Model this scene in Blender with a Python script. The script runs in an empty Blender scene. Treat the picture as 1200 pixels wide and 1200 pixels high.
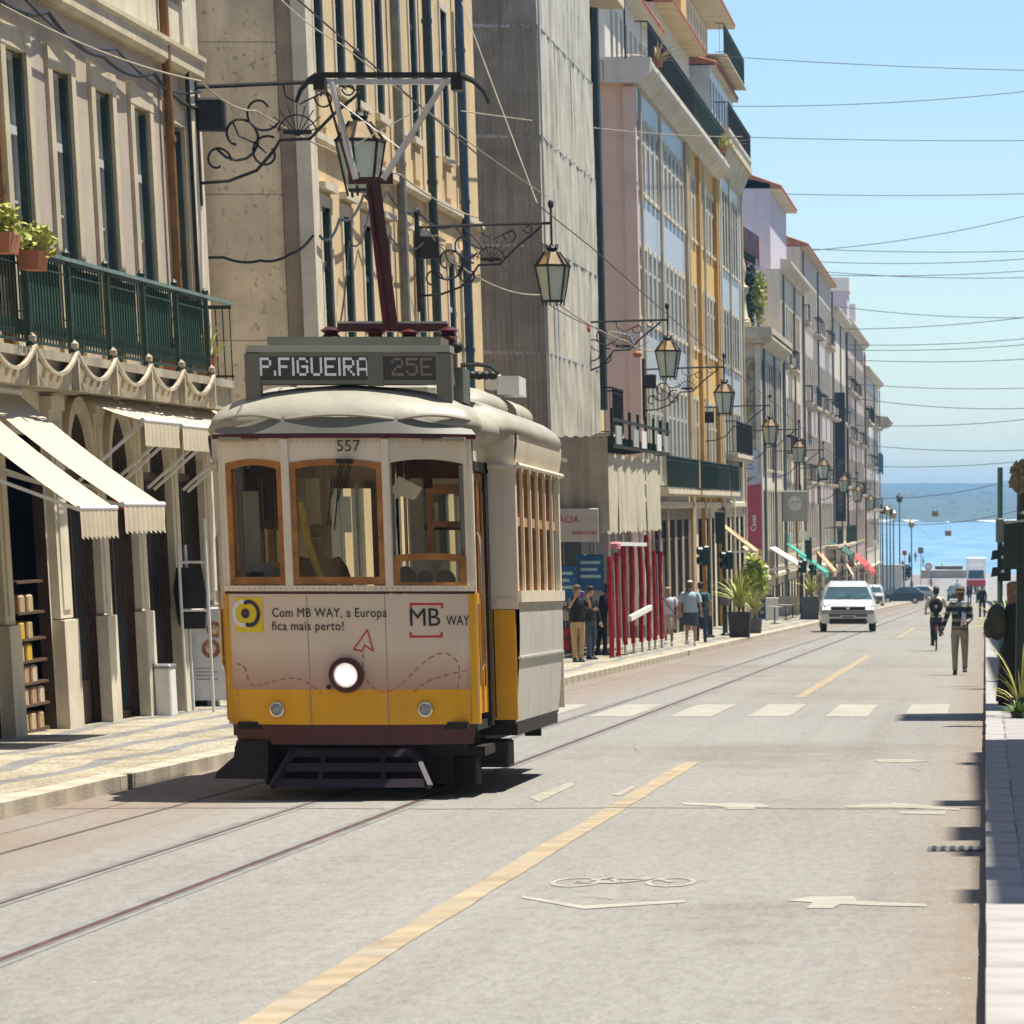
import bpy, math, random
from mathutils import Vector, Matrix
random.seed(7)
C = bpy.context.scene.collection
R = math.radians
scn = bpy.context.scene
# ---------------- camera ----------------
F = 5000.0; PITCH = R(16.0); FL = F*math.cos(PITCH); HZ = 592.0; VX = 1155.0
CY = HZ + FL*math.tan(PITCH); CAMZ = 1.81; SL = 0.01807
cam = bpy.data.cameras.new('camera'); camo = bpy.data.objects.new('camera', cam); C.objects.link(camo)
camo.location = (0, 0, CAMZ); camo.rotation_euler = (R(90)-PITCH, 0, 0)
cam.sensor_width = 36; cam.sensor_fit = 'HORIZONTAL'; cam.lens = FL/1200*36
cam.shift_x = (600-VX)/1200; cam.shift_y = (CY-600)/1200
cam.clip_start = 0.5; cam.clip_end = 12000
scn.camera = camo
cam.dof.use_dof = True; cam.dof.focus_distance = 38.0; cam.dof.aperture_fstop = 11.0
# ---------------- sky and sun ----------------
SUN = Vector((0.31, 0.15, 1.0)).normalized()
w = bpy.data.worlds.new('World'); scn.world = w; w.use_nodes = True
nt = w.node_tree; nt.nodes.clear()
sky = nt.nodes.new('ShaderNodeTexSky'); sky.sky_type = 'NISHITA'; sky.sun_disc = False
sky.sun_elevation = math.asin(SUN.z); sky.sun_rotation = math.atan2(SUN.x, SUN.y)
sky.altitude = 0; sky.air_density = 1.0; sky.dust_density = 0.15; sky.ozone_density = 3.0
bg = nt.nodes.new('ShaderNodeBackground'); bg.inputs[1].default_value = 0.085
ou = nt.nodes.new('ShaderNodeOutputWorld')
tm = nt.nodes.new('ShaderNodeMix'); tm.data_type = 'RGBA'; tm.blend_type = 'MULTIPLY'; tm.inputs['Factor'].default_value = 1.0
tm.inputs['B'].default_value = (.88, .98, 1.07, 1)
nt.links.new(sky.outputs[0], tm.inputs['A']); nt.links.new(tm.outputs['Result'], bg.inputs[0]); nt.links.new(bg.outputs[0], ou.inputs[0])
sl = bpy.data.lights.new('sun', 'SUN'); sl.energy = 5.0; sl.angle = R(0.5); sl.color = (1.0, 0.945, 0.84)
so = bpy.data.objects.new('sun', sl); C.objects.link(so)
so.rotation_euler = SUN.to_track_quat('Z', 'Y').to_euler(); so.location = (20, 20, 60)
scn.view_settings.view_transform = 'Standard'; scn.view_settings.look = 'None'
scn.view_settings.exposure = 0.78; scn.view_settings.gamma = 1.0; scn.view_settings.use_curve_mapping = False
scn.cycles.max_bounces = 6; scn.cycles.transparent_max_bounces = 12

# ---------------- picture -> place helpers (measured once from the photograph) ----------------
cp, sp = math.cos(PITCH), math.sin(PITCH)
def _m(py):
    t = (CY-py)/FL
    return (t*cp-sp)/(cp+t*sp)
def wy(px, py, Y):                      # point at distance Y
    m = _m(py); Z = Y*m; d = Y*cp-Z*sp
    return Vector(((px-VX)/FL*d, Y, Z+CAMZ))
def wx(px, py, X):                      # point on the plane x = X
    m = _m(py); Y = X*FL/((px-VX)*(cp-m*sp))
    return Vector((X, Y, Y*m+CAMZ))
def rz(Y):                              # height of the road
    if Y < 440: return -SL*Y
    return -SL*440 - 0.3*min(1, (Y-440)/60)
def wg(px, py, h=0.0):                  # point on the road (h above it)
    m = _m(py); Y = (h-CAMZ)/(m+SL)
    return wy(px, py, Y)
def FY(px, X=-11.2): return X*F/(px-VX)

# ---------------- mesh builder ----------------
class MB:
    def __init__(s): s.v = []; s.f = []; s.mi = []; s.m = 0; s.T = None
    def add(s, vs, fs):
        b = len(s.v)
        for p in vs:
            p = Vector(p)
            if s.T is not None: p = s.T @ p
            s.v.append(tuple(p))
        for f in fs: s.f.append(tuple(b+i for i in f)); s.mi.append(s.m)
        return s
    def box(s, x0, x1, y0, y1, z0, z1):
        return s.add([(x0,y0,z0),(x1,y0,z0),(x1,y1,z0),(x0,y1,z0),(x0,y0,z1),(x1,y0,z1),(x1,y1,z1),(x0,y1,z1)],
            [(0,3,2,1),(4,5,6,7),(0,1,5,4),(1,2,6,5),(2,3,7,6),(3,0,4,7)])
    def cbox(s, x0, x1, y0, y1, z0, z1, b=0.01):      # box with chamfered vertical and top edges
        def ring(a, z): return [(x0+a,y0,z),(x1-a,y0,z),(x1,y0+a,z),(x1,y1-a,z),(x1-a,y1,z),(x0+a,y1,z),(x0,y1-a,z),(x0,y0+a,z)]
        def shr(r, d):
            cx=(x0+x1)/2; cy=(y0+y1)/2; kx=1-2*d/max(x1-x0,1e-6); ky=1-2*d/max(y1-y0,1e-6)
            return [(cx+(p[0]-cx)*kx, cy+(p[1]-cy)*ky, p[2]) for p in r]
        rs = [shr(ring(b,z0),0), ring(b,z1-b), shr(ring(b,z1),b)]
        vs = [p for r in rs for p in r]; fs = [tuple(reversed(range(8))), tuple(range(16,24))]
        for k in range(2):
            for i in range(8):
                j=(i+1)%8; fs.append((k*8+i,k*8+j,k*8+8+j,k*8+8+i))
        return s.add(vs, fs)
    def hexa(s, p):                       # 8 points, bottom ring then top ring
        return s.add(p, [(0,3,2,1),(4,5,6,7),(0,1,5,4),(1,2,6,5),(2,3,7,6),(3,0,4,7)])
    def bar(s, a, b, w, h=None):          # square bar from a to b
        h = h or w; a = Vector(a); b = Vector(b); d = (b-a).normalized()
        u = d.cross(Vector((0,0,1)));
        if u.length < 1e-3: u = d.cross(Vector((0,1,0)))
        u.normalize(); v = u.cross(d).normalized()
        u *= w/2; v *= h/2
        return s.hexa([a-u-v,a+u-v,b+u-v,b-u-v,a-u+v,a+u+v,b+u+v,b-u+v])
    def tube(s, pts, r, n=6, cap=True):
        pts = [Vector(p) for p in pts]; rs = r if isinstance(r,(list,tuple)) else [r]*len(pts)
        vs = []; fs = []; up = None
        for i,p in enumerate(pts):
            d = (pts[min(i+1,len(pts)-1)]-pts[max(i-1,0)])
            d = d.normalized() if d.length>1e-9 else Vector((0,0,1))
            if up is None:
                up = d.cross(Vector((0,0,1)))
                if up.length<1e-2: up = d.cross(Vector((0,1,0)))
                up.normalize()
            else:
                up = up - d*up.dot(d)
                if up.length<1e-4: up = d.orthogonal()
                up.normalize()
            w2 = d.cross(up)
            for k in range(n):
                a = 2*math.pi*k/n; vs.append(p+up*(math.cos(a)*rs[i])+w2*(math.sin(a)*rs[i]))
        for i in range(len(pts)-1):
            for k in range(n):
                j=(k+1)%n; fs.append((i*n+k,i*n+j,(i+1)*n+j,(i+1)*n+k))
        if cap: fs.append(tuple(reversed(range(n)))); fs.append(tuple(range((len(pts)-1)*n,len(pts)*n)))
        return s.add(vs, fs)
    def lathe(s, prof, c=(0,0,0), n=12, axis='z', sc=(1,1), cap=True, a0=0.0):
        vs = []; fs = []
        for (r, z) in prof:
            for k in range(n):
                a = a0+2*math.pi*k/n; x=r*math.cos(a)*sc[0]; y=r*math.sin(a)*sc[1]
                if axis=='z': q=(x,y,z)
                elif axis=='y': q=(x,z,y)
                else: q=(z,x,y)
                vs.append((q[0]+c[0],q[1]+c[1],q[2]+c[2]))
        for i in range(len(prof)-1):
            for k in range(n):
                j=(k+1)%n; fs.append((i*n+k,i*n+j,(i+1)*n+j,(i+1)*n+k))
        if cap: fs.append(tuple(reversed(range(n)))); fs.append(tuple(range((len(prof)-1)*n,len(prof)*n)))
        return s.add(vs, fs)
    def prism(s, poly, d0, d1, ax='y'):    # polygon extruded along an axis; poly in the two other axes
        def P(a,b,d): return {'y':(a,d,b),'x':(d,a,b),'z':(a,b,d)}[ax]
        n=len(poly); vs=[P(a,b,d0) for a,b in poly]+[P(a,b,d1) for a,b in poly]
        fs=[tuple(range(n)), tuple(reversed(range(n,2*n)))]
        for i in range(n):
            j=(i+1)%n; fs.append((i,i+n,j+n,j))
        return s.add(vs, fs)
    def loft(s, rings, cap=True, closed=True):
        n=len(rings[0]); vs=[p for r in rings for p in r]; fs=[]
        for i in range(len(rings)-1):
            for k in range(n if closed else n-1):
                j=(k+1)%n; fs.append((i*n+k,i*n+j,(i+1)*n+j,(i+1)*n+k))
        if cap and closed: fs.append(tuple(reversed(range(n)))); fs.append(tuple(range((len(rings)-1)*n,len(rings)*n)))
        return s.add(vs, fs)
    def grid(s, fn, nu, nv):
        vs=[fn(i/nu,j/nv) for j in range(nv+1) for i in range(nu+1)]
        return s.add(vs,[(j*(nu+1)+i,j*(nu+1)+i+1,(j+1)*(nu+1)+i+1,(j+1)*(nu+1)+i) for j in range(nv) for i in range(nu)])
    def ball(s, c, r, n=10, m=7):
        r = r if isinstance(r,(tuple,list)) else (r,r,r)
        vs=[]; fs=[]
        for i in range(m+1):
            t=math.pi*i/m
            for k in range(n):
                a=2*math.pi*k/n; vs.append((c[0]+r[0]*math.sin(t)*math.cos(a), c[1]+r[1]*math.sin(t)*math.sin(a), c[2]-r[2]*math.cos(t)))
        for i in range(m):
            for k in range(n):
                j=(k+1)%n; fs.append((i*n+k,i*n+j,(i+1)*n+j,(i+1)*n+k))
        return s.add(vs,fs)
    def mesh(s, name, mats, smooth=False):
        me=bpy.data.meshes.new(name); me.from_pydata(s.v,[],s.f)
        for m in (mats if isinstance(mats,(list,tuple)) else [mats]): me.materials.append(m)
        if any(s.mi): me.polygons.foreach_set('material_index', s.mi)
        if smooth:
            me.polygons.foreach_set('use_smooth',[True]*len(me.polygons))
            try: me.set_sharp_from_angle(angle=R(smooth if smooth>1 else 40))
            except Exception: pass
        me.update(); return me
    def build(s, name, mats, parent=None, smooth=False, loc=None, rot=None):
        return put(name, s.mesh(name,mats,smooth), parent, loc, rot)
def put(name, me, parent=None, loc=None, rot=None):
    o=bpy.data.objects.new(name, me); C.objects.link(o)
    if parent is not None: o.parent=parent
    if loc is not None: o.location=loc
    if rot is not None: o.rotation_euler=rot
    return o
def tag(o, label=None, cat=None, group=None, kind=None):
    if label: o['label']=label
    if cat: o['category']=cat
    if group: o['group']=group
    if kind: o['kind']=kind
    return o
def thing(name, label, cat, loc=(0,0,0), rotz=0, group=None):
    o=bpy.data.objects.new(name,None); o.empty_display_size=.2; C.objects.link(o)
    o.location=loc; o.rotation_euler=(0,0,rotz)
    return tag(o,label,cat,group)
def copy_tree(o, parent=None):
    kids=list(o.children); c=o.copy(); C.objects.link(c); c.parent=parent
    for ch in kids: copy_tree(ch,c)
    return c
def clone(root, loc, rotz=None, label=None, sc=None):
    c=copy_tree(root); c.location=loc
    if rotz is not None: c.rotation_euler=(0,0,rotz)
    if label: c['label']=label
    if sc: c.scale=(sc,sc,sc)
    return c
_fontcache={}
def text_mesh(txt, size, ext=0.004, spacing=1.0, bold=0.0, align='CENTER'):
    k=(txt,size,ext,spacing,bold,align)
    if k in _fontcache: return _fontcache[k]
    cu=bpy.data.curves.new('txt','FONT'); cu.body=txt; cu.size=size; cu.extrude=ext; cu.space_character=spacing
    cu.offset=bold; cu.align_x=align; cu.align_y='CENTER'; cu.resolution_u=3
    o=bpy.data.objects.new('txt',cu); C.objects.link(o)
    bpy.context.view_layer.update()
    dg=bpy.context.evaluated_depsgraph_get()
    me=bpy.data.meshes.new_from_object(o.evaluated_get(dg))
    bpy.data.objects.remove(o); _fontcache[k]=me
    return me
def text(name, txt, size, mat, parent, loc, rot=(R(90),0,0), **kw):
    me=text_mesh(txt,size,**kw).copy(); me.name=name; me.materials.clear(); me.materials.append(mat)
    return put(name,me,parent,loc,rot)

# ---------------- materials ----------------
def mat(name, col, rough=.8, var=.15, scale=3.0, bump=.0, bscale=30, metal=0, spec=.4, dirt=0, dcol=(.08,.07,.055), streak=0, coords='Object', pits=0, col2=None, coat=0, mid=.5):
    m=bpy.data.materials.new(name); m.use_nodes=True; nt=m.node_tree; N=nt.nodes; L=nt.links
    b=N['Principled BSDF']; b.inputs['Roughness'].default_value=rough; b.inputs['Metallic'].default_value=metal
    b.inputs['Specular IOR Level'].default_value=spec
    if coat: b.inputs['Coat Weight'].default_value=coat; b.inputs['Coat Roughness'].default_value=.08
    tc=N.new('ShaderNodeTexCoord'); src=tc.outputs[coords]
    if coords=='World':
        pass
    def noise(sc, det=4, vec=src, ro=.55):
        n=N.new('ShaderNodeTexNoise'); n.inputs['Scale'].default_value=sc; n.inputs['Detail'].default_value=det
        n.inputs['Roughness'].default_value=ro; L.new(vec,n.inputs['Vector']); return n.outputs['Fac']
    def ramp(fac,a,b_,c0,c1):
        r=N.new('ShaderNodeValToRGB'); r.color_ramp.elements[0].position=a; r.color_ramp.elements[1].position=b_
        r.color_ramp.elements[0].color=(*c0,1); r.color_ramp.elements[1].color=(*c1,1); L.new(fac,r.inputs[0]); return r.outputs[0]
    c2=col2 or tuple(max(0,x*(1-var)) for x in col); c1=tuple(min(1,x*(1+var*.4)) for x in col) if not col2 else col
    out=ramp(noise(scale,5),mid-.17,mid+.17,c2,c1)
    def mix(fac,a,b2,f=1.0):
        x=N.new('ShaderNodeMix'); x.data_type='RGBA'
        mu=N.new('ShaderNodeMath'); mu.operation='MULTIPLY'; mu.inputs[1].default_value=f; L.new(fac,mu.inputs[0])
        L.new(mu.outputs[0],x.inputs['Factor']); L.new(a,x.inputs['A'])
        if isinstance(b2,tuple): x.inputs['B'].default_value=(*b2,1)
        else: L.new(b2,x.inputs['B'])
        return x.outputs['Result']
    if dirt:
        f=ramp(noise(scale*.37+.11,8,ro=.7),.5,.68,(0,0,0),(1,1,1)); out=mix(f,out,dcol,dirt)
    if streak:
        mp=N.new('ShaderNodeMapping'); mp.inputs['Scale'].default_value=(2.2,2.2,.12); L.new(src,mp.inputs[0])
        f=ramp(noise(1.6,6,mp.outputs[0],.65),.48,.72,(0,0,0),(1,1,1)); out=mix(f,out,dcol,streak)
    if pits:
        f=ramp(noise(pits,3,ro=.5),.62,.70,(0,0,0),(1,1,1)); out=mix(f,out,tuple(x*.45 for x in col),.75)
    L.new(out,b.inputs['Base Color'])
    if bump:
        bn=N.new('ShaderNodeBump'); bn.inputs['Strength'].default_value=bump; bn.inputs['Distance'].default_value=.02
        L.new(noise(bscale,5),bn.inputs['Height']); L.new(bn.outputs[0],b.inputs['Normal'])
    m.diffuse_color=(*col,1); return m
def glassy(name, col, rough=.05, spec=.9, var=.5, scale=.9):
    return mat(name,col,rough=rough,spec=spec,var=var,scale=scale,bump=.05,bscale=3)
def clear_glass(name, tint=(.8,.85,.84), gl=.12):
    m=bpy.data.materials.new(name); m.use_nodes=True; nt=m.node_tree; N=nt.nodes; L=nt.links; N.clear()
    o=N.new('ShaderNodeOutputMaterial'); mx=N.new('ShaderNodeMixShader'); t=N.new('ShaderNodeBsdfTransparent'); g=N.new('ShaderNodeBsdfGlossy')
    t.inputs[0].default_value=(*tint,1); g.inputs['Roughness'].default_value=.03
    lw=N.new('ShaderNodeFresnel'); lw.inputs[0].default_value=1.5
    ad=N.new('ShaderNodeMath'); ad.operation='ADD'; ad.inputs[1].default_value=gl; L.new(lw.outputs[0],ad.inputs[0])
    L.new(ad.outputs[0],mx.inputs[0]); L.new(t.outputs[0],mx.inputs[1]); L.new(g.outputs[0],mx.inputs[2]); L.new(mx.outputs[0],o.inputs[0])
    return m
def emis(name,col,st):
    m=mat(name,col,var=0); b=m.node_tree.nodes['Principled BSDF']; b.inputs['Emission Color'].default_value=(*col,1); b.inputs['Emission Strength'].default_value=st; return m
M={}
M['iron']=mat('black_iron',(.025,.026,.025),.55,.3,8,metal=.3)
M['irong']=mat('green_iron',(.018,.048,.036),.5,.35,8,dirt=.3)
M['greendk']=mat('dark_green_paint',(.012,.028,.022),.4,.3,4)
M['stone']=mat('lime_stone',(.58,.49,.33),.9,.22,1.4,.35,25,dirt=.35,dcol=(.2,.17,.12),streak=.35)
M['stone2']=mat('pitted_stone',(.82,.64,.40),pits=9,rough=.92,var=.2,scale=1.1,bump=.6,bscale=18,dirt=.45,dcol=(.27,.21,.14),streak=.3)
M['stonew']=mat('pale_stone',(.65,.575,.43),.9,.18,1.4,.3,25,dirt=.25,dcol=(.25,.22,.17),streak=.3)
M['pinkwall']=mat('mauve_plaster',(.50,.41,.315),.92,.16,.9,.25,22,dirt=.4,dcol=(.30,.25,.22),streak=.45)
M['beige']=mat('ochre_plaster',(.68,.51,.27),.92,.16,.7,.25,22,dirt=.25,dcol=(.32,.25,.16),streak=.4)
M['glass']=glassy('window_glass',(.05,.065,.07))
M['glassb']=glassy('window_glass_curtain',(.22,.24,.23),rough=.12,var=.7,scale=1.7)
M['frame']=mat('window_frame_cream',(.55,.56,.52),.5,.15,3)
M['frameg']=mat('window_frame_green',(.028,.055,.05),.5,.2,3)
M['frameb']=mat('window_frame_brown',(.09,.05,.03),.5,.2,3)
M['white']=mat('white_paint',(.74,.73,.69),.5,.08,3)
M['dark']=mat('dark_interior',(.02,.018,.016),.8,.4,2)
M['brownpipe']=mat('brown_pipe',(.22,.105,.03),.5,.3,3)
M['steel']=mat('steel',(.45,.45,.46),.35,.2,5,metal=.8)
M['alu']=mat('aluminium',(.62,.62,.60),.4,.1,5,metal=.5)
M['canvas']=mat('cream_canvas',(.56,.48,.34),.85,.08,2,.15,60,dirt=.12,dcol=(.4,.34,.24))
M['skin']=mat('skin',(.42,.25,.17),.55,.1,8); M['skind']=mat('dark_skin',(.16,.085,.05),.55,.1,8)
M['hair']=mat('dark_hair',(.03,.02,.015),.5,.3,20); M['hairb']=mat('brown_hair',(.16,.09,.05),.5,.3,20)
M['rubber']=mat('rubber',(.02,.02,.02),.7,.3,10)
M['wstone']=mat('weathered_stone',(.40,.34,.25),.92,.3,2.2,.4,25,dirt=.6,dcol=(.13,.11,.08),streak=.5)
M['leaf']=mat('leaf_green',(.12,.2,.03),.5,.4,6); M['leafy']=mat('leaf_yellow_green',(.36,.38,.07),.5,.3,6)
M['terra']=mat('terracotta',(.42,.16,.08),.85,.2,6)
M['roof']=mat('roof_tile',(.42,.17,.09),.85,.4,3)
M['red']=mat('red_cloth',(.36,.008,.02),.75,.4,9,.4,30)
M['wood']=mat('varnished_wood',(.38,.155,.03),.35,.4,6,spec=.5)
M['maroon']=mat('maroon_paint',(.07,.012,.016),.35,.3,6,dirt=.3,dcol=(.02,.01,.01))
HAZE=0.0002
# ================= ground, street, water, far shore =================
def sheet(name, x0,x1,y0,y1,h,m,parent=None,kind=None,ny=1,thick=0):
    b=MB(); ys=[y0+(y1-y0)*i/ny for i in range(ny+1)]
    if y0<440<y1: ys=sorted(set(ys+[440,500]))
    vs=[];fs=[]
    for y in ys: vs+= [(x0,y,rz(y)+h),(x1,y,rz(y)+h)]
    for i in range(len(ys)-1): fs.append((2*i,2*i+1,2*i+3,2*i+2))
    b.add(vs,fs)
    if thick:
        for xx,fl in ((x0,1),(x1,0)):
            vs=[];fs=[]
            for y in ys: vs+=[(xx,y,rz(y)+h),(xx,y,rz(y)+h-thick)]
            for i in range(len(ys)-1): fs.append((2*i,2*i+1,2*i+3,2*i+2))
            b.add(vs,fs)
        for yy in (y0,y1): b.add([(x0,yy,rz(yy)+h),(x1,yy,rz(yy)+h),(x1,yy,rz(yy)+h-thick),(x0,yy,rz(yy)+h-thick)],[(0,1,2,3)])
    o=b.build(name,m,parent)
    if kind: o['kind']=kind
    return o
def asphalt():
    m=bpy.data.materials.new('worn_asphalt'); m.use_nodes=True; nt=m.node_tree; N=nt.nodes; L=nt.links; b=N['Principled BSDF']
    b.inputs['Roughness'].default_value=.88; b.inputs['Specular IOR Level'].default_value=.3
    tc=N.new('ShaderNodeTexCoord'); s=tc.outputs['Object']
    mp=N.new('ShaderNodeMapping'); mp.inputs['Scale'].default_value=(1,.28,1); L.new(s,mp.inputs[0])
    def noise(sc,det,v,ro=.6):
        n=N.new('ShaderNodeTexNoise'); n.inputs['Scale'].default_value=sc; n.inputs['Detail'].default_value=det; n.inputs['Roughness'].default_value=ro; L.new(v,n.inputs['Vector']); return n.outputs['Fac']
    def ramp(f,els):
        r=N.new('ShaderNodeValToRGB'); e=r.color_ramp.elements
        while len(e)<len(els): e.new(.5)
        for x,(p,c) in zip(e,els): x.position=p; x.color=(*c,1)
        L.new(f,r.inputs[0]); return r.outputs[0]
    def mul(a,c,bl='MULTIPLY',f=1.0):
        x=N.new('ShaderNodeMix'); x.data_type='RGBA'; x.blend_type=bl; x.inputs['Factor'].default_value=f; L.new(a,x.inputs['A']); L.new(c,x.inputs['B']); return x.outputs['Result']
    base=ramp(noise(.35,6,mp.outputs[0]),[(.3,(.226,.216,.197)),(.5,(.248,.239,.22)),(.7,(.266,.256,.237))])
    spk=ramp(noise(55,2,s,.8),[(.3,(.45,.45,.46)),(.48,(.95,.95,.95)),(.62,(1.05,1.04,1.0)),(.78,(1.5,1.48,1.4))])
    sp2=ramp(noise(14,5,mp.outputs[0],.85),[(.3,(.75,.74,.73)),(.55,(1.04,1.04,1.04)),(.8,(1.15,1.14,1.1))])
    mp2=N.new('ShaderNodeMapping'); mp2.inputs['Scale'].default_value=(2.6,.03,1); L.new(s,mp2.inputs[0])
    trk=ramp(noise(1.0,5,mp2.outputs[0],.6),[(.32,(.93,.92,.91)),(.5,(1,1,1)),(.7,(1.03,1.03,1.02))])
    st=ramp(noise(.12,9,s,.75),[(.36,(.84,.82,.79)),(.44,(1,1,1)),(1,(1.03,1.03,1.03))])
    out=mul(mul(mul(mul(base,spk,f=.75),sp2),trk),st)
    # brown grit gathered along the right kerb
    sx=N.new('ShaderNodeSeparateXYZ'); L.new(s,sx.inputs[0])
    e=N.new('ShaderNodeMapRange'); e.inputs[1].default_value=-.75; e.inputs[2].default_value=.0; L.new(sx.outputs[0],e.inputs[0])
    mm=N.new('ShaderNodeMath'); mm.operation='MULTIPLY'; L.new(e.outputs[0],mm.inputs[0]); L.new(noise(3,6,s,.7),mm.inputs[1])
    x=N.new('ShaderNodeMix'); x.data_type='RGBA'; L.new(mm.outputs[0],x.inputs['Factor']); L.new(out,x.inputs['A']); x.inputs['B'].default_value=(.19,.13,.075,1)
    # rust tinted patches by the left rail
    e2=N.new('ShaderNodeMapRange'); e2.inputs[1].default_value=-5.9; e2.inputs[2].default_value=-6.9; L.new(sx.outputs[0],e2.inputs[0])
    m2=N.new('ShaderNodeMath'); m2.operation='MULTIPLY'; L.new(e2.outputs[0],m2.inputs[0]); L.new(noise(.5,5,s,.6),m2.inputs[1])
    y=N.new('ShaderNodeMix'); y.data_type='RGBA'; L.new(m2.outputs[0],y.inputs['Factor']); L.new(x.outputs['Result'],y.inputs['A']); y.inputs['B'].default_value=(.20,.14,.10,1)
    L.new(y.outputs['Result'],b.inputs['Base Color'])
    bn=N.new('ShaderNodeBump'); bn.inputs['Strength'].default_value=.5; bn.inputs['Distance'].default_value=.006; L.new(noise(90,3,s,.7),bn.inputs['Height']); L.new(bn.outputs[0],b.inputs['Normal'])
    return m
def calcada(name, wavy=True, base=(.50,.45,.33), dk=(.23,.23,.23)):
    m=bpy.data.materials.new(name); m.use_nodes=True; nt=m.node_tree; N=nt.nodes; L=nt.links; b=N['Principled BSDF']
    b.inputs['Roughness'].default_value=.6
    tc=N.new('ShaderNodeTexCoord'); s=tc.outputs['Object']
    v=N.new('ShaderNodeTexVoronoi'); v.feature='DISTANCE_TO_EDGE'; v.inputs['Scale'].default_value=10; L.new(s,v.inputs['Vector'])
    vc=N.new('ShaderNodeTexVoronoi'); vc.inputs['Scale'].default_value=10; L.new(s,vc.inputs['Vector'])
    r=N.new('ShaderNodeMapRange'); r.inputs[1].default_value=.0; r.inputs[2].default_value=.07; L.new(v.outputs['Distance'],r.inputs[0])
    col=N.new('ShaderNodeMix'); col.data_type='RGBA'; L.new(vc.outputs['Color'],col.inputs['Factor'])
    col.inputs['A'].default_value=(*base,1); col.inputs['B'].default_value=(*[x*.72 for x in base],1)
    cur=col.outputs['Result']
    n=N.new('ShaderNodeTexNoise'); n.inputs['Scale'].default_value=.9; n.inputs['Detail'].default_value=4; L.new(s,n.inputs['Vector'])
    if wavy:
        wv=N.new('ShaderNodeTexWave'); wv.wave_type='BANDS'; wv.bands_direction='X'; wv.inputs['Scale'].default_value=.42; wv.inputs['Distortion'].default_value=3.5
        wv.inputs['Detail'].default_value=1.5; wv.inputs['Detail Scale'].default_value=.5; L.new(s,wv.inputs['Vector'])
        rr=N.new('ShaderNodeValToRGB'); rr.color_ramp.elements[0].position=.74; rr.color_ramp.elements[1].position=.84; L.new(wv.outputs['Fac'],rr.inputs[0])
        x=N.new('ShaderNodeMix'); x.data_type='RGBA'; L.new(rr.outputs[0],x.inputs['Factor']); L.new(cur,x.inputs['A']); x.inputs['B'].default_value=(*dk,1); cur=x.outputs['Result']
    g=N.new('ShaderNodeMix'); g.data_type='RGBA'; L.new(r.outputs[0],g.inputs['Factor']); g.inputs['A'].default_value=(.13,.11,.08,1); L.new(cur,g.inputs['B'])
    d=N.new('ShaderNodeValToRGB'); d.color_ramp.elements[0].position=.35; d.color_ramp.elements[0].color=(.7,.66,.6,1); d.color_ramp.elements[1].position=.6; L.new(n.outputs['Fac'],d.inputs[0])
    mu=N.new('ShaderNodeMix'); mu.data_type='RGBA'; mu.blend_type='MULTIPLY'; mu.inputs['Factor'].default_value=1; L.new(g.outputs['Result'],mu.inputs['A']); L.new(d.outputs[0],mu.inputs['B'])
    L.new(mu.outputs['Result'],b.inputs['Base Color'])
    bn=N.new('ShaderNodeBump'); bn.inputs['Strength'].default_value=.6; bn.inputs['Distance'].default_value=.01; L.new(r.outputs[0],bn.inputs['Height']); L.new(bn.outputs[0],b.inputs['Normal'])
    return m
M['asphalt']=asphalt(); M['calc']=calcada('calcada_pavement'); M['calcr']=calcada('calcada_plain',False,(.38,.355,.32))
M['kerb']=mat('kerb_limestone',(.47,.41,.32),.85,.3,1.7,.4,30,dirt=.4,dcol=(.22,.16,.11))
M['kerbr']=mat('kerb_limestone_pink',(.34,.325,.305),.85,.3,1.2,.3,30,dirt=.35,dcol=(.3,.22,.18))
M['ypaint']=mat('worn_yellow_paint',(.345,.275,.175),.8,.3,3,.2,60,dirt=.85,dcol=(.29,.265,.225))
M['wpaint']=mat('worn_cream_paint',(.34,.32,.265),.8,.2,3,.2,60,dirt=.9,dcol=(.30,.28,.24))
M['wpaint2']=mat('very_worn_paint',(.33,.305,.245),.8,.3,6,.2,60,dirt=.9,dcol=(.28,.26,.23))
M['tar']=mat('tar_seam',(.10,.088,.078),.8,.3,9)
M['groove']=mat('rail_groove',(.085,.045,.035),.85,.4,5)
M['railsteel']=mat('rail_steel',(.17,.15,.14),.7,.25,4)
road=sheet('road',-60,60,-20,640,0,M['asphalt'],kind='structure',ny=44)
lp=sheet('left_pavement',-14,-8.1,30,452,.13,M['calc'],kind='structure',ny=30,thick=.2)
rp=sheet('right_pavement',.22,9,8,640,.13,M['calcr'],kind='structure',ny=30,thick=.2)
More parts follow.
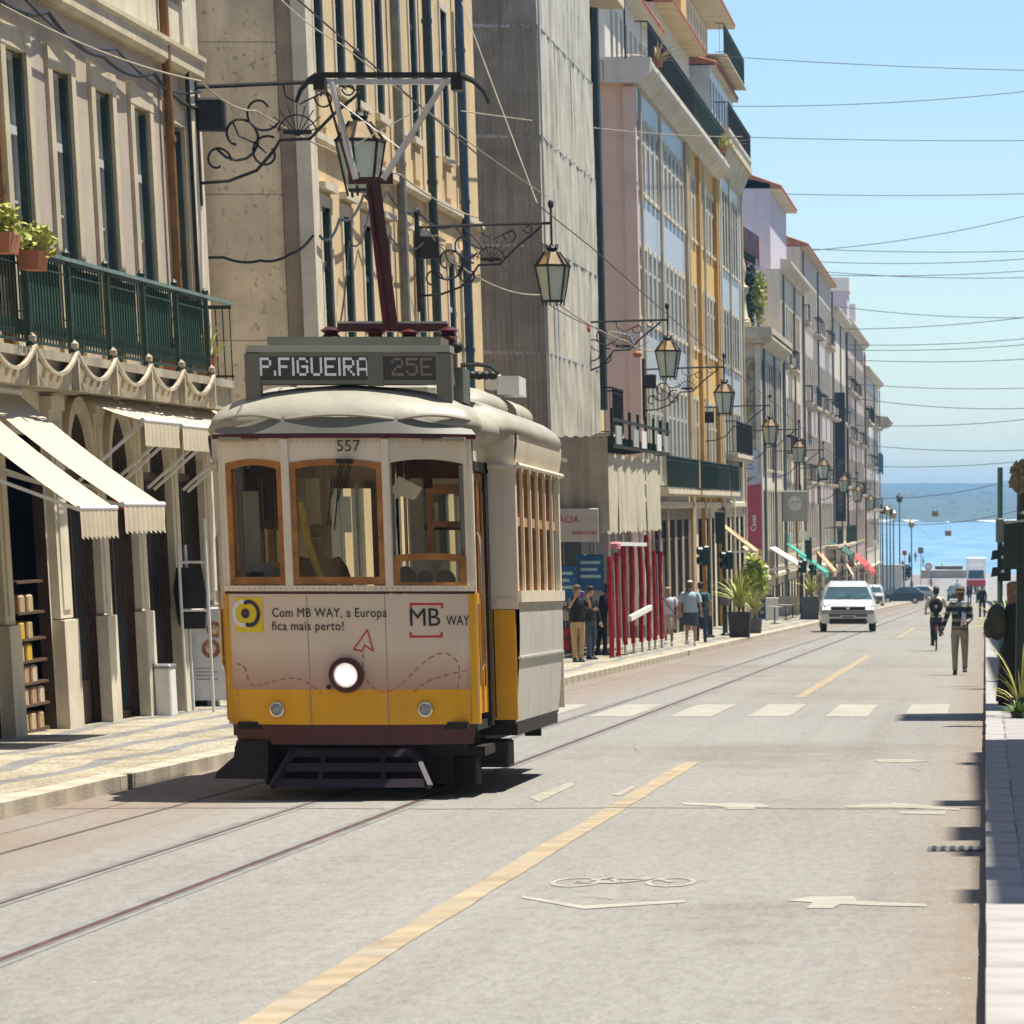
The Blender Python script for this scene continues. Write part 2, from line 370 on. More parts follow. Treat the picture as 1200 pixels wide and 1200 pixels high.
# kerbs, stone by stone where they can be told apart
def kerb(name,x0,x1,ya,ysplit,yend,ln,m,face):
    root=sheet(name,x0,x1,ysplit,yend,.135,m,kind='structure',ny=20,thick=.2)
    variants=[]
    for k in range(4):
        b=MB(); e=random.uniform(-.006,.006)
        e*=.5; b.cbox(x0+e,x1-.002+e,0,ln-.006,-.12,.135+random.uniform(-.002,.002),.004); variants.append(b.mesh('kerb_stone',m))
    y=ya; i=0
    while y+ln<=ysplit+.01:
        o=put('kerb_stone',variants[random.randrange(4)],root,(random.uniform(-.003,.003),y,rz(y)),(math.atan(-SL),0,0)); y+=ln; i+=1
    b=MB(); b.hexa([(x0+.02,ya,rz(ya)-.15),(x1-.02,ya,rz(ya)-.15),(x1-.02,ysplit,rz(ysplit)-.15),(x0+.02,ysplit,rz(ysplit)-.15),(x0+.02,ya,rz(ya)+.1),(x1-.02,ya,rz(ya)+.1),(x1-.02,ysplit,rz(ysplit)+.1),(x0+.02,ysplit,rz(ysplit)+.1)])
    b.build('kerb_bed',M['tar'],root)
    return root
kerb('left_kerb',-8.1,-7.85,30,112,452,1.15,M['kerb'],1)
kerb('right_kerb',0.0,.22,8.4,80,640,1.3,M['kerbr'],-1)
# paving slabs beside the right kerb (their joints show)
slabm=[MB().cbox(0,.42,0,.894,-.05,.008+.0015*k,.003).mesh('paving_slab',M['kerbr']) for k in range(3)]
for i in range(52):
    y=9+i*.9; put('paving_slab',slabm[i%3],rp,(.232+random.uniform(0,.006),y,rz(y)+.13),(math.atan(-SL),0,0))
def mark(name,poly,m,h=.004,o=None):
    b=MB(); n=len(poly); b.add([(x,y,rz(y)+h) for x,y in poly],[tuple(range(n))]); return b.build(name,m,road)
def gm(pts): return [tuple(wg(x,y)[:2]) for x,y in pts]
# tram track
for xc,mm in ((-5.82,'railsteel'),(-4.92,'groove')):
    b=MB()
    for a,c,k,h in ((-.09,.10,0,.003),(-.022,.026,1,.005),(.03,.05,2,.005)):
        b.m=k; ys=[6+ (434-6)*i/20 for i in range(21)]
        b.add([p for y in ys for p in ((xc+a,y,rz(y)+h),(xc+c,y,rz(y)+h))],[(2*i,2*i+1,2*i+3,2*i+2) for i in range(20)])
    b.build('tram_rail',[mat('rail_bed',(.215,.21,.20),.9,.25,2,.2,40), M['groove'] if mm=='groove' else M['railsteel'], M['railsteel'] if mm=='groove' else M['groove']],road)
mark('tar_seam',[(-6.88,15),(-6.84,15),(-6.84,60),(-6.88,60)],M['tar'])
b=MB(); random.seed(3)
xs=[-7.8+i*.25 for i in range(32)]; ys=[35.0+.09*math.sin(x*1.7)+random.uniform(-.03,.03) for x in xs]
for i in range(31): b.add([(xs[i],ys[i],rz(35)+.004),(xs[i+1],ys[i+1],rz(35)+.004),(xs[i+1],ys[i+1]+.05,rz(35)+.003),(xs[i],ys[i]+.05,rz(35)+.003)],[(0,1,2,3)])
b.build('tar_seam',M['tar'],road)
# old repairs and cracks in the surface
ra=random.Random(21)
for k in range(7):
    x=ra.uniform(-4.5,-.3); y=ra.uniform(17,60); a=ra.choice([0,0,1.57])+ra.gauss(0,.35); pts=[(x,y)]
    for j in range(ra.randrange(8,18)): a+=ra.gauss(0,.35); x+=.10*math.cos(a)*1.0; y+=.22*math.sin(a); pts.append((x,y))
    b=MB()
    for (xa,ya),(xb,yb) in zip(pts,pts[1:]):
        w_=ra.uniform(.002,.005); b.add([(xa,ya,rz(ya)+.0035),(xb,yb,rz(yb)+.0035),(xb+w_,yb+w_*2,rz(yb)+.0035),(xa+w_,ya+w_*2,rz(ya)+.0035)],[(0,1,2,3)])
    b.build('crack',M['tar'],road)
# centre line
for ya,yb in ((14,44.5),(70,112),(150,185),(225,265)):
    b=MB(); n=24; ra=random.Random(ya)
    ysx=[ya+(yb-ya)*i/n for i in range(n+1)]
    b.add([p for y in ysx for p in ((-3.19+ra.uniform(-.012,.012),y,rz(y)+.004),(-3.01+ra.uniform(-.012,.012),y,rz(y)+.004))],[(2*i,2*i+1,2*i+3,2*i+2) for i in range(n)])
    b.build('centre_line',M['ypaint'],road)
for k,xc in enumerate((-.86,-1.98,-3.1,-4.2,-5.35,-6.5,-7.4)):
    mark('crosswalk_stripe',[(xc-.3,59.8),(xc+.3,59.8),(xc+.3,66),(xc-.3,66)],M['wpaint'])
# bicycle sign and arrows painted on the lane
bk=thing('bicycle_marking',None,None); bk.parent=road
def ringm(cx,cy,rx,ry,w,n=20):
    b=MB(); vs=[]
    for i in range(n):
        a=2*math.pi*i/n
        for k in (1,1-w): x=cx+rx*k*math.cos(a); y=cy+ry*k*math.sin(a); vs.append((x,y,rz(y)+.004))
    b.add(vs,[(2*i,2*((i+1)%n),2*((i+1)%n)+1,2*i+1) for i in range(n)]); return b
def stroke(b,pts,w):
    for (x0,y0),(x1,y1) in zip(pts,pts[1:]):
        d=Vector((x1-x0,y1-y0)); 
        if d.length<1e-6: continue
        n=Vector((-d.y,d.x)).normalized()*w/2
        b.add([(p[0],p[1],rz(p[1])+.0045) for p in ((x0-n.x,y0-n.y*4),(x1-n.x,y1-n.y*4),(x1+n.x,y1+n.y*4),(x0+n.x,y0+n.y*4))],[(0,1,2,3)])
    return b
bx=-2.28; by=26.2
for cx in (bx-.3,bx+.3):
    ringm(cx,by,.16,.42,.22).build('wheel_outline',M['wpaint2'],bk)
b=MB(); stroke(b,[(bx-.3,by),(bx-.13,by+.35),(bx+.18,by+.35),(bx+.3,by)],.035); stroke(b,[(bx-.3,by),(bx-.02,by-.05),(bx-.13,by+.45)],.035); stroke(b,[(bx-.02,by-.05),(bx+.18,by+.35)],.035)
b.build('frame_outline',M['wpaint2'],bk)
b=MB(); q=gm([(612,1050),(612,1053),(684,1066),(803,1058),(803,1055),(684,1062)]); mark('chevron_marking',q,M['wpaint'])
mark('lane_arrow',gm([(922,1056),(950,1051),(1000,1051),(1005,1056),(1040,1058),(1086,1060),(1086,1063),(1030,1062),(985,1060),(975,1065),(945,1065),(952,1058)]),M['wpaint'])
mark('lane_arrow',gm([(798,941),(850,942),(858,941),(892,942),(903,946),(885,946),(885,949),(852,949),(848,946),(800,943)]),M['wpaint'])
mark('worn_marking',gm([(1025,890),(1065,890),(1090,892),(1060,894),(1028,893)]),M['wpaint2'])
mark('worn_marking',gm([(990,944),(1050,941),(1125,948),(1125,950),(1060,947),(992,947)]),M['wpaint2'])
mark('worn_marking',gm([(1055,951),(1108,951),(1108,955),(1052,954)]),M['wpaint2'])
mark('worn_marking',gm([(620,935),(668,917),(674,920),(632,940)]),M['wpaint2'])
mark('repair_patch',gm([(717,932),(741,921),(745,923),(728,933)]),M['wpaint2'])
# drain grate by the right kerb
g=wg(1127,996); dr=thing('drain_grate',None,None,(g.x,g.y,rz(g.y)+.004)); dr.parent=road
MB().box(-.24,.2,-.2,.2,-.002,.004).build('grate_frame',M['tar'],dr)
for i in range(6): MB().box(-.21+i*.065,-.18+i*.065,-.17,.17,.004,.012).build('grate_bar',M['iron'],dr)
g=wg(676,788); b=MB(); b.lathe([(.55,0),(.55,.006)],(g.x,g.y,rz(g.y)),18); b.build('manhole_cover',M['tar'],road)
# litter and grit beside the kerb
b=MB(); ra=random.Random(4)
for i in range(260):
    y=ra.uniform(17,60); x=-abs(ra.gauss(0,.35))-.02 if i%3 else ra.uniform(-8,0); s=ra.uniform(.003,.011)
    z=rz(y)+.003; b.add([(x-s,y-s,z),(x+s,y-s*.5,z),(x+s*.6,y+s,z),(x,y,z+s*.9)],[(0,1,3),(1,2,3),(2,0,3)])
tag(b.build('grit',mat('pale_grit',(.5,.46,.38),.9,.4,30)),'pale grit and small litter scattered on the road by the right kerb','grit',kind='stuff')
# water, far shore, hills
wm=bpy.data.materials.new('river_water'); wm.use_nodes=True; nt=wm.node_tree; N=nt.nodes; L=nt.links; pb=N['Principled BSDF']
pb.inputs['Base Color'].default_value=(.10,.30,.46,1); pb.inputs['Roughness'].default_value=.35; pb.inputs['Specular IOR Level'].default_value=.35
tc=N.new('ShaderNodeTexCoord'); mp=N.new('ShaderNodeMapping'); mp.inputs['Scale'].default_value=(.10,.012,1); L.new(tc.outputs['Object'],mp.inputs[0])
n=N.new('ShaderNodeTexNoise'); n.inputs['Scale'].default_value=1; n.inputs['Detail'].default_value=6; L.new(mp.outputs[0],n.inputs['Vector'])
r=N.new('ShaderNodeValToRGB'); r.color_ramp.elements[0].position=.35; r.color_ramp.elements[0].color=(.13,.27,.38,1); r.color_ramp.elements[1].position=.68; r.color_ramp.elements[1].color=(.22,.37,.46,1); L.new(n.outputs['Fac'],r.inputs[0]); L.new(r.outputs[0],pb.inputs['Base Color'])
bn=N.new('ShaderNodeBump'); bn.inputs['Strength'].default_value=.6; bn.inputs['Distance'].default_value=.3; L.new(n.outputs['Fac'],bn.inputs['Height']); L.new(bn.outputs[0],pb.inputs['Normal'])
ZS=-9.8
tag(MB().add([(-4000,600,ZS),(4000,600,ZS),(4000,3060,ZS),(-4000,3060,ZS)],[(0,1,2,3)]).build('river_water',wm),kind='structure')
tag(MB().box(-60,60,640,641,-10.5,rz(640)).build('quay_wall',M['stone']),'low stone quay wall at the river edge beyond the square','quay wall')
hm=mat('far_hill_land',(.07,.10,.06),.95,.5,.012,coords='Object',dirt=.6,dcol=(.15,.13,.10))
def hill(name,Y0,Y1,base,amp,seed,z0):
    ra=random.Random(seed); ph=[ra.uniform(0,6.28) for _ in range(6)]
    def fn(u,v):
        x=(u-.5)*(2000 if Y0<3500 else 2800); y=Y0+(Y1-Y0)*v
        r=base+amp*(.5*math.sin(x/310+ph[0])+.3*math.sin(x/120+ph[1])+.15*math.sin(x/47+ph[2])+.08*math.sin(x/19+ph[3])+.05*math.sin(x/8+ph[4]))
        return (x,y+40*math.sin(x/200+ph[5]),z0+(r-z0)*math.sin(min(1,v*1.15)*math.pi/2)**.8+ra.uniform(-.3,.3))
    return tag(MB().grid(fn,220,10).build(name,hm,smooth=True),kind='structure')
hill('far_shore_hills',3060,4300,14.5,3.2,5,ZS)
hill('distant_hills',4450,5600,27,4.0,9,ZS)
b=MB(); ra=random.Random(12)
for i in range(260):
    y=ra.uniform(3080,3900); x=ra.gauss(-40,180); t=(y-3060)/1240; z=ZS+24*math.sin(min(1,t*1.15)*math.pi/2)**.8-1.5; s=ra.uniform(1.5,5); b.box(x,x+s,y,y+6,z,z+ra.uniform(1.9,3.0))
tag(b.build('far_town',mat('far_town_white',(.85,.78,.70),.9,.2,.05)),'pale buildings of the town on the far shore','town',kind='stuff')
b=MB()
for x in range(-420,420,20): b.add([(x,3040+6*math.sin(x*.02),ZS-.1),(x+20,3040+6*math.sin((x+20)*.02),ZS-.1),(x+20,3064,ZS+1.3+.4*math.sin((x+20)*.07)),(x,3064,ZS+1.3+.4*math.sin(x*.07))],[(0,1,2,3)])
tag(b.build('far_waterfront',mat('pale_quay',(.85,.83,.76),.9,.2,.05)),kind='structure')
# the air between here and the far shore
hz=bpy.data.materials.new('haze_air'); hz.use_nodes=True; N=hz.node_tree.nodes; L=hz.node_tree.links; N.clear()
o=N.new('ShaderNodeOutputMaterial'); pv=N.new('ShaderNodeVolumePrincipled'); pv.inputs['Color'].default_value=(.36,.66,1.0,1); pv.inputs['Density'].default_value=HAZE; pv.inputs['Anisotropy'].default_value=.3
L.new(pv.outputs[0],o.inputs['Volume'])
if HAZE: tag(MB().box(-4200,4200,-60,6200,-12.5,42).build('haze',hz),'pale blue sea haze filling the street and the bay','haze',kind='stuff')
# ================= facade kit =================
class Bld:
    def __init__(s,name,label,cat,X,Y,z=None,group=None):
        s.base=Vector((X,Y,rz(Y) if z is None else z)); s.root=thing(name,label,cat,s.base,0,group); s.X=X
    def mb(s): b=MB(); b.T=Matrix.Translation(-s.base); return b
    def put(s,b,name,m,parent=None,smooth=False,label=None):
        o=b.build(name,m,parent or s.root,smooth)
        if parent is not None and parent is not s.root: pass
        if label: o['label']=label
        return o
    def loc(s,x,y,z): return Vector((x,y,z))-s.base
    def wall(s,y0,y1,z0,z1,holes,m,name='wall',depth=.3,thick=9,X=None,side=True,reveal=None):
        X=s.X if X is None else X; b=s.mb()
        hs=[h for h in holes if h[0]>=y0-.01 and h[1]<=y1+.01 and h[2]>=z0-.01 and h[3]<=z1+.01]
        ys=sorted(set([y0,y1]+[round(v,3) for h in hs for v in h[:2]])); zs=sorted(set([z0,z1]+[round(v,3) for h in hs for v in h[2:4]]))
        for i in range(len(ys)-1):
            for j in range(len(zs)-1):
                cy=(ys[i]+ys[i+1])/2; cz=(zs[j]+zs[j+1])/2
                if any(h[0]<cy<h[1] and h[2]<cz<h[3] for h in hs): continue
                b.add([(X,ys[i],zs[j]),(X,ys[i+1],zs[j]),(X,ys[i+1],zs[j+1]),(X,ys[i],zs[j+1])],[(0,1,2,3)])
        for h in hs:
            a,c,d,e=h[:4]; x=X-depth
            b.m=1 if reveal else 0
            b.add([(X,a,d),(X,a,e),(x,a,e),(x,a,d)],[(0,1,2,3)]); b.add([(X,c,d),(X,c,e),(x,c,e),(x,c,d)],[(3,2,1,0)])
            b.add([(X,a,d),(X,c,d),(x,c,d),(x,a,d)],[(3,2,1,0)])
            if len(h)>4:                                 # round arch
                r=(c-a)/2; yc=(a+c)/2; zsn=e-r; n=12; pts=[(yc-r*math.cos(math.pi*k/n), zsn+r*math.sin(math.pi*k/n)) for k in range(n+1)]
                for (p,q) in zip(pts,pts[1:]):
                    b.m=0; b.add([(X,p[0],p[1]),(X,q[0],q[1]),(X,q[0],e),(X,p[0],e)],[(0,1,2,3)])
                    b.m=1 if reveal else 0; b.add([(X,p[0],p[1]),(X,q[0],q[1]),(x,q[0],q[1]),(x,p[0],p[1])],[(0,1,2,3)])
            else: b.add([(X,a,e),(X,c,e),(x,c,e),(x,a,e)],[(0,1,2,3)])
        b.m=0
        if side:
            b.add([(X,y0,z0),(X-thick,y0,z0),(X-thick,y0,z1),(X,y0,z1)],[(0,1,2,3)])
            b.add([(X,y1,z0),(X-thick,y1,z0),(X-thick,y1,z1),(X,y1,z1)],[(3,2,1,0)])
            b.add([(X-thick,y0,z0),(X-thick,y1,z0),(X-thick,y1,z1),(X-thick,y0,z1)],[(3,2,1,0)])
            b.add([(X,y0,z1),(X,y1,z1),(X-thick,y1,z1),(X-thick,y0,z1)],[(0,1,2,3)])
        return s.put(b,name,[m,reveal or m])
    def cornice(s,y0,y1,z,prof,m,name='cornice',X=None):       # prof: (out,up) pairs
        X=s.X if X is None else X
        b=s.mb(); b.prism([(X+a,z+c) for a,c in prof],y0,y1,'y'); return s.put(b,name,m)
_wc={}
def win_meshes(w,h,st):
    k=(round(w,2),round(h,2),st['id'])
    if k in _wc: return _wc[k]
    d=st.get('depth',.28); f=st.get('fw',.07); b=MB(); x=-d+.02
    b.box(x-.05,x+.03,-w/2,-w/2+f,0,h); b.box(x-.05,x+.03,w/2-f,w/2,0,h); b.box(x-.05,x+.028,-w/2+f,w/2-f,h-f,h); b.box(x-.05,x+.028,-w/2+f,w/2-f,0,f*1.2)
    ht=h*st.get('tr',.70)
    b.box(x-.05,x+.04,-w/2+f,w/2-f,ht-.05,ht+.05); b.box(x-.045,x+.02,-.035,.035,f*1.2,ht-.05)
    if st.get('bars'):
        for t in range(1,st['bars']): zz=f+(ht-f)*t/st['bars']; b.box(x-.04,x+.01,-w/2+f,-.035,zz-.015,zz+.015); b.box(x-.04,x+.01,.035,w/2-f,zz-.015,zz+.015)
    fr=b.mesh('window_frame',st['frame'])
    panes=[]
    if st.get('fine',0):
        for (a,c,e,g) in ((-w/2+f,-.035,f*1.2,ht-.05),(.035,w/2-f,f*1.2,ht-.05),(-w/2+f,w/2-f,ht+.05,h-f)):
            panes.append(MB().box(x-.035,x-.02,a,c,e,g).mesh('pane',st['glass']))
    else: panes.append(MB().box(x-.035,x-.02,-w/2+f*.5,w/2-f*.5,f*.5,h-f*.5).mesh('pane',st['glass']))
    su=None
    if st.get('sur'):
        s=st['sw']; p=st.get('sp',.06); b=MB()
        b.box(-.05,p,-w/2-s,-w/2,-.02,h); b.box(-.05,p,w/2,w/2+s,-.02,h); b.box(-.05,p+.006,-w/2-s,w/2+s,h,h+s)
        if st.get('cap'): b.box(-.05,p+.1,-w/2-s-.06,w/2+s+.06,h+s,h+s+.08)
        if st.get('sill',1): b.box(-.05,p+.07,-w/2-s-.04,w/2+s+.04,-.14,-.02)
        su=b.mesh('window_surround',st['sur'])
    _wc[k]=(fr,panes,su); return _wc[k]
def window(B,y,z,w,h,st,X=None,name='window'):
    fr,panes,su=win_meshes(w,h,st); X=B.X if X is None else X
    o=put(name,fr,B.root,B.loc(X,y,z))
    for p in panes: put('pane',p,o)
    if su: put('window_surround',su,o)
    return o
def style(id,**k): k['id']=id; return k
def railing(B,y0,y1,z,X,h,m,pitch=.12,parent=None,fancy=False,name='railing',ends=True):
    b=B.mb(); b.box(X-.025,X+.025,y0,y1,z+h-.04,z+h); b.box(X-.015,X+.015,y0,y1,z+.05,z+.08); b.box(X-.012,X+.012,y0,y1,z+h-.16,z+h-.14)
    n=max(1,int((y1-y0)/pitch))
    for i in range(n+1):
        y=y0+(y1-y0)*i/n; b.box(X-.008,X+.008,y-.008,y+.008,z+.08,z+h-.04)
    if fancy:
        for i in range(n):
            y=y0+(y1-y0)*(i+.5)/n
            b.box(X-.006,X+.006,y-.022,y+.022,z+.12,z+.135); b.box(X-.006,X+.006,y-.02,y+.02,z+.27,z+.285); b.box(X-.006,X+.006,y-.02,y+.02,z+.36,z+.375)
            b.bar((X,y-.03,z+.13),(X,y+.03,z+.27),.012); b.bar((X,y+.03,z+.13),(X,y-.03,z+.27),.012)
    if ends:
        Xw=B.X
        for y in (y0,y1):
            b.box(Xw,X,y-.02,y+.02,z+h-.04,z+h); b.box(Xw,X,y-.01,y+.01,z+.05,z+.08)
            k=max(1,int((X-Xw)/pitch))
            for i in range(k): xx=Xw+(X-Xw)*(i+.5)/k; b.box(xx-.008,xx+.008,y-.008,y+.008,z+.08,z+h-.04)
    return B.put(b,name,m,parent)
def balcony(B,y0,y1,z,proj,h,slab,iron,pitch=.14,fancy=False):
    b=B.mb(); b.box(B.X,B.X+proj+.06,y0-.06,y1+.06,z-.16,z); b.box(B.X,B.X+proj-.02,y0,y1,z-.24,z-.16)
    o=B.put(b,'balcony',slab); r=railing(B,y0,y1,z,B.X+proj,h,iron,pitch,o,fancy); return o
def cable(name,pts,r,m,label=None,cat=None,group=None,sag=0,n=14,parent=None):
    out=[]
    for a,c in zip(pts,pts[1:]):
        a=Vector(a);c=Vector(c)
        for i in range(n):
            t=i/n; p=a.lerp(c,t); p.z-=sag*4*t*(1-t); out.append(p)
    out.append(Vector(pts[-1])); base=out[0].copy(); b=MB(); b.tube([p-base for p in out],r,5); o=b.build(name,m,parent,smooth=True,loc=base)
    if label: tag(o,label,cat,group)
    return o

# ================= mauve corner building on the left =================
PX=-11.2
M['darkwood']=mat('dark_door_wood',(.075,.042,.026),.5,.3,5)
S1=style('b1',frame=M['frame'],glass=M['glassb'],sur=M['stone'],sw=.24,sp=.05,depth=.15,tr=.74,fine=1,fw=.08,bars=3)
B=Bld('mauve_building','mauve plastered building with tall French windows, green balcony and arched ground floor','building',PX,42)
Y0,Y1=40.0,61.9
wy1=[48.05,50.5,52.95,55.4,57.85,60.3]; WY=[45.6,43.1]+wy1
holes=[(y-.53,y+.53,3.56,6.88) for y in WY]+[(y-.53,y+.53,8.75,12) for y in WY]
arch=[47.6,50.15,52.65,55.1,57.55,60.0]
holesg=[(y-.72,y+.72,-1.2,2.95,'a') for y in arch if y>51]+[(46.15,47.85,-1.2,2.5),(48.6,50.75,-1.2,2.6)]
B.wall(Y0,Y1,3.2,14.5,holes,M['pinkwall'],reveal=M['stone'],thick=8,depth=.2)
B.wall(Y0,Y1,-1.4,3.2,holesg,M['stonew'],name='ground_floor_wall',reveal=M['darkwood'],thick=8,depth=.14)
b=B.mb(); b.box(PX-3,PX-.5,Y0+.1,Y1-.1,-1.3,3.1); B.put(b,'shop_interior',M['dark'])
for y in WY:
    window(B,y,3.56,1.06,3.3,S1); window(B,y,8.75,1.06,3.2,S1)
    b=B.mb(); b.box(PX-.12,PX-.01,y+.46,y+.52,3.6,6.8); B.put(b,'folded_shutter',M['frameg'])   # shutters folded in the reveal
B.cornice(Y0,Y1+.08,7.55,[(0,0),(.10,0),(.16,.06),(.16,.22),(.20,.26),(.20,.32),(0,.34)],M['stone'],'string_course')
B.cornice(Y0,Y1+.02,7.89,[(0,0),(.04,0),(.04,.55),(0,.55)],M['stonew'],'frieze')
# corner pilaster
b=B.mb(); b.box(PX-.5,PX+.09,Y1-1.0,Y1+.05,-1.0,14.4); B.put(b,'corner_pilaster',M['stonew'])
# ground floor pilasters
for i,y in enumerate((46.1,48.5,51.6,53.9,56.35,58.8,61.2)):
    b=B.mb(); wv=.58 if y!=51.6 else .8
    b.box(PX,PX+.15,y-wv,y,rz(y)+.1,.5-.01*i); b.box(PX,PX+.10,y-wv+.05,y-.05,.5,2.9); b.box(PX,PX+.14,y-wv+.02,y-.02,2.9,3.05)
    b.box(PX+.10,PX+.12,y-wv+.2,y-.2,.6,2.75); B.put(b,'pilaster',M['stonew'])
for y in arch:
    if y<51: continue
    o=thing('shop_door',None,None,B.loc(PX,y,-.9)); o.parent=B.root
    g=MB(); n=14; r0,r1=.72,.58
    for x0,x1,ra_,rb in ((.0,.09,.86,.70),):
        pts=[(ra_*math.cos(math.pi*k/n),ra_*math.sin(math.pi*k/n)) for k in range(n+1)]; pin=[(rb*math.cos(math.pi*k/n),rb*math.sin(math.pi*k/n)) for k in range(n+1)]
        zc=.9+2.95-.72
        for k in range(n):
            a,c,d,e=pts[k],pts[k+1],pin[k+1],pin[k]
            g.hexa([(x0,a[0],zc+a[1]),(x0,c[0],zc+c[1]),(x0,d[0],zc+d[1]),(x0,e[0],zc+e[1]),(x1,a[0],zc+a[1]),(x1,c[0],zc+c[1]),(x1,d[0],zc+d[1]),(x1,e[0],zc+e[1])])
    g.build('arch_moulding',M['stonew'],o)
    g=MB(); zc=.9+2.95-.72; g.m=0
    for yy in (-.68,-.03,.62): g.box(-.15,-.10,yy,yy+.06,.0,zc)
    g.box(-.15,-.09,-.68,.68,zc-.1,zc); g.box(-.15,-.10,-.68,.68,0,.6 if y in (52.65,60.0) else .12)
    for a in (45,90,135): g.bar((-.12,0,zc),(-.12,.68*math.cos(R(a)),zc+.68*math.sin(R(a))),.04)
    g.build('door_frame',M['darkwood'],o)
    MB().box(-.14,-.13,-.62,-.03,.12,zc-.1).build('pane',M['glass'],o); MB().box(-.14,-.13,.03,.62,.12,zc-.1).build('pane',M['glass'],o)
    q=[(.66*math.cos(math.pi*k/n),zc+.66*math.sin(math.pi*k/n)) for k in range(n+1)]; MB().prism(q,-.14,-.13,'x').build('fanlight_pane',M['glass'],o)
# balcony with festooned edge
M['wstone2']=mat('festoon_stone',(.50,.43,.32),.92,.3,3,.4,25,dirt=.6,dcol=(.2,.16,.11),streak=.4)
bl=B.mb(); bl.box(PX,-10.62,Y0,61.0,3.40,3.5); bl.box(PX,-10.70,Y0,60.95,3.10,3.40); bo=B.put(bl,'balcony',M['wstone'])
for i in range(9):
    y=41.4+2.2*i+.0; ya,yb=y,y+2.2
    g=B.mb(); n=12
    for k in range(n):
        t0,t1=k/n,(k+1)/n; s0=.27*4*t0*(1-t0); s1=.27*4*t1*(1-t1); X=-10.6
        a=Vector((X+.02,ya+2.2*t0,3.52-s0)); c=Vector((X+.02,ya+2.2*t1,3.52-s1)); g.bar(a,c,.04,.04)
        g.add([(X-.03,a.y,a.z),(X-.03,c.y,c.z),(X-.06,c.y,3.10),(X-.06,a.y,3.10)],[(0,1,2,3)])
        if k%2: g.bar((X,a.y,a.z),(X-.04,a.y,max(3.17,a.z-.12)),.035)
    if yb<61.1 and ya>43: B.put(g,'festoon',M['wstone2'],bo)
    g=B.mb(); g.box(-10.65,-10.57,yb-.04,yb+.04,3.1,3.52); g.lathe([(.0,3.55),(.05,3.57),(.05,3.62),(0,3.66)],(-10.61,yb,0),8)
    if yb<61.1 and ya>41: B.put(g,'balcony_bracket',M['wstone2'],bo)
for i in range(8):
    yb=43.6+2.2*i; ya=yb-2.2
    r=railing(B,ya+.16,yb-.16,3.5,-10.65,1.02,M['irong'],.15,bo,True,ends=False,name='railing_panel')
    g=B.mb(); g.box(-10.70,-10.685,ya+.34,yb-.34,3.74,4.46); B.put(g,'railing_screen',mat('brown_screen',(.07,.05,.03),.8) if i<3 else M.setdefault('gscreen',mat('green_screen_cloth',(.014,.062,.038),.7,.25,3)),bo)
    g=B.mb(); g.box(-10.68,-10.62,yb-.03,yb+.03,3.5,4.55); g.lathe([(0,4.55),(.045,4.58),(.05,4.62),(0,4.67)],(-10.65,yb,0),8); B.put(g,'railing_post',M['irong'],bo)
g=B.mb(); g.box(-10.71,-10.60,41.2,61.0,4.52,4.56); B.put(g,'handrail',M.setdefault('railgrey',mat('weathered_green_rail',(.16,.24,.22),.5,.3,6)),bo)
g=B.mb(); g.box(PX,-10.65,60.96,61.0,4.47,4.52); g.box(PX,-10.65,60.97,60.99,3.55,3.58)
for k in range(6): g.box(PX+.1*k+.02,PX+.1*k+.035,60.97,60.99,3.5,4.5)
B.put(g,'railing_return',M['irong'],bo)
# drain pipes
for yy,mm in ((59.35,'brownpipe'),(48.95,'brownpipe')):
    g=B.mb(); g.tube([(PX+.12,yy,14),(PX+.12,yy,3.5)],.065,8)
    for z in (4.6,6.6,8.6): g.lathe([(.085,-.04),(.085,.04)],(PX+.12,yy,z),8)
    B.put(g,'drain_pipe',M[mm],smooth=True)
g=B.mb(); g.tube([(PX+.12,60.85,7.6),(PX+.12,60.85,3.5)],.03,6); B.put(g,'conduit',M['iron'],smooth=True)
cable('facade_cable',[(PX+.1,44,7.55),(PX+.14,49,7.30),(PX+.12,52,7.42),(PX+.14,55,7.22),(PX+.1,58.5,7.36),(PX+.12,61.8,7.2)],.028,M['iron'],'thick black cable sagging under the stone course of the mauve building','cable','cables along the facades',sag=.12)
cable('facade_cable',[(PX+.1,44,7.62),(PX+.2,50,7.45),(PX+.12,56,7.4),(PX+.12,61.8,7.42)],.016,M['iron'],'thin black cable above the thick one on the mauve building','cable','cables along the facades',sag=.2)
g=MB(); g.cbox(-.06,.08,-.12,.12,-.19,.19,.02); tag(g.build('alarm_box',mat('red_enamel',(.5,.02,.02),.4),None,loc=(PX+.24,53.95,1.95)),'small red alarm box on the arcade wall of the mauve building','alarm box')
# flower box
fb=thing('flower_box','terracotta box of trailing green plants hooked on the left balcony rail','flower box',(-10.5,47.75,4.3))
MB().hexa([(-.1,-.22,0),(.1,-.22,0),(.1,.22,0),(-.1,.22,0),(-.13,-.26,.2),(.13,-.26,.2),(.13,.26,.2),(-.13,.26,.2)]).build('pot',M['terra'],fb)
def leafball(n,rx,ry,rz_,cz,seed,size=.05,droop=0):
    b=MB(); ra=random.Random(seed)
    for i in range(n):
        d=Vector((ra.gauss(0,1),ra.gauss(0,1),ra.gauss(0,1))).normalized()*ra.uniform(.45,1)
        p=Vector((d.x*rx,d.y*ry,cz+d.z*rz_)); s=size*ra.uniform(.6,1.3)
        u=Vector((ra.gauss(0,1),ra.gauss(0,1),ra.gauss(0,.6))).normalized()*s; v=u.cross(Vector((ra.gauss(0,1),ra.gauss(0,1),ra.gauss(0,1)))).normalized()*s*.6
        b.add([p-u,p-u*.2+v,p+u,p-u*.2-v],[(0,1,2,3)])
    return b
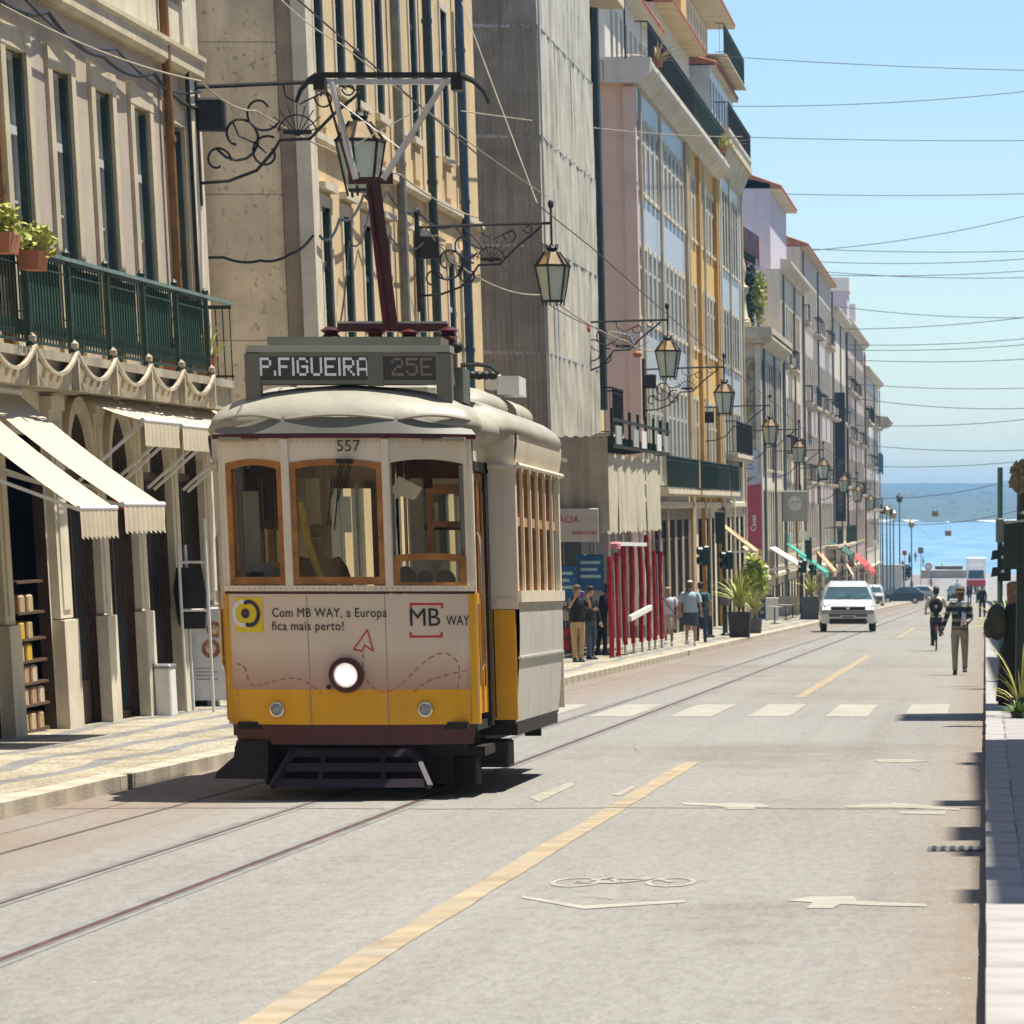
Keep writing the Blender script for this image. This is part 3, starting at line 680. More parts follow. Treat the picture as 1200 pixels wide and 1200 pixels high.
o=leafball(420,.28,.5,.2,.3,3).build('foliage',M['leafy'],fb); 
fb2=thing('flower_box','green plant box at the far left end of the balcony rail','flower box',(-10.5,46.4,4.4))
leafball(260,.2,.35,.2,.35,4).build('foliage',M['leafy'],fb2); MB().hexa([(-.1,-.22,0),(.1,-.22,0),(.1,.22,0),(-.1,.22,0),(-.13,-.26,.2),(.13,-.26,.2),(.13,.26,.2),(-.13,.26,.2)]).build('pot',M['terra'],fb2)
def straps(n,L_,seed,w=.03,up=.8,m='leafy',spread=1.0):
    b=MB(); ra=random.Random(seed)
    for i in range(n):
        a=ra.uniform(0,6.283); le=L_*ra.uniform(.5,1.1); ti=ra.uniform(.1,spread); pts=[]
        d=Vector((math.cos(a),math.sin(a),0)); s=d.cross(Vector((0,0,1)))
        k=6; prev=None; vs=[]; fs=[]
        for j in range(k+1):
            t=j/k; p=d*(le*ti*t*(.4+.6*t))+Vector((0,0,le*up*(t-.55*ti*t*t*1.3))); ww=w*(1-t)**.7*(.5+min(1,t*4)*.5)
            vs+= [p-s*ww,p+s*ww+Vector((0,0,ww*.5))]
            if j: fs.append((2*j-2,2*j-1,2*j+1,2*j))
        b.add(vs,fs)
    return b
pp=thing('balcony_plant','leafy potted plant growing through the right end of the green balcony rail','plant',(-10.8,59.6,3.52))
straps(26,.95,5,.04,.9,spread=.6).build('foliage',M['leafy'],pp); MB().lathe([(.11,0),(.15,.22),(.16,.25)],(0,0,0),12).build('pot',M['terra'],pp)
pp=thing('balcony_plant','small yellow-green plant between the last two green railing screens','plant',(-10.82,57.2,3.52))
straps(22,.8,8,.035,1.0,spread=.45).build('foliage',M['leaf'],pp); MB().lathe([(.1,0),(.14,.2),(.15,.22)],(0,0,0),12).build('pot',M['terra'],pp)
# awnings
def awning(name,label,ya,yb,zt,zf,proj,val,arms=True,group=None,armz=-.9,scal=True):
    t=thing(name,label,'awning',(PX,(ya+yb)/2,zt),0,group); hw=(yb-ya)/2; dz=zf-zt
    b=MB(); n=10
    def fn(u,v): y=-hw+2*hw*u; return (.1+(proj-.1)*v, y, dz*v-.05*math.sin(math.pi*v)-.006*math.sin(u*40))
    b.grid(fn,12,8); b.add([(.1,-hw,0),(.1,hw,0),(.1,hw,.07),(.1,-hw,.07)],[(0,1,2,3)]); b.build('canopy',M['canvas'],t,smooth=True)
    b=MB(); nn=60; ra=random.Random(int(ya*10))
    def fv(u,v): y=-hw+2*hw*u; return (proj+.02+.018*math.sin(u*55+ra.random()*.3)*v, y, dz-val*v*(1+ (.07*math.sin(u*55) if scal else 0)*v))
    b.grid(fv,nn,3); b.build('valance',M['canvas'],t,smooth=True)
    MB().tube([(proj,-hw,dz),(proj,hw,dz)],.03,8).build('front_bar',M['white'],t,smooth=True)
    MB().tube([(.1,-hw,0.03),(.1,hw,0.03)],.06,8).build('roller',M['white'],t,smooth=True)
    if arms:
        for y in (-hw+.1,hw-.1): MB().bar((proj,y,dz-.02),(.12,y,dz+armz),.035).build('arm',M['stonew'] if False else M['white'],t)
    return t
awning('awning','nearest cream canvas awning with fringed valance at the left edge',44.65,46.6,3.04,1.78,1.7,.3,group='low cream awnings',armz=.55)
awning('awning','cream canvas awning with fringed valance just right of the nearest one',46.95,49.3,3.04,1.82,1.7,.3,group='low cream awnings',armz=.4)
for k,(a,l) in enumerate(((51.9,'first shallow cream awning tucked under the green balcony'),(54.35,'second shallow cream awning under the green balcony'),(56.8,'third shallow cream awning under the balcony, beside the tram roof'),(59.2,'last shallow cream awning under the right end of the balcony'))):
    awning('awning',l,a,a+2.25,3.16,2.80-.02*k,1.0,.30,group='shallow cream awnings under the balcony',armz=-.75,scal=False)
# goods, doors and planter boards between pilasters at the far left
sh=thing('shop_shelf','wooden shelf of wares in the left doorway, yellow box on top','shelf',(PX-.12,49.75,rz(49.7)+.13))
MB().box(-.3,.1,-.7,.7,0,.04).build('board',M['frameb'],sh)
for k,z in enumerate((.3,.55,.8,1.05,1.35,1.7)):
    MB().box(-.28,.12,-.68,.68,z,z+.03).build('board',M['frameb'],sh)
cols=[(.45,.3,.16),(.5,.36,.2),(.42,.26,.14),(.55,.42,.28),(.6,.38,.03)]
for k in range(14):
    z=(.04,.33,.58,.83,1.08,1.38)[k%6]; y=-.55+.42*(k//6)+.1*(k%3); bx_=MB().cbox(-.1,.1,-.13,.13,0,.19,.02).build('wares_box',mat('ware_%d'%(k%5),cols[k%5],.8,.3,8),sh,loc=(0,y,z))
g=thing('menu_board','white standing menu board with round food pictures beside the tram','menu board',(-10.83,59.0,rz(59)+.13),R(8))
MB().cbox(-.3,.3,-.03,.03,.12,1.38,.02).build('panel',mat('menu_white',(.55,.56,.6),.5,.1,4),g)
for x in (-.3,.27): MB().box(x,x+.03,-.2,.2,0,.05).build('foot',M['iron'],g); MB().box(x,x+.03,-.035,.035,.0,1.42).build('upright',M['iron'],g)
for (x,z,r) in ((.08,1.08,.11),(.02,.82,.13)):
    MB().lathe([(r,-.034),(r,-.038)],(x,0,z),18,'y').build('food_picture',mat('food_brown',(.3,.13,.07),.6,.6,18),g); MB().lathe([(r*.55,-.039),(r*.5,-.041)],(x,0,z),14,'y').build('food_picture',mat('food_cream',(.6,.45,.33),.6,.5,20),g)
for k in range(4): MB().box(-.2,.05+.04*(k%2),-.034,-.031,.55-.05*k,.565-.05*k).build('print_line',mat('print_grey',(.2,.18,.3),.6),g)
g=thing('counter_box','pale wooden box on the pavement in front of the last arches','box',(PX+.28,56.2,rz(56)+.13))
MB().cbox(-.12,.1,-.2,.2,0,.62,.02).build('casing',M['white'],g); MB().cbox(-.13,.11,-.21,.21,.62,.66,.015).build('lid',M['steel'],g)
fr=thing('clothes_frame','white pipe rack with dark garments hanging outside the shop, left of the tram','clothes rack',(-10.93,57.6,rz(57.6)+.13))
for (x,y) in ((0,0),(.37,0),(0,.5)): MB().tube([(x,y,0),(x,y,2.55 if x else 2.2)],.022,8).build('pole',M['white'],fr,smooth=True)
for z in (1.35,1.98): MB().tube([(0,0,z),(.37,0,z)],.018,8).build('rail',M['white'],fr,smooth=True)
for k in range(3):
    MB().loft([[(-.16,-.05,1.1+.04*k),(.16,-.05,1.1),(.16,.05,1.1),(-.16,.05,1.1)],[(-.2,-.06,1.6),(.2,-.06,1.6),(.2,.06,1.6),(-.2,.06,1.6)],[(-.15,-.03,1.9),(.15,-.03,1.9),(.15,.03,1.9),(-.15,.03,1.9)]]).build('garment',M['dark'],fr,loc=(.12-.06*k,.2+.2*k,0))
for k,(y,m_) in enumerate(((51.9,'iron'),(56.9,'iron'))):
    pass
# ================= beige stone building (second block) =================
S2=style('b2',frame=M['frameg'],glass=M['glassb'],sur=M['stonew'],sw=.17,sp=.03,depth=.10,tr=.72,fine=0,fw=.06,bars=3)
S2b=style('b2b',frame=M['frame'],glass=M['glassb'],sur=M['stonew'],sw=.17,sp=.03,depth=.10,tr=.72,fine=0,fw=.06,bars=3)
B=Bld('beige_building','beige building with pitted stone side wall and rows of tall narrow windows behind the tram','building',PX,72.0)
WY=[73.7+2.42*i for i in range(9)]; yE=96.0
hl=[(y-.5,y+.5,3.4,6.7) for y in WY]; hu=[(y-.5,y+.5,8.75,11.6) for y in WY]; hg=[(y-.75,y+.75,-1.5,2.2) for y in WY]
B.wall(72.0,yE,-1.8,15,hl+hu+hg,M['beige'],reveal=M['stonew'],thick=1.0,depth=.16)
b=B.mb(); b.box(PX-14,PX-.35,72.0,yE,-1.8,15); B.put(b,'side_wall',M['stone2'])
# ashlar blocks of the side wall: large pitted panels with joints between them
ra=random.Random(3); zc=[-1.6,.3,2.15,4.45,6.75,9.1,11.4,13.6]
for i in range(len(zc)-1):
    for x0,x1 in ((PX-1.72,PX-.42),(PX-3.4,PX-1.75)):
        b=B.mb(); b.cbox(x0,x1,71.93+ra.uniform(0,.006),72.05,zc[i]+.004,zc[i+1]-.004,.006); B.put(b,'stone_panel',M['stone2'])
b=B.mb(); b.box(PX-.40,PX-.14,71.86,72.02,-1.7,15); B.put(b,'brown_corner_strip',mat('brown_stone',(.33,.24,.16),.9,.25,1.5,.4,20,dirt=.4))
b=B.mb(); b.box(PX-.14,PX+.10,71.80,72.5,-1.7,15); B.put(b,'corner_pilaster',M['stonew'])
b=B.mb(); b.box(PX-1.95,PX-1.72,71.80,71.9,-1.7,15); B.put(b,'yellow_strip',M['beige'])
for i,y in enumerate(WY):
    window(B,y,3.4,1.0,3.28,S2b if i>3 else S2); window(B,y,8.75,1.0,2.85,S2)
    for za,zb in ((3.45,6.6),(8.8,11.5)):
        b=B.mb(); b.box(PX-.08,PX-.005,y+.41,y+.48,za,zb); B.put(b,'shutter',M['frameg'])
    b=B.mb(); b.box(PX+.0,PX+.14,y-.72,y+.72,6.92,7.03); B.put(b,'window_cap',M['stonew'])
    b=B.mb(); b.box(PX+.0,PX+.05,y-.5,y+.5,7.95,8.45); B.put(b,'apron_panel',M['beige'])
B.cornice(72.3,yE,7.62,[(0,0),(.08,0),(.14,.05),(.14,.16),(0,.2)],M['stonew'],'string_course')
B.cornice(72.3,yE,2.75,[(0,0),(.12,0),(.2,.08),(.2,.2),(0,.24)],M['stonew'],'string_course')
for y,m_ in ((82.3,'frameg'),(86.9,'frameg'),(92.3,'bluepipe')):
    if m_=='bluepipe' : M['bluepipe']=mat('blue_pipe',(.03,.07,.13),.5,.3,4)
    g=B.mb(); g.tube([(PX+.16,y,14.5),(PX+.16,y,-1.4)],.09,8)
    for z in (2,5,8,11): g.lathe([(.11,-.04),(.11,.04)],(PX+.16,y,z),8)
    B.put(g,'drain_pipe',M[m_] if y>84 else mat('grey_green_pipe',(.2,.2,.17),.6,.3,4),smooth=True)
for y in WY:
    b=B.mb(); b.box(PX-.12,PX-.06,y-.75,y+.75,-1.4,2.2); B.put(b,'shop_window',M['glass'])
cable('facade_cable',[(-14,71.7,5.9),(-12.6,71.7,5.75),(-12.0,71.7,5.7),(-11.5,71.7,5.8),(PX+.1,71.7,6.1)],.022,M['iron'],'black cable strung across the pitted side wall','cable','cables along the facades',sag=.05)
cable('facade_cable',[(PX+.16,72,6.1),(PX+.2,74,6.5),(PX+.2,77,7.1),(PX+.2,80,7.35),(PX+.2,84,7.3),(PX+.2,90,7.4),(PX+.2,96,7.3)],.025,M['iron'],'bundle of cables looped along the beige facade','cable','cables along the facades',sag=.18)
cable('facade_cable',[(PX+.16,72.6,6.3),(PX+.18,73,4.5),(PX+.2,75,6.2),(PX+.22,77.5,6.9),(PX+.2,80,6.6),(PX+.2,86,7.0)],.016,M['iron'],'thin cable hanging in loops beside the first windows of the beige facade','cable','cables along the facades',sag=.3)

# ================= scaffold wrapped building =================
B=Bld('netted_building','building wrapped in scaffold netting, its side coloured dark for shade and its front pale for sun','building',PX,104)
net1=mat('shaded_net',(.36,.32,.25),.95,.35,.8,.4,14,dirt=.6,dcol=(.17,.14,.10),streak=.75)  # darker copy of the net: shade on the camera-facing side is in its colour
net2=mat('lit_net',(.60,.565,.45),.95,.22,.9,.4,9,dirt=.4,dcol=(.30,.27,.2),streak=.6)  # same net in its sunlit tone, for the street front
b=B.mb(); b.box(PX-8,PX,104.3,126,-2.2,22); B.put(b,'wall',M['beige'])
ra=random.Random(5)
def netpanel(name,P,nu,nv,amp,nrm,seed,m):
    rr=random.Random(seed); ph=[rr.uniform(0,6.28) for _ in range(8)]
    def fn(u,v):
        p=P(u,v); d=amp*(math.sin(u*26+ph[0]+.6*math.sin(v*3+ph[1]))*.7+math.sin(u*9+ph[2]+v*1)*.5+math.sin(v*9+ph[3]+u*3)*.12+math.sin(u*61+v*2+ph[4])*.25)
        e=4*u*(1-u)
        return Vector(p)+nrm*(d*(.35+.65*min(1,e*3)))
    b=B.mb(); b.grid(fn,nu,nv); return B.put(b,name,m,smooth=True)
lv=[-.2,2.9,5.35,7.8,10.25,12.7,15.2,17.8,20.5]
for i in range(1,8):
    for k in range(3):
        xa=-12.2+.53*k*1.0; xb=xa+.53
        netpanel('net_sheet',lambda u,v,xa=xa,xb=xb,i=i:(xa+(xb-xa)*u,103.9,lv[i]+(lv[i+1]-lv[i])*v+.01),30,12,.016,Vector((0,1,0)),i*10+k,net1)
ys=[103.9+2.0*k for k in range(8)]
for i in range(1,8):
    for k in range(7):
        zb=lambda y:(3.05+.05*(y-104)) if i==1 else lv[i]
        netpanel('net_sheet',lambda u,v,k=k,i=i:(-10.6,ys[k]+2.0*u,(zb(ys[k]+2*u))+(lv[i+1]-zb(ys[k]+2*u))*v+(.05*math.sin(u*7) if (i==4) else 0)),34,16,.045,Vector((1,0,0)),i*17+k+90,net2)
for i in range(1,9):
    b=B.mb(); b.tube([(-12.3,103.92,lv[i]),(-10.62,103.92,lv[i]),(-10.62,118,lv[i])],.05,6); B.put(b,'scaffold_ledger',M['steel'],smooth=True)
for k in range(4):
    b=B.mb(); b.tube([(-12.15+.53*k,103.97,-1.6),(-12.15+.53*k,103.97,20)],.026,6); B.put(b,'scaffold_upright',M['steel'],smooth=True)
for k in range(8):
    b=B.mb(); b.tube([(-10.72,104+2*k,3.1),(-10.72,104+2*k,20)],.022,6); B.put(b,'scaffold_upright',M['steel'],smooth=True)
b=B.mb(); b.tube([(PX+.35,121.5,15.0),(PX+.35,121.5,4.4)],.16,8); B.put(b,'drain_pipe',mat('dark_pipe',(.03,.05,.05),.5,.3,3),smooth=True)
b=B.mb(); b.box(PX,PX+.3,119.2,120.6,4.5,12.8); B.put(b,'dark_slot',M['dark'])
b=B.mb(); b.box(PX-.02,PX+.9,119.5,125.5,15.4,15.7); bo=B.put(b,'balcony',M['stonew']); railing(B,119.5,125.5,15.7,PX+.9,1.1,M['irong'],.16,bo)
bluem=mat('torn_blue_strip',(.06,.13,.25),.8,.3,5)
b=B.mb(); zz=[9.2+.0*j-.42*j for j in range(12)]; b.add([(-10.50+.01*(j%2),106.0+.05*math.sin(j)+s*(.05+.012*j*(1 if j<9 else .2)),zz[j]) for j in range(12) for s in (-1,1)],[(2*j,2*j+1,2*j+3,2*j+2) for j in range(11)]); B.put(b,'torn_strip',bluem)
b=B.mb(); b.ball((-10.44,113.5,6.3),(.05,.30,.13),8,6); B.put(b,'red_flag',mat('faded_red_cloth',(.55,.12,.10),.8),smooth=True)
b=B.mb(); b.box(PX+.1,PX+.9,118.6,122,3.6,3.7); bo=B.put(b,'balcony',M['stonew']); railing(B,118.6,122,3.7,PX+.9,1.25,M['iron'],.14,bo)

# ----- scaffold walkway with canopy and red sleeved poles -----
sc=thing('scaffold_walkway','pavement scaffold with a hung pale tarpaulin on top and red padded poles below','scaffold',(-8.9,100.4,rz(100.4)+.13))
def SL3(x,y,z): return (x+8.9,y-100.4,z-(rz(100.4)+.13))
px_=[100.6,102.3,104.4,106.9,109.6,111.9,113.9,116.2]
M['pink']=mat('faded_pink_cloth',(.55,.20,.22),.8,.2,8)
for k,y in enumerate(px_):
    z0=rz(y)+.13; p=MB(); p.tube([SL3(-8.9,y,z0),SL3(-8.9,y,1.25+.0*k)],.03,6); p.lathe([(.08,0),(.08,.02)],SL3(-8.9,y,z0),8); po=p.build('pole',M['steel'],sc,smooth=True)
    rr=random.Random(k); b0=z0+(.02 if k<2 else .25); h=2.72 if k<5 else (2.62 if k!=5 else 3.0); n=16; lst=[];rad=[]
    if k in(0,):h=2.6
    for j in range(n+1): lst.append(SL3(-8.9+rr.uniform(-.008,.008)+.012*math.sin(j*.4+k),y+rr.uniform(-.012,.012),b0+(h-.3)*j/n)); rad.append(.06+.010*rr.random())
    s_=MB(); s_.tube(lst,rad,9); so_=s_.build('red_sleeve',M['red'],po,smooth=True)
    pi=MB(); pi.tube([SL3(-8.79,y-.04,b0+.1),SL3(-8.79,y-.04,b0+h*.5),SL3(-8.80,y-.04,b0+h-.4)],.010,4); pi.build('seam_piping',M['alu'],so_)
g=MB(); g.cbox(-.10,.20,-.35,.35,0,.15,.04); g.build('pink_cloth',M['pink'],sc,loc=SL3(-8.9,101.2,.82))
b=MB(); b.bar(SL3(-8.8,101.5,rz(101)+2.75),SL3(-8.8,110,rz(106)+2.75),.09); b.build('cross_bar',M['white'],sc)
b=MB(); b.bar(SL3(-8.78,104.5,rz(104)+1.0),SL3(-8.78,111,rz(106)+1.15),.10,.12); b.build('cross_bar',M['white'],sc)
for y in (100.6,105,109.7,114.6,118.5):
    b=MB(); b.tube([SL3(-10.9,y,rz(y)+.1),SL3(-10.9,y,3)],.03,6); b.build('pole',M['steel'],sc,smooth=True)
def tarp(P,nu,nv,amp,nrm,seed,m,name):
    rr=random.Random(seed); ph=[rr.uniform(0,6.28) for _ in range(6)]
    def fn(u,v):
        q=P(u,v); d=amp*(math.sin(u*19+ph[0]+math.sin(v*3))*(.2+.9*(1-v))+.7*math.sin(u*7+ph[1]+v)); e=Vector(q)+nrm*d; e.z+=.03*math.sin(u*30+ph[2]); return e
    MB().grid(fn,nu,nv).build(name,m,sc,smooth=True)
tp=mat('cream_tarp',(.56,.51,.38),.9,.15,1.5,.4,12,dirt=.3,dcol=(.33,.29,.2),streak=.3)
for k in range(6):
    ya=100.3+2.72*k; yb=ya+2.72
    zt=2.98; tarp(lambda u,v,ya=ya,yb=yb:SL3(-8.86,ya+(yb-ya)*u,1.17+(-.10+.0*u)*0+(zt-1.17)*v),30,14,.03,Vector((1,0,0)),k,tp,'tarpaulin')
for k in range(2): tarp(lambda u,v,k=k:SL3(-11.1+2.25*(k+u)/2,100.28,.1+(.98-.5*k*0)*0+1.1+(2.15+.0*u)*v),26,14,.035,Vector((0,1,0)),k+20,net1,'tarpaulin')  # end tarpaulin takes the net colour with shade painted in
b=MB(); b.box(-2.3,0.05,0,16.5,4.95,5.02); b.build('deck',M['frameb'],sc,loc=(0,0,-.0-.0))
for k in range(14):
    y=100.4+1.28*k; b=MB(); b.box(*[0]*0) if False else None
    b=MB(); b.bar(SL3(-11.1,y,3.05),SL3(-8.75,y,3.32),.07,.12); b.build('deck_beam',M['greendk'],sc)
for z in (3.15,3.75):
    b=MB(); b.bar(SL3(-8.75,100.3,z),SL3(-8.75,118.4,z),.07); b.build('guard_rail',M['greendk'],sc)
for k in range(8):
    b=MB(); b.bar(SL3(-8.75,100.4+2.5*k,3.1),SL3(-8.75,100.4+2.5*k,4.0),.07); b.build('guard_post',M['greendk'],sc)
for k in (0,2,3,5,6):
    b=MB(); b.box(0,.03,0,1.5,0,.42); b.build('guard_board',M['white'] if k%2 else M['alu'],sc,loc=SL3(-8.72,100.9+2.5*k,3.2))
# pharmacy sign behind the canopy, on the wall facing the camera
g=thing('pharmacy_sign','pale sign board with red letters CIA on the netted corner, right of the tram','sign',(-9.95,100.1,.98))
MB().cbox(-1.55,.86,-.04,.04,0,.76,.02).build('board',mat('sign_greywhite',(.40,.38,.36),.6,.1,3),g)
rt=mat('sign_red',(.42,.03,.04),.5)
text('lettering','FARMÁCIA',.215,rt,g,(-.11,-.05,.5))
text('lettering','FARMÁCIA',.12,rt,g,(.52,-.05,.2))
# shopfront on the ground floor under the scaffold
B=Bld('corner_shop','dim corner shop stocked with goods under the scaffold, blue signs above','shop',PX,104.35)
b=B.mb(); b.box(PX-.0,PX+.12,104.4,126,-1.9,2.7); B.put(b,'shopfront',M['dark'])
bs=mat('blue_sign',(.01,.10,.28),.5,.2,4)
for k,(x,y,z,c) in enumerate(((-10.05,100.9,.02,'a'),(-9.5,102.2,.25,'b'))):
    g=thing('hanging_sign',('large' if c=='a' else 'smaller')+' blue hanging sign with pale lines of print, right of the tram','sign',(x,y,z))
    MB().cbox(-.32,.32,-.03,.03,-.42,.42,.02).build('panel',bs,g)
    for j in range(3): MB().box(-.24,.24-.08*(j%2),-.036,-.031,.2-.16*j,.27-.16*j).build('print_line',mat('sign_print',(.35,.55,.6),.6),g)
    MB().tube([(0,0,.42),(0,0,1.2)],.012,5).build('hanger',M['iron'],g)
rk=thing('souvenir_rack','rack of colourful souvenirs behind the people at the scaffold','rack',(-10.6,103.2,rz(103)+.13))
ra=random.Random(9); cl=[(.5,.04,.04),(.5,.4,.3),(.1,.12,.3),(.55,.5,.45),(.25,.07,.04),(.05,.06,.08)]
gm_=[mat('goods_%d'%k,c,.7,.3,8) for k,c in enumerate(cl)]
for k in range(5): MB().box(-.7,.7,-.2,.2,.35*k+.1,.35*k+.13).build('shelf',M['frameb'],rk)
for k in range(24):
    x=-.6+.24*(k%6); z=.13+.35*(k//6); MB().cbox(-.1,.1,-.12,.1,0,ra.uniform(.15,.3),.02).build('goods',gm_[ra.randrange(6)],rk,loc=(x,-.05,z))

# ================= long pastel block =================
def gable(B,y0,y1,z,X,eave,rise,m,proj=.35,depth=6):
    b=B.mb(); n=max(3,int((y1-y0)/.5))
    b.add([(X+proj,y0,z-.05),(X+proj,y1,z-.05),(X-depth,y1,z+rise),(X-depth,y0,z+rise)],[(0,1,2,3)]); b.add([(X+proj,y0,z-.15),(X+proj,y1,z-.15),(X+proj,y1,z-.05),(X+proj,y0,z-.05)],[(0,1,2,3)])
    b.add([(X+proj,y0,z-.15),(X-depth,y0,z-.15),(X-depth,y0,z+rise),(X+proj,y0,z-.05)],[(0,1,2,3)])
    b.m=1; b.add([(X+proj,y0,z-.16),(X-.6,y0,z-.16),(X-.6,y1,z-.16),(X+proj,y1,z-.16)],[(0,1,2,3)]); b.m=0
    for i in range(n):
        y=y0+(y1-y0)*(i+.5)/n; b.tube([(X+proj+.02,y,z-.03),(X-depth*.5,y,z+rise*.5+.02)],.08,5)
    return B.put(b,'roof',[m,M['stonew']])
pinks=mat('pink_stucco',(.68,.49,.39),.9,.1,1.2,.2,12,dirt=.15,dcol=(.45,.3,.24),streak=.2)
bluet=mat('pale_blue_tiles',(.45,.50,.52),.45,.14,4,.2,20,dirt=.2,dcol=(.3,.33,.36))
creamt=mat('cream_facade',(.66,.58,.44),.85,.12,1,.2,12,streak=.25)
lil=mat('lilac_plaster',(.52,.47,.52),.9,.1,1,.2,12,streak=.25,dcol=(.35,.3,.33))
yel=mat('ochre_yellow_plaster',(.66,.42,.13),.9,.12,1,.2,12,streak=.25,dcol=(.4,.25,.1))
oran=mat('orange_stone',(.54,.31,.08),.9,.15,1.5,.2,12,streak=.2,dcol=(.3,.18,.08))
whit=mat('white_plaster',(.64,.58,.49),.9,.1,1,.2,12,streak=.3,dcol=(.42,.38,.34))
M['slate']=mat('slate_paint',(.10,.12,.13),.6,.3,4)
S4=style('b4',frame=M['frame'],glass=M['glass'],sur=M['stonew'],sw=.16,sp=.02,depth=.06,tr=.72,fw=.07)
S4g=style('b4g',frame=M['frameg'],glass=M['glass'],sur=M['stonew'],sw=.14,sp=.02,depth=.06,tr=.72,fw=.07)
def windows(B,Y,rows,st,wd):
    hs=[]
    for z,h in rows:
        for y in Y: hs.append((y-wd/2,y+wd/2,z,z+h))
    for z,h in rows:
        for y in Y: window(B,y,z,wd,h,st)
    return hs
def shops(B,y0,y1,n,z0,z1,m=None):
    p=(y1-y0)/n; return [(y0+p*(i+.5)-p*.33,y0+p*(i+.5)+p*.33,z0,z1) for i in range(n)]
def shopfront(B,hs):
    for k,h in enumerate(hs):
        b=B.mb(); b.box(B.X-.20,B.X-.14,h[0],h[1],h[2],h[3]); o=B.put(b,'shop_window',M['glass']); b=B.mb()
        for y in (h[0],(h[0]+h[1])/2-.04,h[1]-.08): b.box(B.X-.14,B.X-.06,y,y+.08,h[2],h[3])
        b.box(B.X-.14,B.X-.06,h[0]+.08,h[1]-.08,h[3]-.7,h[3]-.62); B.put(b,'shop_frame',M['frameb'] if k%2 else M['frameg'],o)
corn=[(0,0),(.15,0),(.25,.15),(.55,.35),(.6,.5),(.6,.62),(0,.75)]
def block(name,label,y0,y1,zt,wallm,rows,st,wd,pitch,gm=None,cat='building',thick=9,corn_=True,gz=1.8,nshop=None,sidem=None):
    B=Bld(name,label,cat,PX,y0); zg=rz(y1)-.6
    Y=[]; y=y0+pitch*.6
    while y+wd/2<y1-.3: Y.append(y); y+=pitch
    hs=windows(B,Y,rows,st,wd); sh=shops(B,y0+.3,y1-.3,nshop or max(2,int((y1-y0)/3.4)),rz(y0)-.2,gz-.5)
    B.wall(y0,y1,gz,zt,hs,wallm,thick=thick,depth=.07,reveal=M['slate']); B.wall(y0,y1,zg,gz,sh,gm or M['stonew'],name='ground_floor_wall',thick=thick,depth=.12,reveal=M['darkwood']); shopfront(B,sh)
    if sidem: 
        b=B.mb(); b.box(PX-thick-.02,PX-.0,y0-.03,y0-.005,gz,zt); B.put(b,'side_wall',sidem)
    if corn_: B.cornice(y0,y1,zt-.2,corn,M['stonew'])
    B.cornice(y0,y1,gz-.1,[(0,0),(.12,0),(.16,.06),(.16,.22),(0,.26)],M['stonew'],'string_course')
    ra_=random.Random(int(y0)); 
    for yy in (y0+.5,y0+(y1-y0)*ra_.uniform(.4,.6),y1-.5): b=B.mb(); b.tube([(PX+.14,yy,zt-.3),(PX+.14,yy,rz(y1))],.06,6); B.put(b,'drain_pipe',ra_.choice([M['iron'],M['slate'],M['brownpipe']] if y0>200 else [M['stonew'],M['slate'],M['stone']]))
    if y0>230:
        for (z,h) in rows[:-1]:
            for y in Y:
                if ra_.random()<.45: balcony(B,y-.9,y+.9,z-.05,.45,1.0,M['stonew'],M['iron'],.45)
        for y in Y:
            if ra_.random()<.3: z=rows[ra_.randrange(len(rows))][0]; b=B.mb(); b.box(PX,PX+.35,y-.95,y-.55,z+.2,z+.7); B.put(b,'air_conditioner',M['white'])
    B.Y=Y; return B
R4=[(11.6,2.2),(7.65,2.2),(2.5,3.2)]
B=block('pink_corner_building','pink corner building with blue tiled front, white cornice and terrace rail',139.5,161.5,14.9,bluet,R4,S4,1.05,1.95,sidem=pinks,gm=mat('peeling_brown_wall',(.30,.23,.16),.9,.4,2,.4,20,dirt=.6,dcol=(.10,.07,.05),streak=.5))
B.cornice(138.95,139.5,14.7,[(-.9,0),(.2,0),(.55,.35),(.6,.75),(-.9,.75)],whit,'cornice_return')
b=B.mb(); b.box(PX-9.1,PX-.92,139.0,139.47,14.72,15.4); B.put(b,'cornice_return',pinks)
b=B.mb(); b.box(PX-.35,PX+.04,139.3,139.8,-2,14.6); B.put(b,'corner_pilaster',pinks)
bo=B.cornice(140,161.5,15.45,[(0,0),(.5,0),(.5,.05),(0,.05)],M['stonew'],'terrace_edge'); railing(B,140.2,161.4,15.5,PX+.42,1.15,M['iron'],.22,bo)
B.wall(142,161.4,15.4,18.4,[(y-.5,y+.5,15.6,17.6) for y in B.Y[2:]],whit,name='attic_wall',X=PX-1.1,thick=6)
for y in B.Y[2:]: window(B,y,15.6,1.0,2.0,style('att',frame=M['frameg'],glass=M['glass'],fw=.07,depth=.2),X=PX-1.1,name='attic_window')
gable(B,141.8,161.6,18.5,PX-1.1,0,1.6,M['roof'],.5,4)
g=B.mb(); g.tube([(PX-.2,138.9,15.4),(PX-.2,138.9,19)],.03,6); B.put(g,'pole',M['iron'])
for k,(y,lbl) in enumerate(((142.5,'dry potted palm on the terrace corner of the pink building'),(176.5,'dry straw-coloured plant on the cornice of the yellow building'))):
    t=thing('terrace_plant',lbl,'plant',(PX+.55,y,15.5),0,'plants on the terrace'); straps(40,1.7,30+k,.06,.6).build('foliage',mat('straw_leaf',(.42,.34,.2),.8,.3,6) if not k else M['leafy'],t); MB().lathe([(.16,0),(.2,.3)],(0,0,0),10).build('pot',M['terra'],t)
balcony(B,145,161,2.35,.4,1.1,M['stonew'],M['irong'],.16)
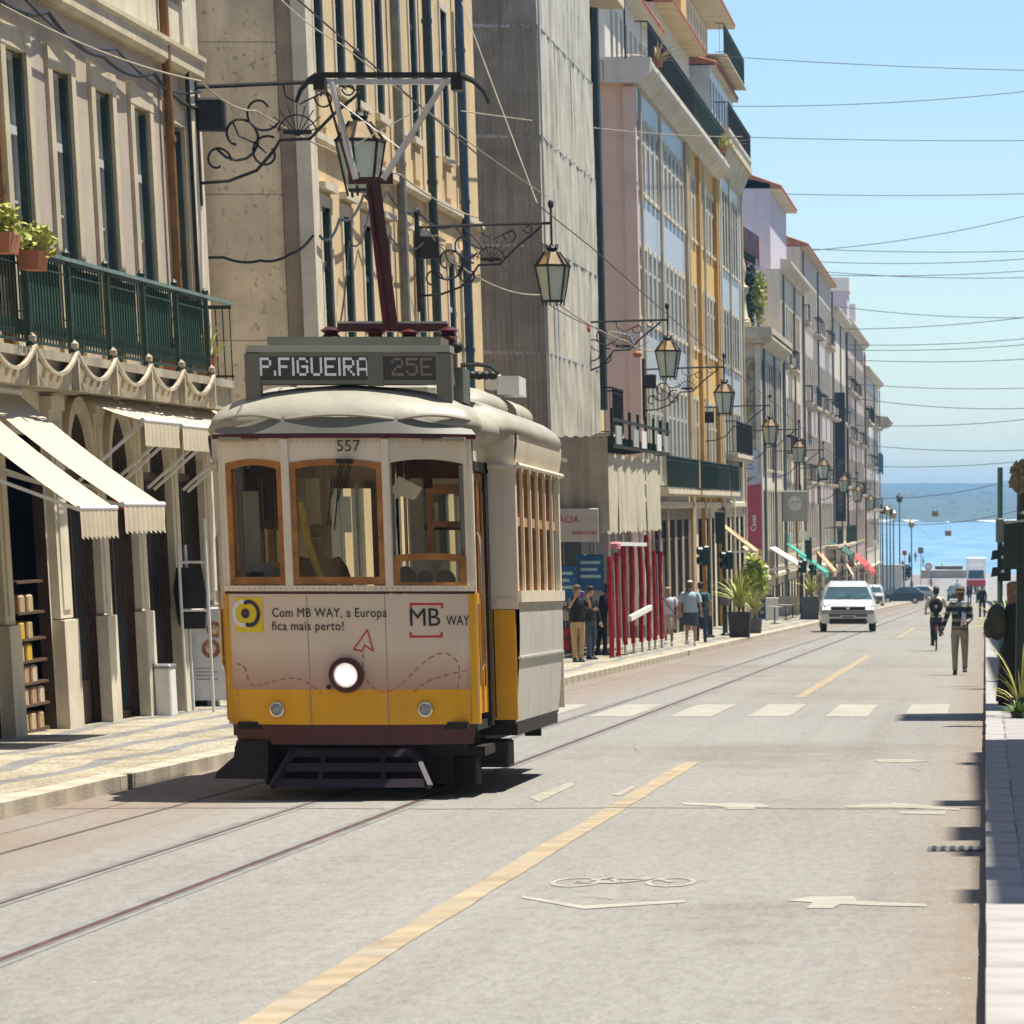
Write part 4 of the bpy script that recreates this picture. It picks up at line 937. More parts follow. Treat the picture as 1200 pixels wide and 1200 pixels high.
B=block('yellow_building','ochre yellow building with orange pilasters in the pastel row',161.5,180.5,14.9,yel,R4,S4,1.05,1.95)
for y in (161.9,168.3,178.9,180.1):
    b=B.mb(); b.box(PX,PX+.16,y-.3,y+.3,-3,14.7); B.put(b,'pilaster',oran)
bo=B.cornice(161.5,180.5,15.45,[(0,0),(.5,0),(.5,.05),(0,.05)],M['stonew'],'terrace_edge'); railing(B,161.6,180.4,15.5,PX+.42,1.15,M['irong'],.22,bo)
B.wall(161.5,180.5,15.4,19.6,[(y-.5,y+.5,16,18) for y in B.Y],creamt,name='attic_wall',X=PX-1.0,thick=6)
for y in B.Y: window(B,y,16,1.0,2.0,style('att',frame=M['frameg'],glass=M['glass'],fw=.07,depth=.2),X=PX-1.0,name='attic_window')
b=B.mb(); b.box(PX-6,PX-1.0,161.5,168,19.6,24); b.box(PX-6,PX-.7,172,175,19.6,24); B.put(b,'roof_house',yel)
gable(B,161.5,180.6,19.7,PX-1.0,0,1.2,M['roof'],.7,4)
for y in (163.2,170.5):
    b=B.mb(); b.box(PX-2.2,PX-1.4,y-.5,y+.5,19.6,23.5); b.box(PX-2.3,PX-1.3,y-.6,y+.6,23.5,23.7); B.put(b,'chimney',whit)
bo=balcony(B,162.2,180,2.35,.4,1.1,M['stonew'],M['irong'],.16,False)
b=B.mb(); b.box(PX+.33,PX+.36,163.2,172,2.5,3.4); B.put(b,'green_netting',M.setdefault('gscreen',M['irong']),bo)
B=block('blue_building','pale blue tiled building with high balcony and green window bays, end of the pastel row',180.5,197.5,16.4,bluet,[(11.6,3.0),(7.65,2.2),(2.5,3.2)],S4g,1.05,1.9)
b=B.mb(); b.box(PX,PX+.05,196.6,197.5,-3.5,16.2); B.put(b,'corner_pilaster',M['stonew'])
b=B.mb(); b.box(PX,PX+.6,181,197.7,16.2,16.45); b.prism([(PX,15.2),(PX+.1,15.3),(PX+.5,16.2),(PX,16.2)],182,197.6,'y'); bo=B.put(b,'balcony',M['stone']); railing(B,181,197.6,16.45,PX+.55,1.4,M['iron'],.2,bo)
B.wall(181,197,16.4,19.3,[(y-.5,y+.5,16.6,18.8) for y in B.Y],bluet,name='attic_wall',X=PX-.2,thick=6)
for y in B.Y: window(B,y,16.6,1.0,2.2,style('attg',frame=M['frameg'],glass=M['glassb'],fw=.09,depth=.1),X=PX-.2,name='attic_window')
gable(B,181,197.3,19.4,PX-.2,0,.8,M['roof'],.25,3)
bo=B.cornice(182,197.2,19.75,[(-.6,0),(.45,0),(.45,.05),(-.6,.05)],M['stonew'],'terrace_edge'); railing(B,182,197,19.8,PX+.35,1.2,M['irong'],.25,bo)
B.wall(182,196,20,22.2,[(y-.6,y+.6,20.2,22) for y in B.Y],whit,name='attic_wall',X=PX-1.2,thick=5)
for y in B.Y: window(B,y,20.2,1.2,1.8,style('attw',frame=M['frame'],glass=M['glassb'],fw=.09,depth=.1),X=PX-1.2,name='attic_window')
gable(B,181.5,196.5,22.4,PX-1.2,0,1.2,M['roof'],1.2,3)
b=B.mb(); b.box(PX-5,PX-3,188,196,22,27); B.put(b,'roof_house',yel)
B3=B
bo=balcony(B,184,196.5,3.95,.5,1.35,M['stonew'],M['iron'],.2); balcony(B,181,187,2.35,.4,1.1,M['stonew'],M['irong'],.16)
# ================= far end of the street =================
SF=style('far',frame=M['frame'],glass=M['glass'],sur=M['stonew'],sw=.14,sp=.02,depth=.10,tr=.7,fw=.08)
SFg=style('farg',frame=M['frameg'],glass=M['glassb'],sur=M['stonew'],sw=.14,sp=.02,depth=.10,tr=.7,fw=.08)
# monument topped white building (side wall carries a mural, banners hang on it)
B=block('corner_terrace_building','white corner building with roof terrace, carved finial and arched mural panel',214.5,236,9.6,whit,[(3.6,5.2),(-1.3,3.8)],SF,1.3,2.3,gz=-1.8,sidem=None)
b=B.mb(); b.box(PX-1.6,PX+.5,213.9,214.5,9.55,9.75); b.box(PX-1.7,PX+.6,213.7,236,9.75,10.3); b.box(PX-9,PX-1.7,213.9,214.5,9.6,10.3); B.put(b,'parapet_cornice',M['stone'])
for x in (PX-1.35,PX-.14): b=B.mb(); b.box(x-.14,x+.14,214.2,214.48,-3,9.5); B.put(b,'corner_pilaster',M['stonew'])
b=B.mb(); b.box(PX-1.2,PX-.35,214.3,214.48,5.0,8.8); B.put(b,'mural',mat('ochre_mural',(.33,.27,.14),.8,.6,4,dirt=.7,dcol=(.55,.5,.35)))
b=B.mb(); b.lathe([(.42,0),(.40,.4),(.3,.5),(.22,1.0),(.2,1.5),(.34,1.65),(.36,1.9),(.2,2.0),(.14,2.2),(.22,2.5),(.24,2.8),(.15,3.2),(.05,3.5),(0,3.55)],(PX-.9,214.5,10.3),12); B.put(b,'finial',M['stone'],smooth=True)
b=B.mb(); b.lathe([(.6,0),(.6,.25),(.45,.3)],(PX-.9,214.5,10.3),4,a0=R(45)); B.put(b,'plinth',M['stone'])
gm2=mat('dark_foliage',(.03,.055,.03),.7,.4,6)
t=thing('terrace_garden','dark green creepers and shrubs on the roof terrace behind the finial','plants',(PX-1.4,217.5,10.3))
leafball(1600,1.3,1.8,2.0,1.7,61,.2).build('foliage',gm2,t); leafball(240,.35,.5,1.3,1.3,62,.16).build('foliage',M['leafy'],t,loc=(1.35,-1.5,.2))
for x in (-1.2,0,1.2): MB().tube([(x,0,0),(x*.8,.3,1.6)],.06,5).build('stem',M['frameb'],t)
b=B.mb(); b.prism([(PX-3,15.3),(PX-.2,13.6),(PX-.2,13.3),(PX-3,14.6)],215,217,'y'); B.put(b,'terrace_awning',M['greendk'])
b=B.mb(); b.box(PX-9,PX-2.0,218,236,10.3,14.2); B.put(b,'attic_wall',lil)
pat=mat('brick_lattice',(.40,.22,.19),.9,.3,4,dirt=.5,dcol=(.5,.4,.36))
b=B.mb(); b.prism([(PX-9,17.3),(PX-1.9,15.9),(PX-.2,14.8),(PX-.2,13.4),(PX-1.8,14.0),(PX-9,16)],218.5,220,'y'); B.put(b,'brick_parapet',pat)
g=thing('white_banner','white printed cloth banner above the red one on the corner building','banner',(PX-.66,214.1,3.15)); g2=g
MB().grid(lambda u,v:(-.48+.96*u,.03*math.sin(u*9),1.3*v),8,6).build('cloth',mat('banner_white',(.55,.56,.6),.8,.1,3),g)
for k in range(3): MB().box(-.34,.3-.1*(k%2),-.05,-.045,.75-.18*k,.80-.18*k).build('print_line',mat('print_blue',(.2,.25,.4),.7),g)
g=thing('red_banner','long red cloth banner with curved white top and pale writing','banner',(PX-.55,213.9,-.3))
MB().grid(lambda u,v:(-.5+1.0*u,.03*math.sin(u*9),3.0*v+.15*u*v),8,8).build('cloth',mat('banner_red',(.42,.07,.09),.8,.1,3),g)
MB().grid(lambda u,v:(-.5+1.0*u,.03*math.sin(u*9)-.005,3.0+.15*u+(.1+.5*u*u)*v),8,3).build('cloth_top',mat('banner_grey',(.5,.5,.52),.8,.3,3),g)
text('lettering','Casas',.34,M['white'],g,(.12,-.08,1.25),(R(90),R(-90),0),bold=.006)
g=thing('navy_banner','dark navy banner with a white round fork emblem under the red banner','banner',(PX-.62,213.8,-2.2))
MB().cbox(-.42,.42,-.03,.03,0,1.65,.02).build('cloth',mat('banner_navy',(.01,.014,.04),.6,.1,3),g)
MB().lathe([(.27,-.035),(.27,-.045)],(0,0,1.03),20,'y').build('emblem_disc',M['white'],g)
for k in (-1,0,1): MB().box(.1*k-.02,.1*k+.02,-.055,-.047,.85,1.3).build('emblem_bar',mat('navy_print',(.01,.014,.04),.6),g)
MB().box(-.2,.2,-.04,-.033,.45,.5).build('print_line',M['white'],g); MB().box(-.26,.26,-.04,-.033,.33,.37).build('print_line',M['white'],g)
# lilac attic block rising behind
B=block('lilac_building','tall lilac plastered building with tiled eaves behind the corner terrace',236.2,262,14.2,creamt,[(9.3,3.2),(4.6,3.0),(-.4,3.4)],SFg,1.3,2.6,gz=-1.8)
b=B.mb(); b.prism([(PX-6,20.3),(PX-3,19.2),(PX-.6,18.7),(PX-.6,14.2),(PX-6,14.2)],238,257,'y'); B.put(b,'attic_wall',lil)
gable(B,238,258,18.6,PX-.6,0,1.3,M['roof'],.6,3)
B=block('far_pink_building','pink plastered building with long tiled eave and small balcony, in the middle distance',262.2,312,16.9,mat('dusty_pink',(.54,.46,.40),.9,.1,1,streak=.2),[(12.6,2.6),(8.0,2.8),(3.3,2.8),(-.9,2.8)],SFg,1.3,2.9,gz=-2.2,corn_=False)
gable(B,262.2,312.2,17.0,PX,0,1.5,M['roof'],.45,4)
b=B.mb(); b.prism([(PX-4,20.2),(PX-1.2,18.6),(PX-1.2,17),(PX-4,17)],289,300,'y'); B.put(b,'attic_wall',gm2)
balcony(B,270,276,7.8,.6,1.2,M['stonew'],M['irong'],.3); balcony(B,296,308,-.9,.9,1.2,M['stonew'],M['irong'],.3)
B=block('far_cream_building','cream building with emblem and blank upper wall in the distance',312.4,343,15.2,creamt,[(8.0,2.8),(3.3,2.8),(-.9,2.8)],SF,1.3,2.9,gz=-2.6)
balcony(B,318,342,-1.0,.8,1.3,M['stonew'],M['irong'],.3)
B=block('far_brick_building','brick-red building with stepped parapet and turret blocks, near the end of the street',343.3,394,15.6,mat('brick_rose',(.46,.36,.30),.9,.2,2),[(10.8,2.6),(7.0,2.6),(2.8,2.6),(-1.2,2.6)],SF,1.3,2.9,gz=-3.2)
b=B.mb(); b.box(PX-3,PX-.1,352,358,15.6,18.6); B.put(b,'turret',lil); b=B.mb(); b.box(PX-3,PX+.1,351.8,358.2,18.6,19.6); B.put(b,'turret_cap',M['white'])
b=B.mb(); b.box(PX-3,PX+.3,362,368,15.6,18.0); B.put(b,'turret',M['white'])
B=block('end_building','pale last building of the row with white crenellated top, balcony and carved ledge',394.3,448,13.6,whit,[(9.5,2.6),(5.5,2.6),(1.5,2.6),(-2.2,2.6)],SF,1.3,2.9,gz=-4)
for y in (397,404,412,424): b=B.mb(); b.box(PX-2,PX+.2,y,y+5,13.6,14.6+.5*(y%2)); B.put(b,'parapet_block',M['white'])
b=B.mb(); b.prism([(PX,9.3),(PX+1.2,9.6),(PX+1.6,10.0),(PX+1.2,10.5),(PX,10.6)],438,447,'y'); B.put(b,'carved_ledge',M['stone'])
balcony(B,396,410,9.2,.6,1.4,M['stonew'],M['iron'],.4)
# signs and banners along the far facades
g=thing('square_sign','square grey-beige hanging sign with a pale face emblem on the white building','sign',wy(932,611,232)); g['kind']='thing'
MB().cbox(-.7,.7,-.04,.04,0,1.6,.03).build('panel',mat('sign_taupe',(.36,.35,.30),.7,.1,2),g)
MB().lathe([(.36,-.045),(.36,-.055)],(0,0,.95),20,'y',sc=(1,1.1)).build('emblem_face',mat('sign_cream',(.6,.57,.5),.7),g)
for x in (-.15,.15): MB().box(x-.09,x+.09,-.065,-.056,.98,1.06).build('emblem_eye',mat('sign_taupe2',(.3,.29,.25),.7),g)
MB().box(-.03,.03,-.065,-.056,.72,.98).build('emblem_nose',M['stone'],g)
g=thing('tall_banner','tall dark vertical banner on the distant cream facade','banner',wy(985,611,318))
MB().cbox(-.42,.42,-.05,.05,0,9.2,.03).build('cloth',mat('banner_dark',(.035,.04,.05),.7,.3,.6),g); MB().box(-.2,.2,-.065,-.055,.6,4.4).build('print_panel',mat('banner_print',(.12,.11,.10),.7,.5,2),g)
g=thing('flag','small blue flag on a slanted pole at the end of the row','flag',wy(1028,552,420))
MB().tube([(-.6,0,-.6),(.3,0,1.8)],.05,5).build('pole',M['steel'],g); MB().grid(lambda u,v:(.1+.5*u,0,1.6-1.9*v+.2*math.sin(u*4)),4,5).build('cloth',mat('flag_blue',(.05,.16,.25),.7),g)
def awn2(px,py,Y,w,drop,out,m,label,name='awning'):
    p=wy(px,py,Y); t=thing(name,label,'awning',p); hw=w/2
    MB().add([(0,-hw,0),(0,hw,0),(out,hw,-drop),(out,-hw,-drop),(0,-hw,-.06),(0,hw,-.06),(out,hw,-drop-.06),(out,-hw,-drop-.06)],[(0,1,2,3),(4,7,6,5),(0,3,7,4),(1,5,6,2)]).build('canopy',m,t)
    MB().grid(lambda u,v:(out+.02*math.sin(u*30),-hw+w*u,-drop-.35*v),24,2).build('valance',m,t)
    for s in (-hw,hw): MB().bar((0,s,-drop*1.1),(out,s,-drop),.05).build('arm',M['white'],t)
aw_g=mat('green_canvas',(.05,.35,.24),.8,.1,3); aw_w=mat('white_canvas',(.7,.72,.66),.8,.1,3); aw_r=mat('red_canvas',(.5,.07,.06),.8,.1,3); aw_t=mat('tan_canvas',(.58,.38,.2),.8,.1,3); aw_d=mat('dark_green_canvas',(.03,.11,.08),.8,.1,3)
awn2(846,614,168,3.0,1.0,1.35,aw_t,'tan canvas awning above the traffic lights'); awn2(872,640,186,3.0,.9,1.0,M['canvas'],'small cream awning behind the tan awning')
awn2(905,641,222,6,1.0,1.7,aw_w,'white striped awning beyond the square sign'); awn2(922,636,238,4,1.1,1.6,aw_g,'bright green awning above the cafe terrace'); awn2(938,650,258,6,1.0,1.6,aw_g,'second bright green awning further along the row')
awn2(954,640,285,6,1.6,1.4,aw_t,'terracotta awning in the distance',); awn2(968,632,308,14,1.0,1.9,aw_d,'long dark green awning above the distant shops')
awn2(986,650,330,4,1.5,.9,M['canvas'],'small yellow-cream awning among the distant shops'); awn2(992,642,355,14,1.4,1.7,aw_r,'red awning near the end of the row'); awn2(1003,648,385,14,1.6,1.6,aw_r,'last red awning beside the end building')
# ================= right hand blocks (beyond the frame, they shade the pavement) =================
XR=5.35
def rblock(name,label,y0,y1,zt,m,xx=None):
    x=xx or XR; B=Bld(name,label,'building',x,y0); b=B.mb(); b.box(x,x+12,y0,y1,rz(y1)-1,zt); B.put(b,'wall',m)
    b=B.mb(); b.prism([(x-.35,zt-.6),(x,zt-.9),(x+.5,zt-.9),(x+.5,zt),(x-.35,zt)],y0,y1,'y'); B.put(b,'cornice',M['stonew'])
    y=y0+1.4
    while y<y1-1:
        for z in (4,8,12):
            if z<zt-3:
                b=B.mb(); b.box(x-.02,x+.0-.01,y-.5,y+.5,z+rz(y),z+2.4+rz(y)); B.put(b,'window',M['glass'])
        y+=2.4
    return B
def shz(y,xs): return rz(y)+.13+(XR-.35-xs)/.31+.1
rblock('right_block','stone building on the right side of the street, nearest the camera',25,49.5,shz(37,-.03),M['stonew'])
rblock('right_block','second stone building on the right side of the street',62,104,shz(80,.14),M['beige'])
B=rblock('right_block','third building on the right side of the street',112,170,shz(140,.1),whit)
rblock('right_block','fourth building on the right side of the street',178,300,shz(240,.2),M['stonew'])
B=rblock('right_block','last building on the right side of the street',310,448,shz(380,.3),creamt)
for k,(y,dy,dz,dx) in enumerate(((62.5,3.0,3.8,0),(38.5,.8,.9,0),(34.0,1.6,.5,0),(31.6,.5,.35,0),(46.5,.5,.3,0),(27.5,1.0,.25,0))):
    zt=shz(37,-.03) if y<60 else shz(80,-.05)
    t=thing('roof_dormer','pale rendered dormer on the right side parapet at %s'%('the second building','the middle of the first building','the first building, widest and low','the first building, smallest','the far end of the first building','the near end of the first building')[k],'dormer',(XR+.1,y,zt),0,'roof dormers on the right side')
    MB().box(-.45,2,-dy/2,dy/2,0,dz).build('wall',M['stonew'],t); MB().box(-.47,2.1,-dy/2-.08,dy/2+.08,dz,dz+.06).build('roof',M['roof'],t)

# the street goes on behind the camera
rblock('right_block','stone building on the right, behind the camera',-70,13,15.5,M['stonew'])
def lblock(label,y0,y1,zt,m):
    B=Bld('left_block',label,'building',PX,y0); b=B.mb(); b.box(PX-12,PX,y0,y1,rz(y1)-1,zt); B.put(b,'wall',m)
    y=y0+1.4
    while y<y1-1:
        for z in (1,5,9,13): b=B.mb(); b.box(PX-.01,PX+.03,y-.5,y+.5,z,z+2.4); B.put(b,'window',M['glass'])
        y+=2.4
lblock('mauve neighbour building on the left, behind the frame edge',14,39.9,14.5,M['pinkwall']); lblock('beige building on the left, behind the camera',-70,8,15.5,M['beige'])
B=Bld('cross_building','pale building closing the street far behind the camera','building',-20,-95); b=B.mb(); b.box(-30,25,-100,-90,0,18); B.put(b,'wall',M['beige'])
for k in range(14):
    for z in (3,8,13): b=B.mb(); b.box(-26+3.4*k,-24.8+3.4*k,-89.99,-89.9,z,z+2.6); B.put(b,'window',M['glass'])
# ================= the tram =================
TB=Vector((-5.50,36.4,rz(36.4)))
T=thing('tram','yellow and white vintage tram with lit headlight and raised pantograph, coming up the street','tram',TB); T.rotation_euler=(math.atan(-SL),0,0)
TMI=(Matrix.Translation(TB)@Matrix.Rotation(math.atan(-SL),4,'X')).inverted()
def TL(px,py,dy): return TMI@wy(px,py,36.4+dy)
tcream=mat('tram_cream',(.74,.66,.52),.42,.06,2.5,spec=.5,dirt=.22,dcol=(.46,.38,.27),streak=.35,bump=.1,bscale=2.2)
tyel=mat('tram_yellow',(.76,.37,.0),.36,.08,2,spec=.5,dirt=.3,dcol=(.38,.17,.02),streak=.3,bump=.06,bscale=2)
troof=mat('tram_roof',(.36,.34,.27),.5,.14,2,.15,18,dirt=.45,dcol=(.22,.20,.15),streak=.3)
tol=mat('tram_olive',(.17,.17,.135),.5,.15,3,dirt=.2)
tund=mat('tram_underframe',(.018,.014,.013),.75,.4,4)
tglass=clear_glass('tram_glass',(.80,.82,.77),.03)
chrome=mat('chrome',(.6,.6,.6),.12,.1,6,metal=1)
tadg=mat('tram_side_print',(.52,.50,.46),.4,.1,1.4,spec=.5)
def gradmat():
    m=mat('tram_advert_film',(.66,.55,.43),.3,.05,2,spec=.5); nt=m.node_tree; N=nt.nodes; L=nt.links; b=N['Principled BSDF']
    tc=N.new('ShaderNodeTexCoord'); s=N.new('ShaderNodeSeparateXYZ'); L.new(tc.outputs['Object'],s.inputs[0])
    r=N.new('ShaderNodeMapRange'); r.inputs[1].default_value=1.28; r.inputs[2].default_value=.93; L.new(s.outputs[2],r.inputs[0])
    mx=N.new('ShaderNodeMix'); mx.data_type='RGBA'; mx.inputs['A'].default_value=(.66,.55,.43,1); mx.inputs['B'].default_value=(.46,.27,.20,1); L.new(r.outputs[0],mx.inputs['Factor']); L.new(mx.outputs['Result'],b.inputs['Base Color']); return m
tad=gradmat()
def fy(x): return .27*(abs(x)/1.08)**2.4
def dash(z0,z1,m,name,inset0=0,inset1=0,out=0,hw=1.08,nz=2,th=.0):
    b=MB(); b.grid(lambda u,v:((-hw+2*hw*u)*(1-(inset0*(1-v)+inset1*v)), fy((-hw+2*hw*u))-out+ (inset0*(1-v)+inset1*v)*.6, z0+(z1-z0)*v),32,nz)
    for zz,ii in ((z0,inset0),(z1,inset1)):
        n=32; vs=[]
        for i in range(n+1):
            x=-hw+2*hw*i/n; vs+=[(x*(1-ii),fy(x)-out+ii*.6,zz),(x*(1-ii)*.97,fy(x)+.06,zz)]
        b.add(vs,[(2*i,2*i+2,2*i+3,2*i+1) if zz==z1 else (2*i,2*i+1,2*i+3,2*i+2) for i in range(n)])
    return b.build(name,m,T,smooth=True)
dash(.64,.935,tyel,'lower_dash',.012,.0,nz=3); dash(.935,1.735,tad,'advert_panel',0,0,nz=8)
dash(1.737,1.757,M['maroon'],'trim_line',0,0,.008); dash(1.758,1.805,tcream,'window_sill',0,0,.02)
dash(.47,.638,M['maroon'],'apron',.05,.02); dash(3.018,3.055,M['maroon'],'gutter',0,0,.035,1.13)
dash(3.056,3.19,tol,'visor',0,.10,.03,1.13)
b=MB(); b.grid(lambda u,v:(-1.085+.07*v,.275-.0+.012*0-.27+fy(1.02)+.01 if 0 else fy(1.08)-.008-.05*v*0,.64+1.09*u),6,1); 
for s in (-1,1):
    MB().hexa([(s*1.055-.025,fy(1.04)-.012,.65),(s*1.055+.028,fy(1.07)-.006,.65),(s*1.055+.028,.27,.65),(s*1.055-.025,.27,.65),(s*1.055-.025,fy(1.04)-.012,1.735),(s*1.055+.028,fy(1.07)-.006,1.735),(s*1.055+.028,.27,1.735),(s*1.055-.025,.27,1.735)]).build('corner_strip',tyel,T)
# front window facets
px3=[-1.05,-.475,.385,1.05]; zs0,zs1=1.806,3.018
def facet(k,rise,top,z0=1.812,mg=.034):
    A=Vector((px3[k],fy(px3[k]),0)); Bv=Vector((px3[k+1],fy(px3[k+1]),0)); u=(Bv-A); Lw=u.length; u.normalize(); n=Vector((u.y,-u.x,0))
    if n.y>0: n=-n
    P=lambda s,z,d=0: tuple(A+u*s+n*d+Vector((0,0,z)))
    s0,s1=mg,Lw-mg; N_=14
    arc=[(s0+(s1-s0)*i/N_, top-rise*(2*i/N_-1)**2) for i in range(N_+1)]
    b=MB(); 
    for a,c in ((0,s0),(s1,Lw)):     # posts
        b.hexa([P(a,zs0,-.07),P(c,zs0,-.07),P(c,zs0,.004),P(a,zs0,.004),P(a,zs1,-.07),P(c,zs1,-.07),P(c,zs1,.004),P(a,zs1,.004)])
    for (a,za),(c,zc) in zip(arc,arc[1:]):
        b.hexa([P(a,za,-.07),P(c,zc,-.07),P(c,zc,.004),P(a,za,.004),P(a,zs1,-.07),P(c,zs1,-.07),P(c,zs1,.004),P(a,zs1,.004)])
    b.build('front_panel',tcream,T)
    return P,s0,s1,arc,z0
def frame_ring(P,s0,s1,arc,z0,t,m,name,d0=-.03,d1=.012,arch=True,parent=None):
    o=[(s0,z0)]+[(a,z) for a,z in arc]+[(s1,z0)]
    cx=(s0+s1)/2
    i_=[(s0+t,z0+t*1.3)]+[(s0+t+(a-s0)*(s1-s0-2*t)/(s1-s0), z-t) for a,z in arc]+[(s1-t,z0+t*1.3)]
    b=MB(); n=len(o)
    for k in range(n):
        j=(k+1)%n
        b.hexa([P(*o[k],d0),P(*o[j],d0),P(*i_[j],d0),P(*i_[k],d0),P(*o[k],d1),P(*o[j],d1),P(*i_[j],d1),P(*i_[k],d1)])
    w_=b.build(name,m,T)
    b=MB(); b.add([P(a,z,-.01) for a,z in i_],[tuple(range(n))]); b.build('pane',tglass,w_); return w_
for k in range(3):
    P,s0,s1,arc,z0=facet(k,.035,2.85)
    if k<2: frame_ring(P,s0,s1,arc,z0,.05,M['wood'],'front_window')
    else:
        # the sash of this window is lowered: open above, arched sash top below
        N_=14; arc2=[(s0+(s1-s0)*i/N_,2.075-.02*(2*i/N_-1)**2) for i in range(N_+1)]
        frame_ring(P,s0,s1,arc2,z0-.05,.055,M['wood'],'lowered_sash')
        b=MB(); b.box(0,0,0,0,0,0) if False else None
        for a,c in ((s0,s0+.02),(s1-.03,s1)): 
            b=MB(); b.hexa([P(a,2.08,-.06),P(c,2.08,-.06),P(c,2.08,-.01),P(a,2.08,-.01),P(a,2.8,-.06),P(c,2.8,-.06),P(c,2.8,-.01),P(a,2.8,-.01)]); b.build('sash_guide',tol,T)
for x in (-.475,.385):
    b=MB(); b.cbox(x-.035,x+.035,fy(x)-.03,fy(x)+.05,1.806,3.016,.008); b.build('window_post',tcream,T)
b=MB()
for z in (2.99,1.78):
    for k in range(44): x=-1.04+2.08*k/43; b.lathe([(.006,0),(.004,-.004)],(x,fy(x)-(.006 if z>2 else .021),z),6,'y')
for k in range(9):
    for x in (-1.0,-.34,.33,1.0): b.lathe([(.006,0),(.004,-.003)],(x,fy(x)-.002,.66+.032*k*1.0),6,'y')
tag(b.build('rivets',mat('rivet_shade',(.34,.27,.18),.5),T),kind='stuff')
for x in (-.335,.335): b=MB(); b.add([(x-.003,fy(x)-.0035,.64),(x+.003,fy(x)-.0035,.64),(x+.003,fy(x)-.0035,1.735),(x-.003,fy(x)-.0035,1.735)],[(0,1,2,3)]); b.build('panel_seam',mat('seam_shade',(.36,.29,.22),.7),T)
# number, advert lettering and marks
blk=mat('print_black',(.02,.02,.022),.5,0,3); redp=mat('print_red',(.50,.025,.03),.5,0,3); redf=mat('print_faded_red',(.52,.14,.11),.5,.2,6); whp=mat('print_white',(.75,.75,.75),.5,0,3); ylp=mat('print_yellow',(.72,.55,.02),.4,0,3)
def wraptext(txt,size,m,x,z,align='LEFT',name='lettering',spacing=1,bold=0,out=.006,sx=1):
    me=text_mesh(txt,size,ext=.0015,align=align,spacing=spacing,bold=bold).copy(); me.materials.clear(); me.materials.append(m)
    for v in me.vertices: X=x+v.co.x*sx; Z=z+v.co.y; v.co=(X,fy(X)-out-v.co.z,Z)
    me.name=name; return put(name,me,T)
def wrapline(pts,w,m,name,out=.006,closed=False,dashes=None,parent=None):
    b=MB(); 
    if closed: pts=pts+[pts[0]]
    acc=0
    for (x0,z0),(x1,z1) in zip(pts,pts[1:]):
        d=Vector((x1-x0,z1-z0)); l=d.length
        if l<1e-6: continue
        acc+=l
        if dashes and (acc%dashes)>dashes*.55: continue
        n=Vector((-d.y,d.x)).normalized()*w/2; d=d.normalized()*w*.3
        b.add([(p[0],fy(p[0])-out,p[1]) for p in ((x0-n.x-d.x,z0-n.y-d.y),(x1-n.x+d.x,z1-n.y+d.y),(x1+n.x+d.x,z1+n.y+d.y),(x0+n.x-d.x,z0+n.y-d.y))],[(0,1,2,3)])
    return b.build(name,m,parent or T)
def L2(px,py):
    q=TL(px,py,.05); return (q.x,q.z)
wraptext('557',.135,blk,*L2(394,523),spacing=1.02,out=.012)
wraptext('Com MB WAY, a Europa',.108,blk,*L2(317,718.5),spacing=1.05,sx=.86)
wraptext('fica mais perto!',.108,blk,*L2(317,734),spacing=1.05,sx=.90)
wraptext('MB',.215,blk,*L2(478,724.5),spacing=.95,sx=.95); wraptext('WAY',.12,blk,*L2(521,728),spacing=1.0,sx=.68)
for ys_,f in ((708,1),(746,-1)):
    a=L2(481,ys_);c=L2(516,ys_); dz=-.03*f; wrapline([(a[0],a[1]+dz),(a[0],a[1]),(c[0],c[1]),(c[0],c[1]+dz)],.018,redp,'logo_bracket')
wrapline([L2(*p) for p in ((415,761),(431,738),(438,763),(428,756),(425,763))],.012,redp,'plane_icon',closed=True)
def curve(pts,n=14):
    out=[]
    P_=[pts[0]]+pts+[pts[-1]]
    for i in range(1,len(P_)-2):
        for k in range(n):
            t=k/n; p0,p1,p2,p3=P_[i-1],P_[i],P_[i+1],P_[i+2]
            out.append(tuple(.5*((2*p1[j])+(-p0[j]+p2[j])*t+(2*p0[j]-5*p1[j]+4*p2[j]-p3[j])*t*t+(-p0[j]+3*p1[j]-3*p2[j]+p3[j])*t**3) for j in (0,1)))
    return out+[pts[-1]]
for pts in ([(273,778),(283,783),(289,800),(300,804),(325,797),(345,795),(362,801),(377,812)],[(426,766),(427,785),(434,802),(450,811),(468,804),(490,782),(507,769),(520,766),(531,773),(536,786),(534,808)],[(485,811),(500,799),(520,792),(545,786),(557,784)]):
    wrapline([L2(*p) for p in curve(pts)],.009,redf,'dashed_route',dashes=.075)
a=L2(272,741);c=L2(305,700); 
b=MB(); n=6; xs=[a[0]+(c[0]-a[0])*i/n for i in range(n+1)]; b.add([(x,fy(x)-.005,z) for x in xs for z in (a[1],c[1])],[(2*i,2*i+2,2*i+3,2*i+1) for i in range(n)]); lg=b.build('logo_patch',ylp,T)
def ringt(px,py,r,w,m,a0=0,a1=360,name='logo_ring',out=.010):
    cx,cz=L2(px,py); n=20; pts=[(cx+r*math.cos(R(a0+(a1-a0)*i/n)),cz+r*1.15*math.sin(R(a0+(a1-a0)*i/n))) for i in range(n+1)]; wrapline(pts,w,m,name,out,parent=T)
ringt(281,719,.085,.032,whp,70,290,out=.009); ringt(289,719,.085,.032,mat('print_navy',(.03,.025,.07),.5,0,3),-110,115,out=.011); ringt(284,719,.022,.03,mat('print_navy2',(.03,.025,.07),.5,0,3),0,360,'logo_dot',.012)
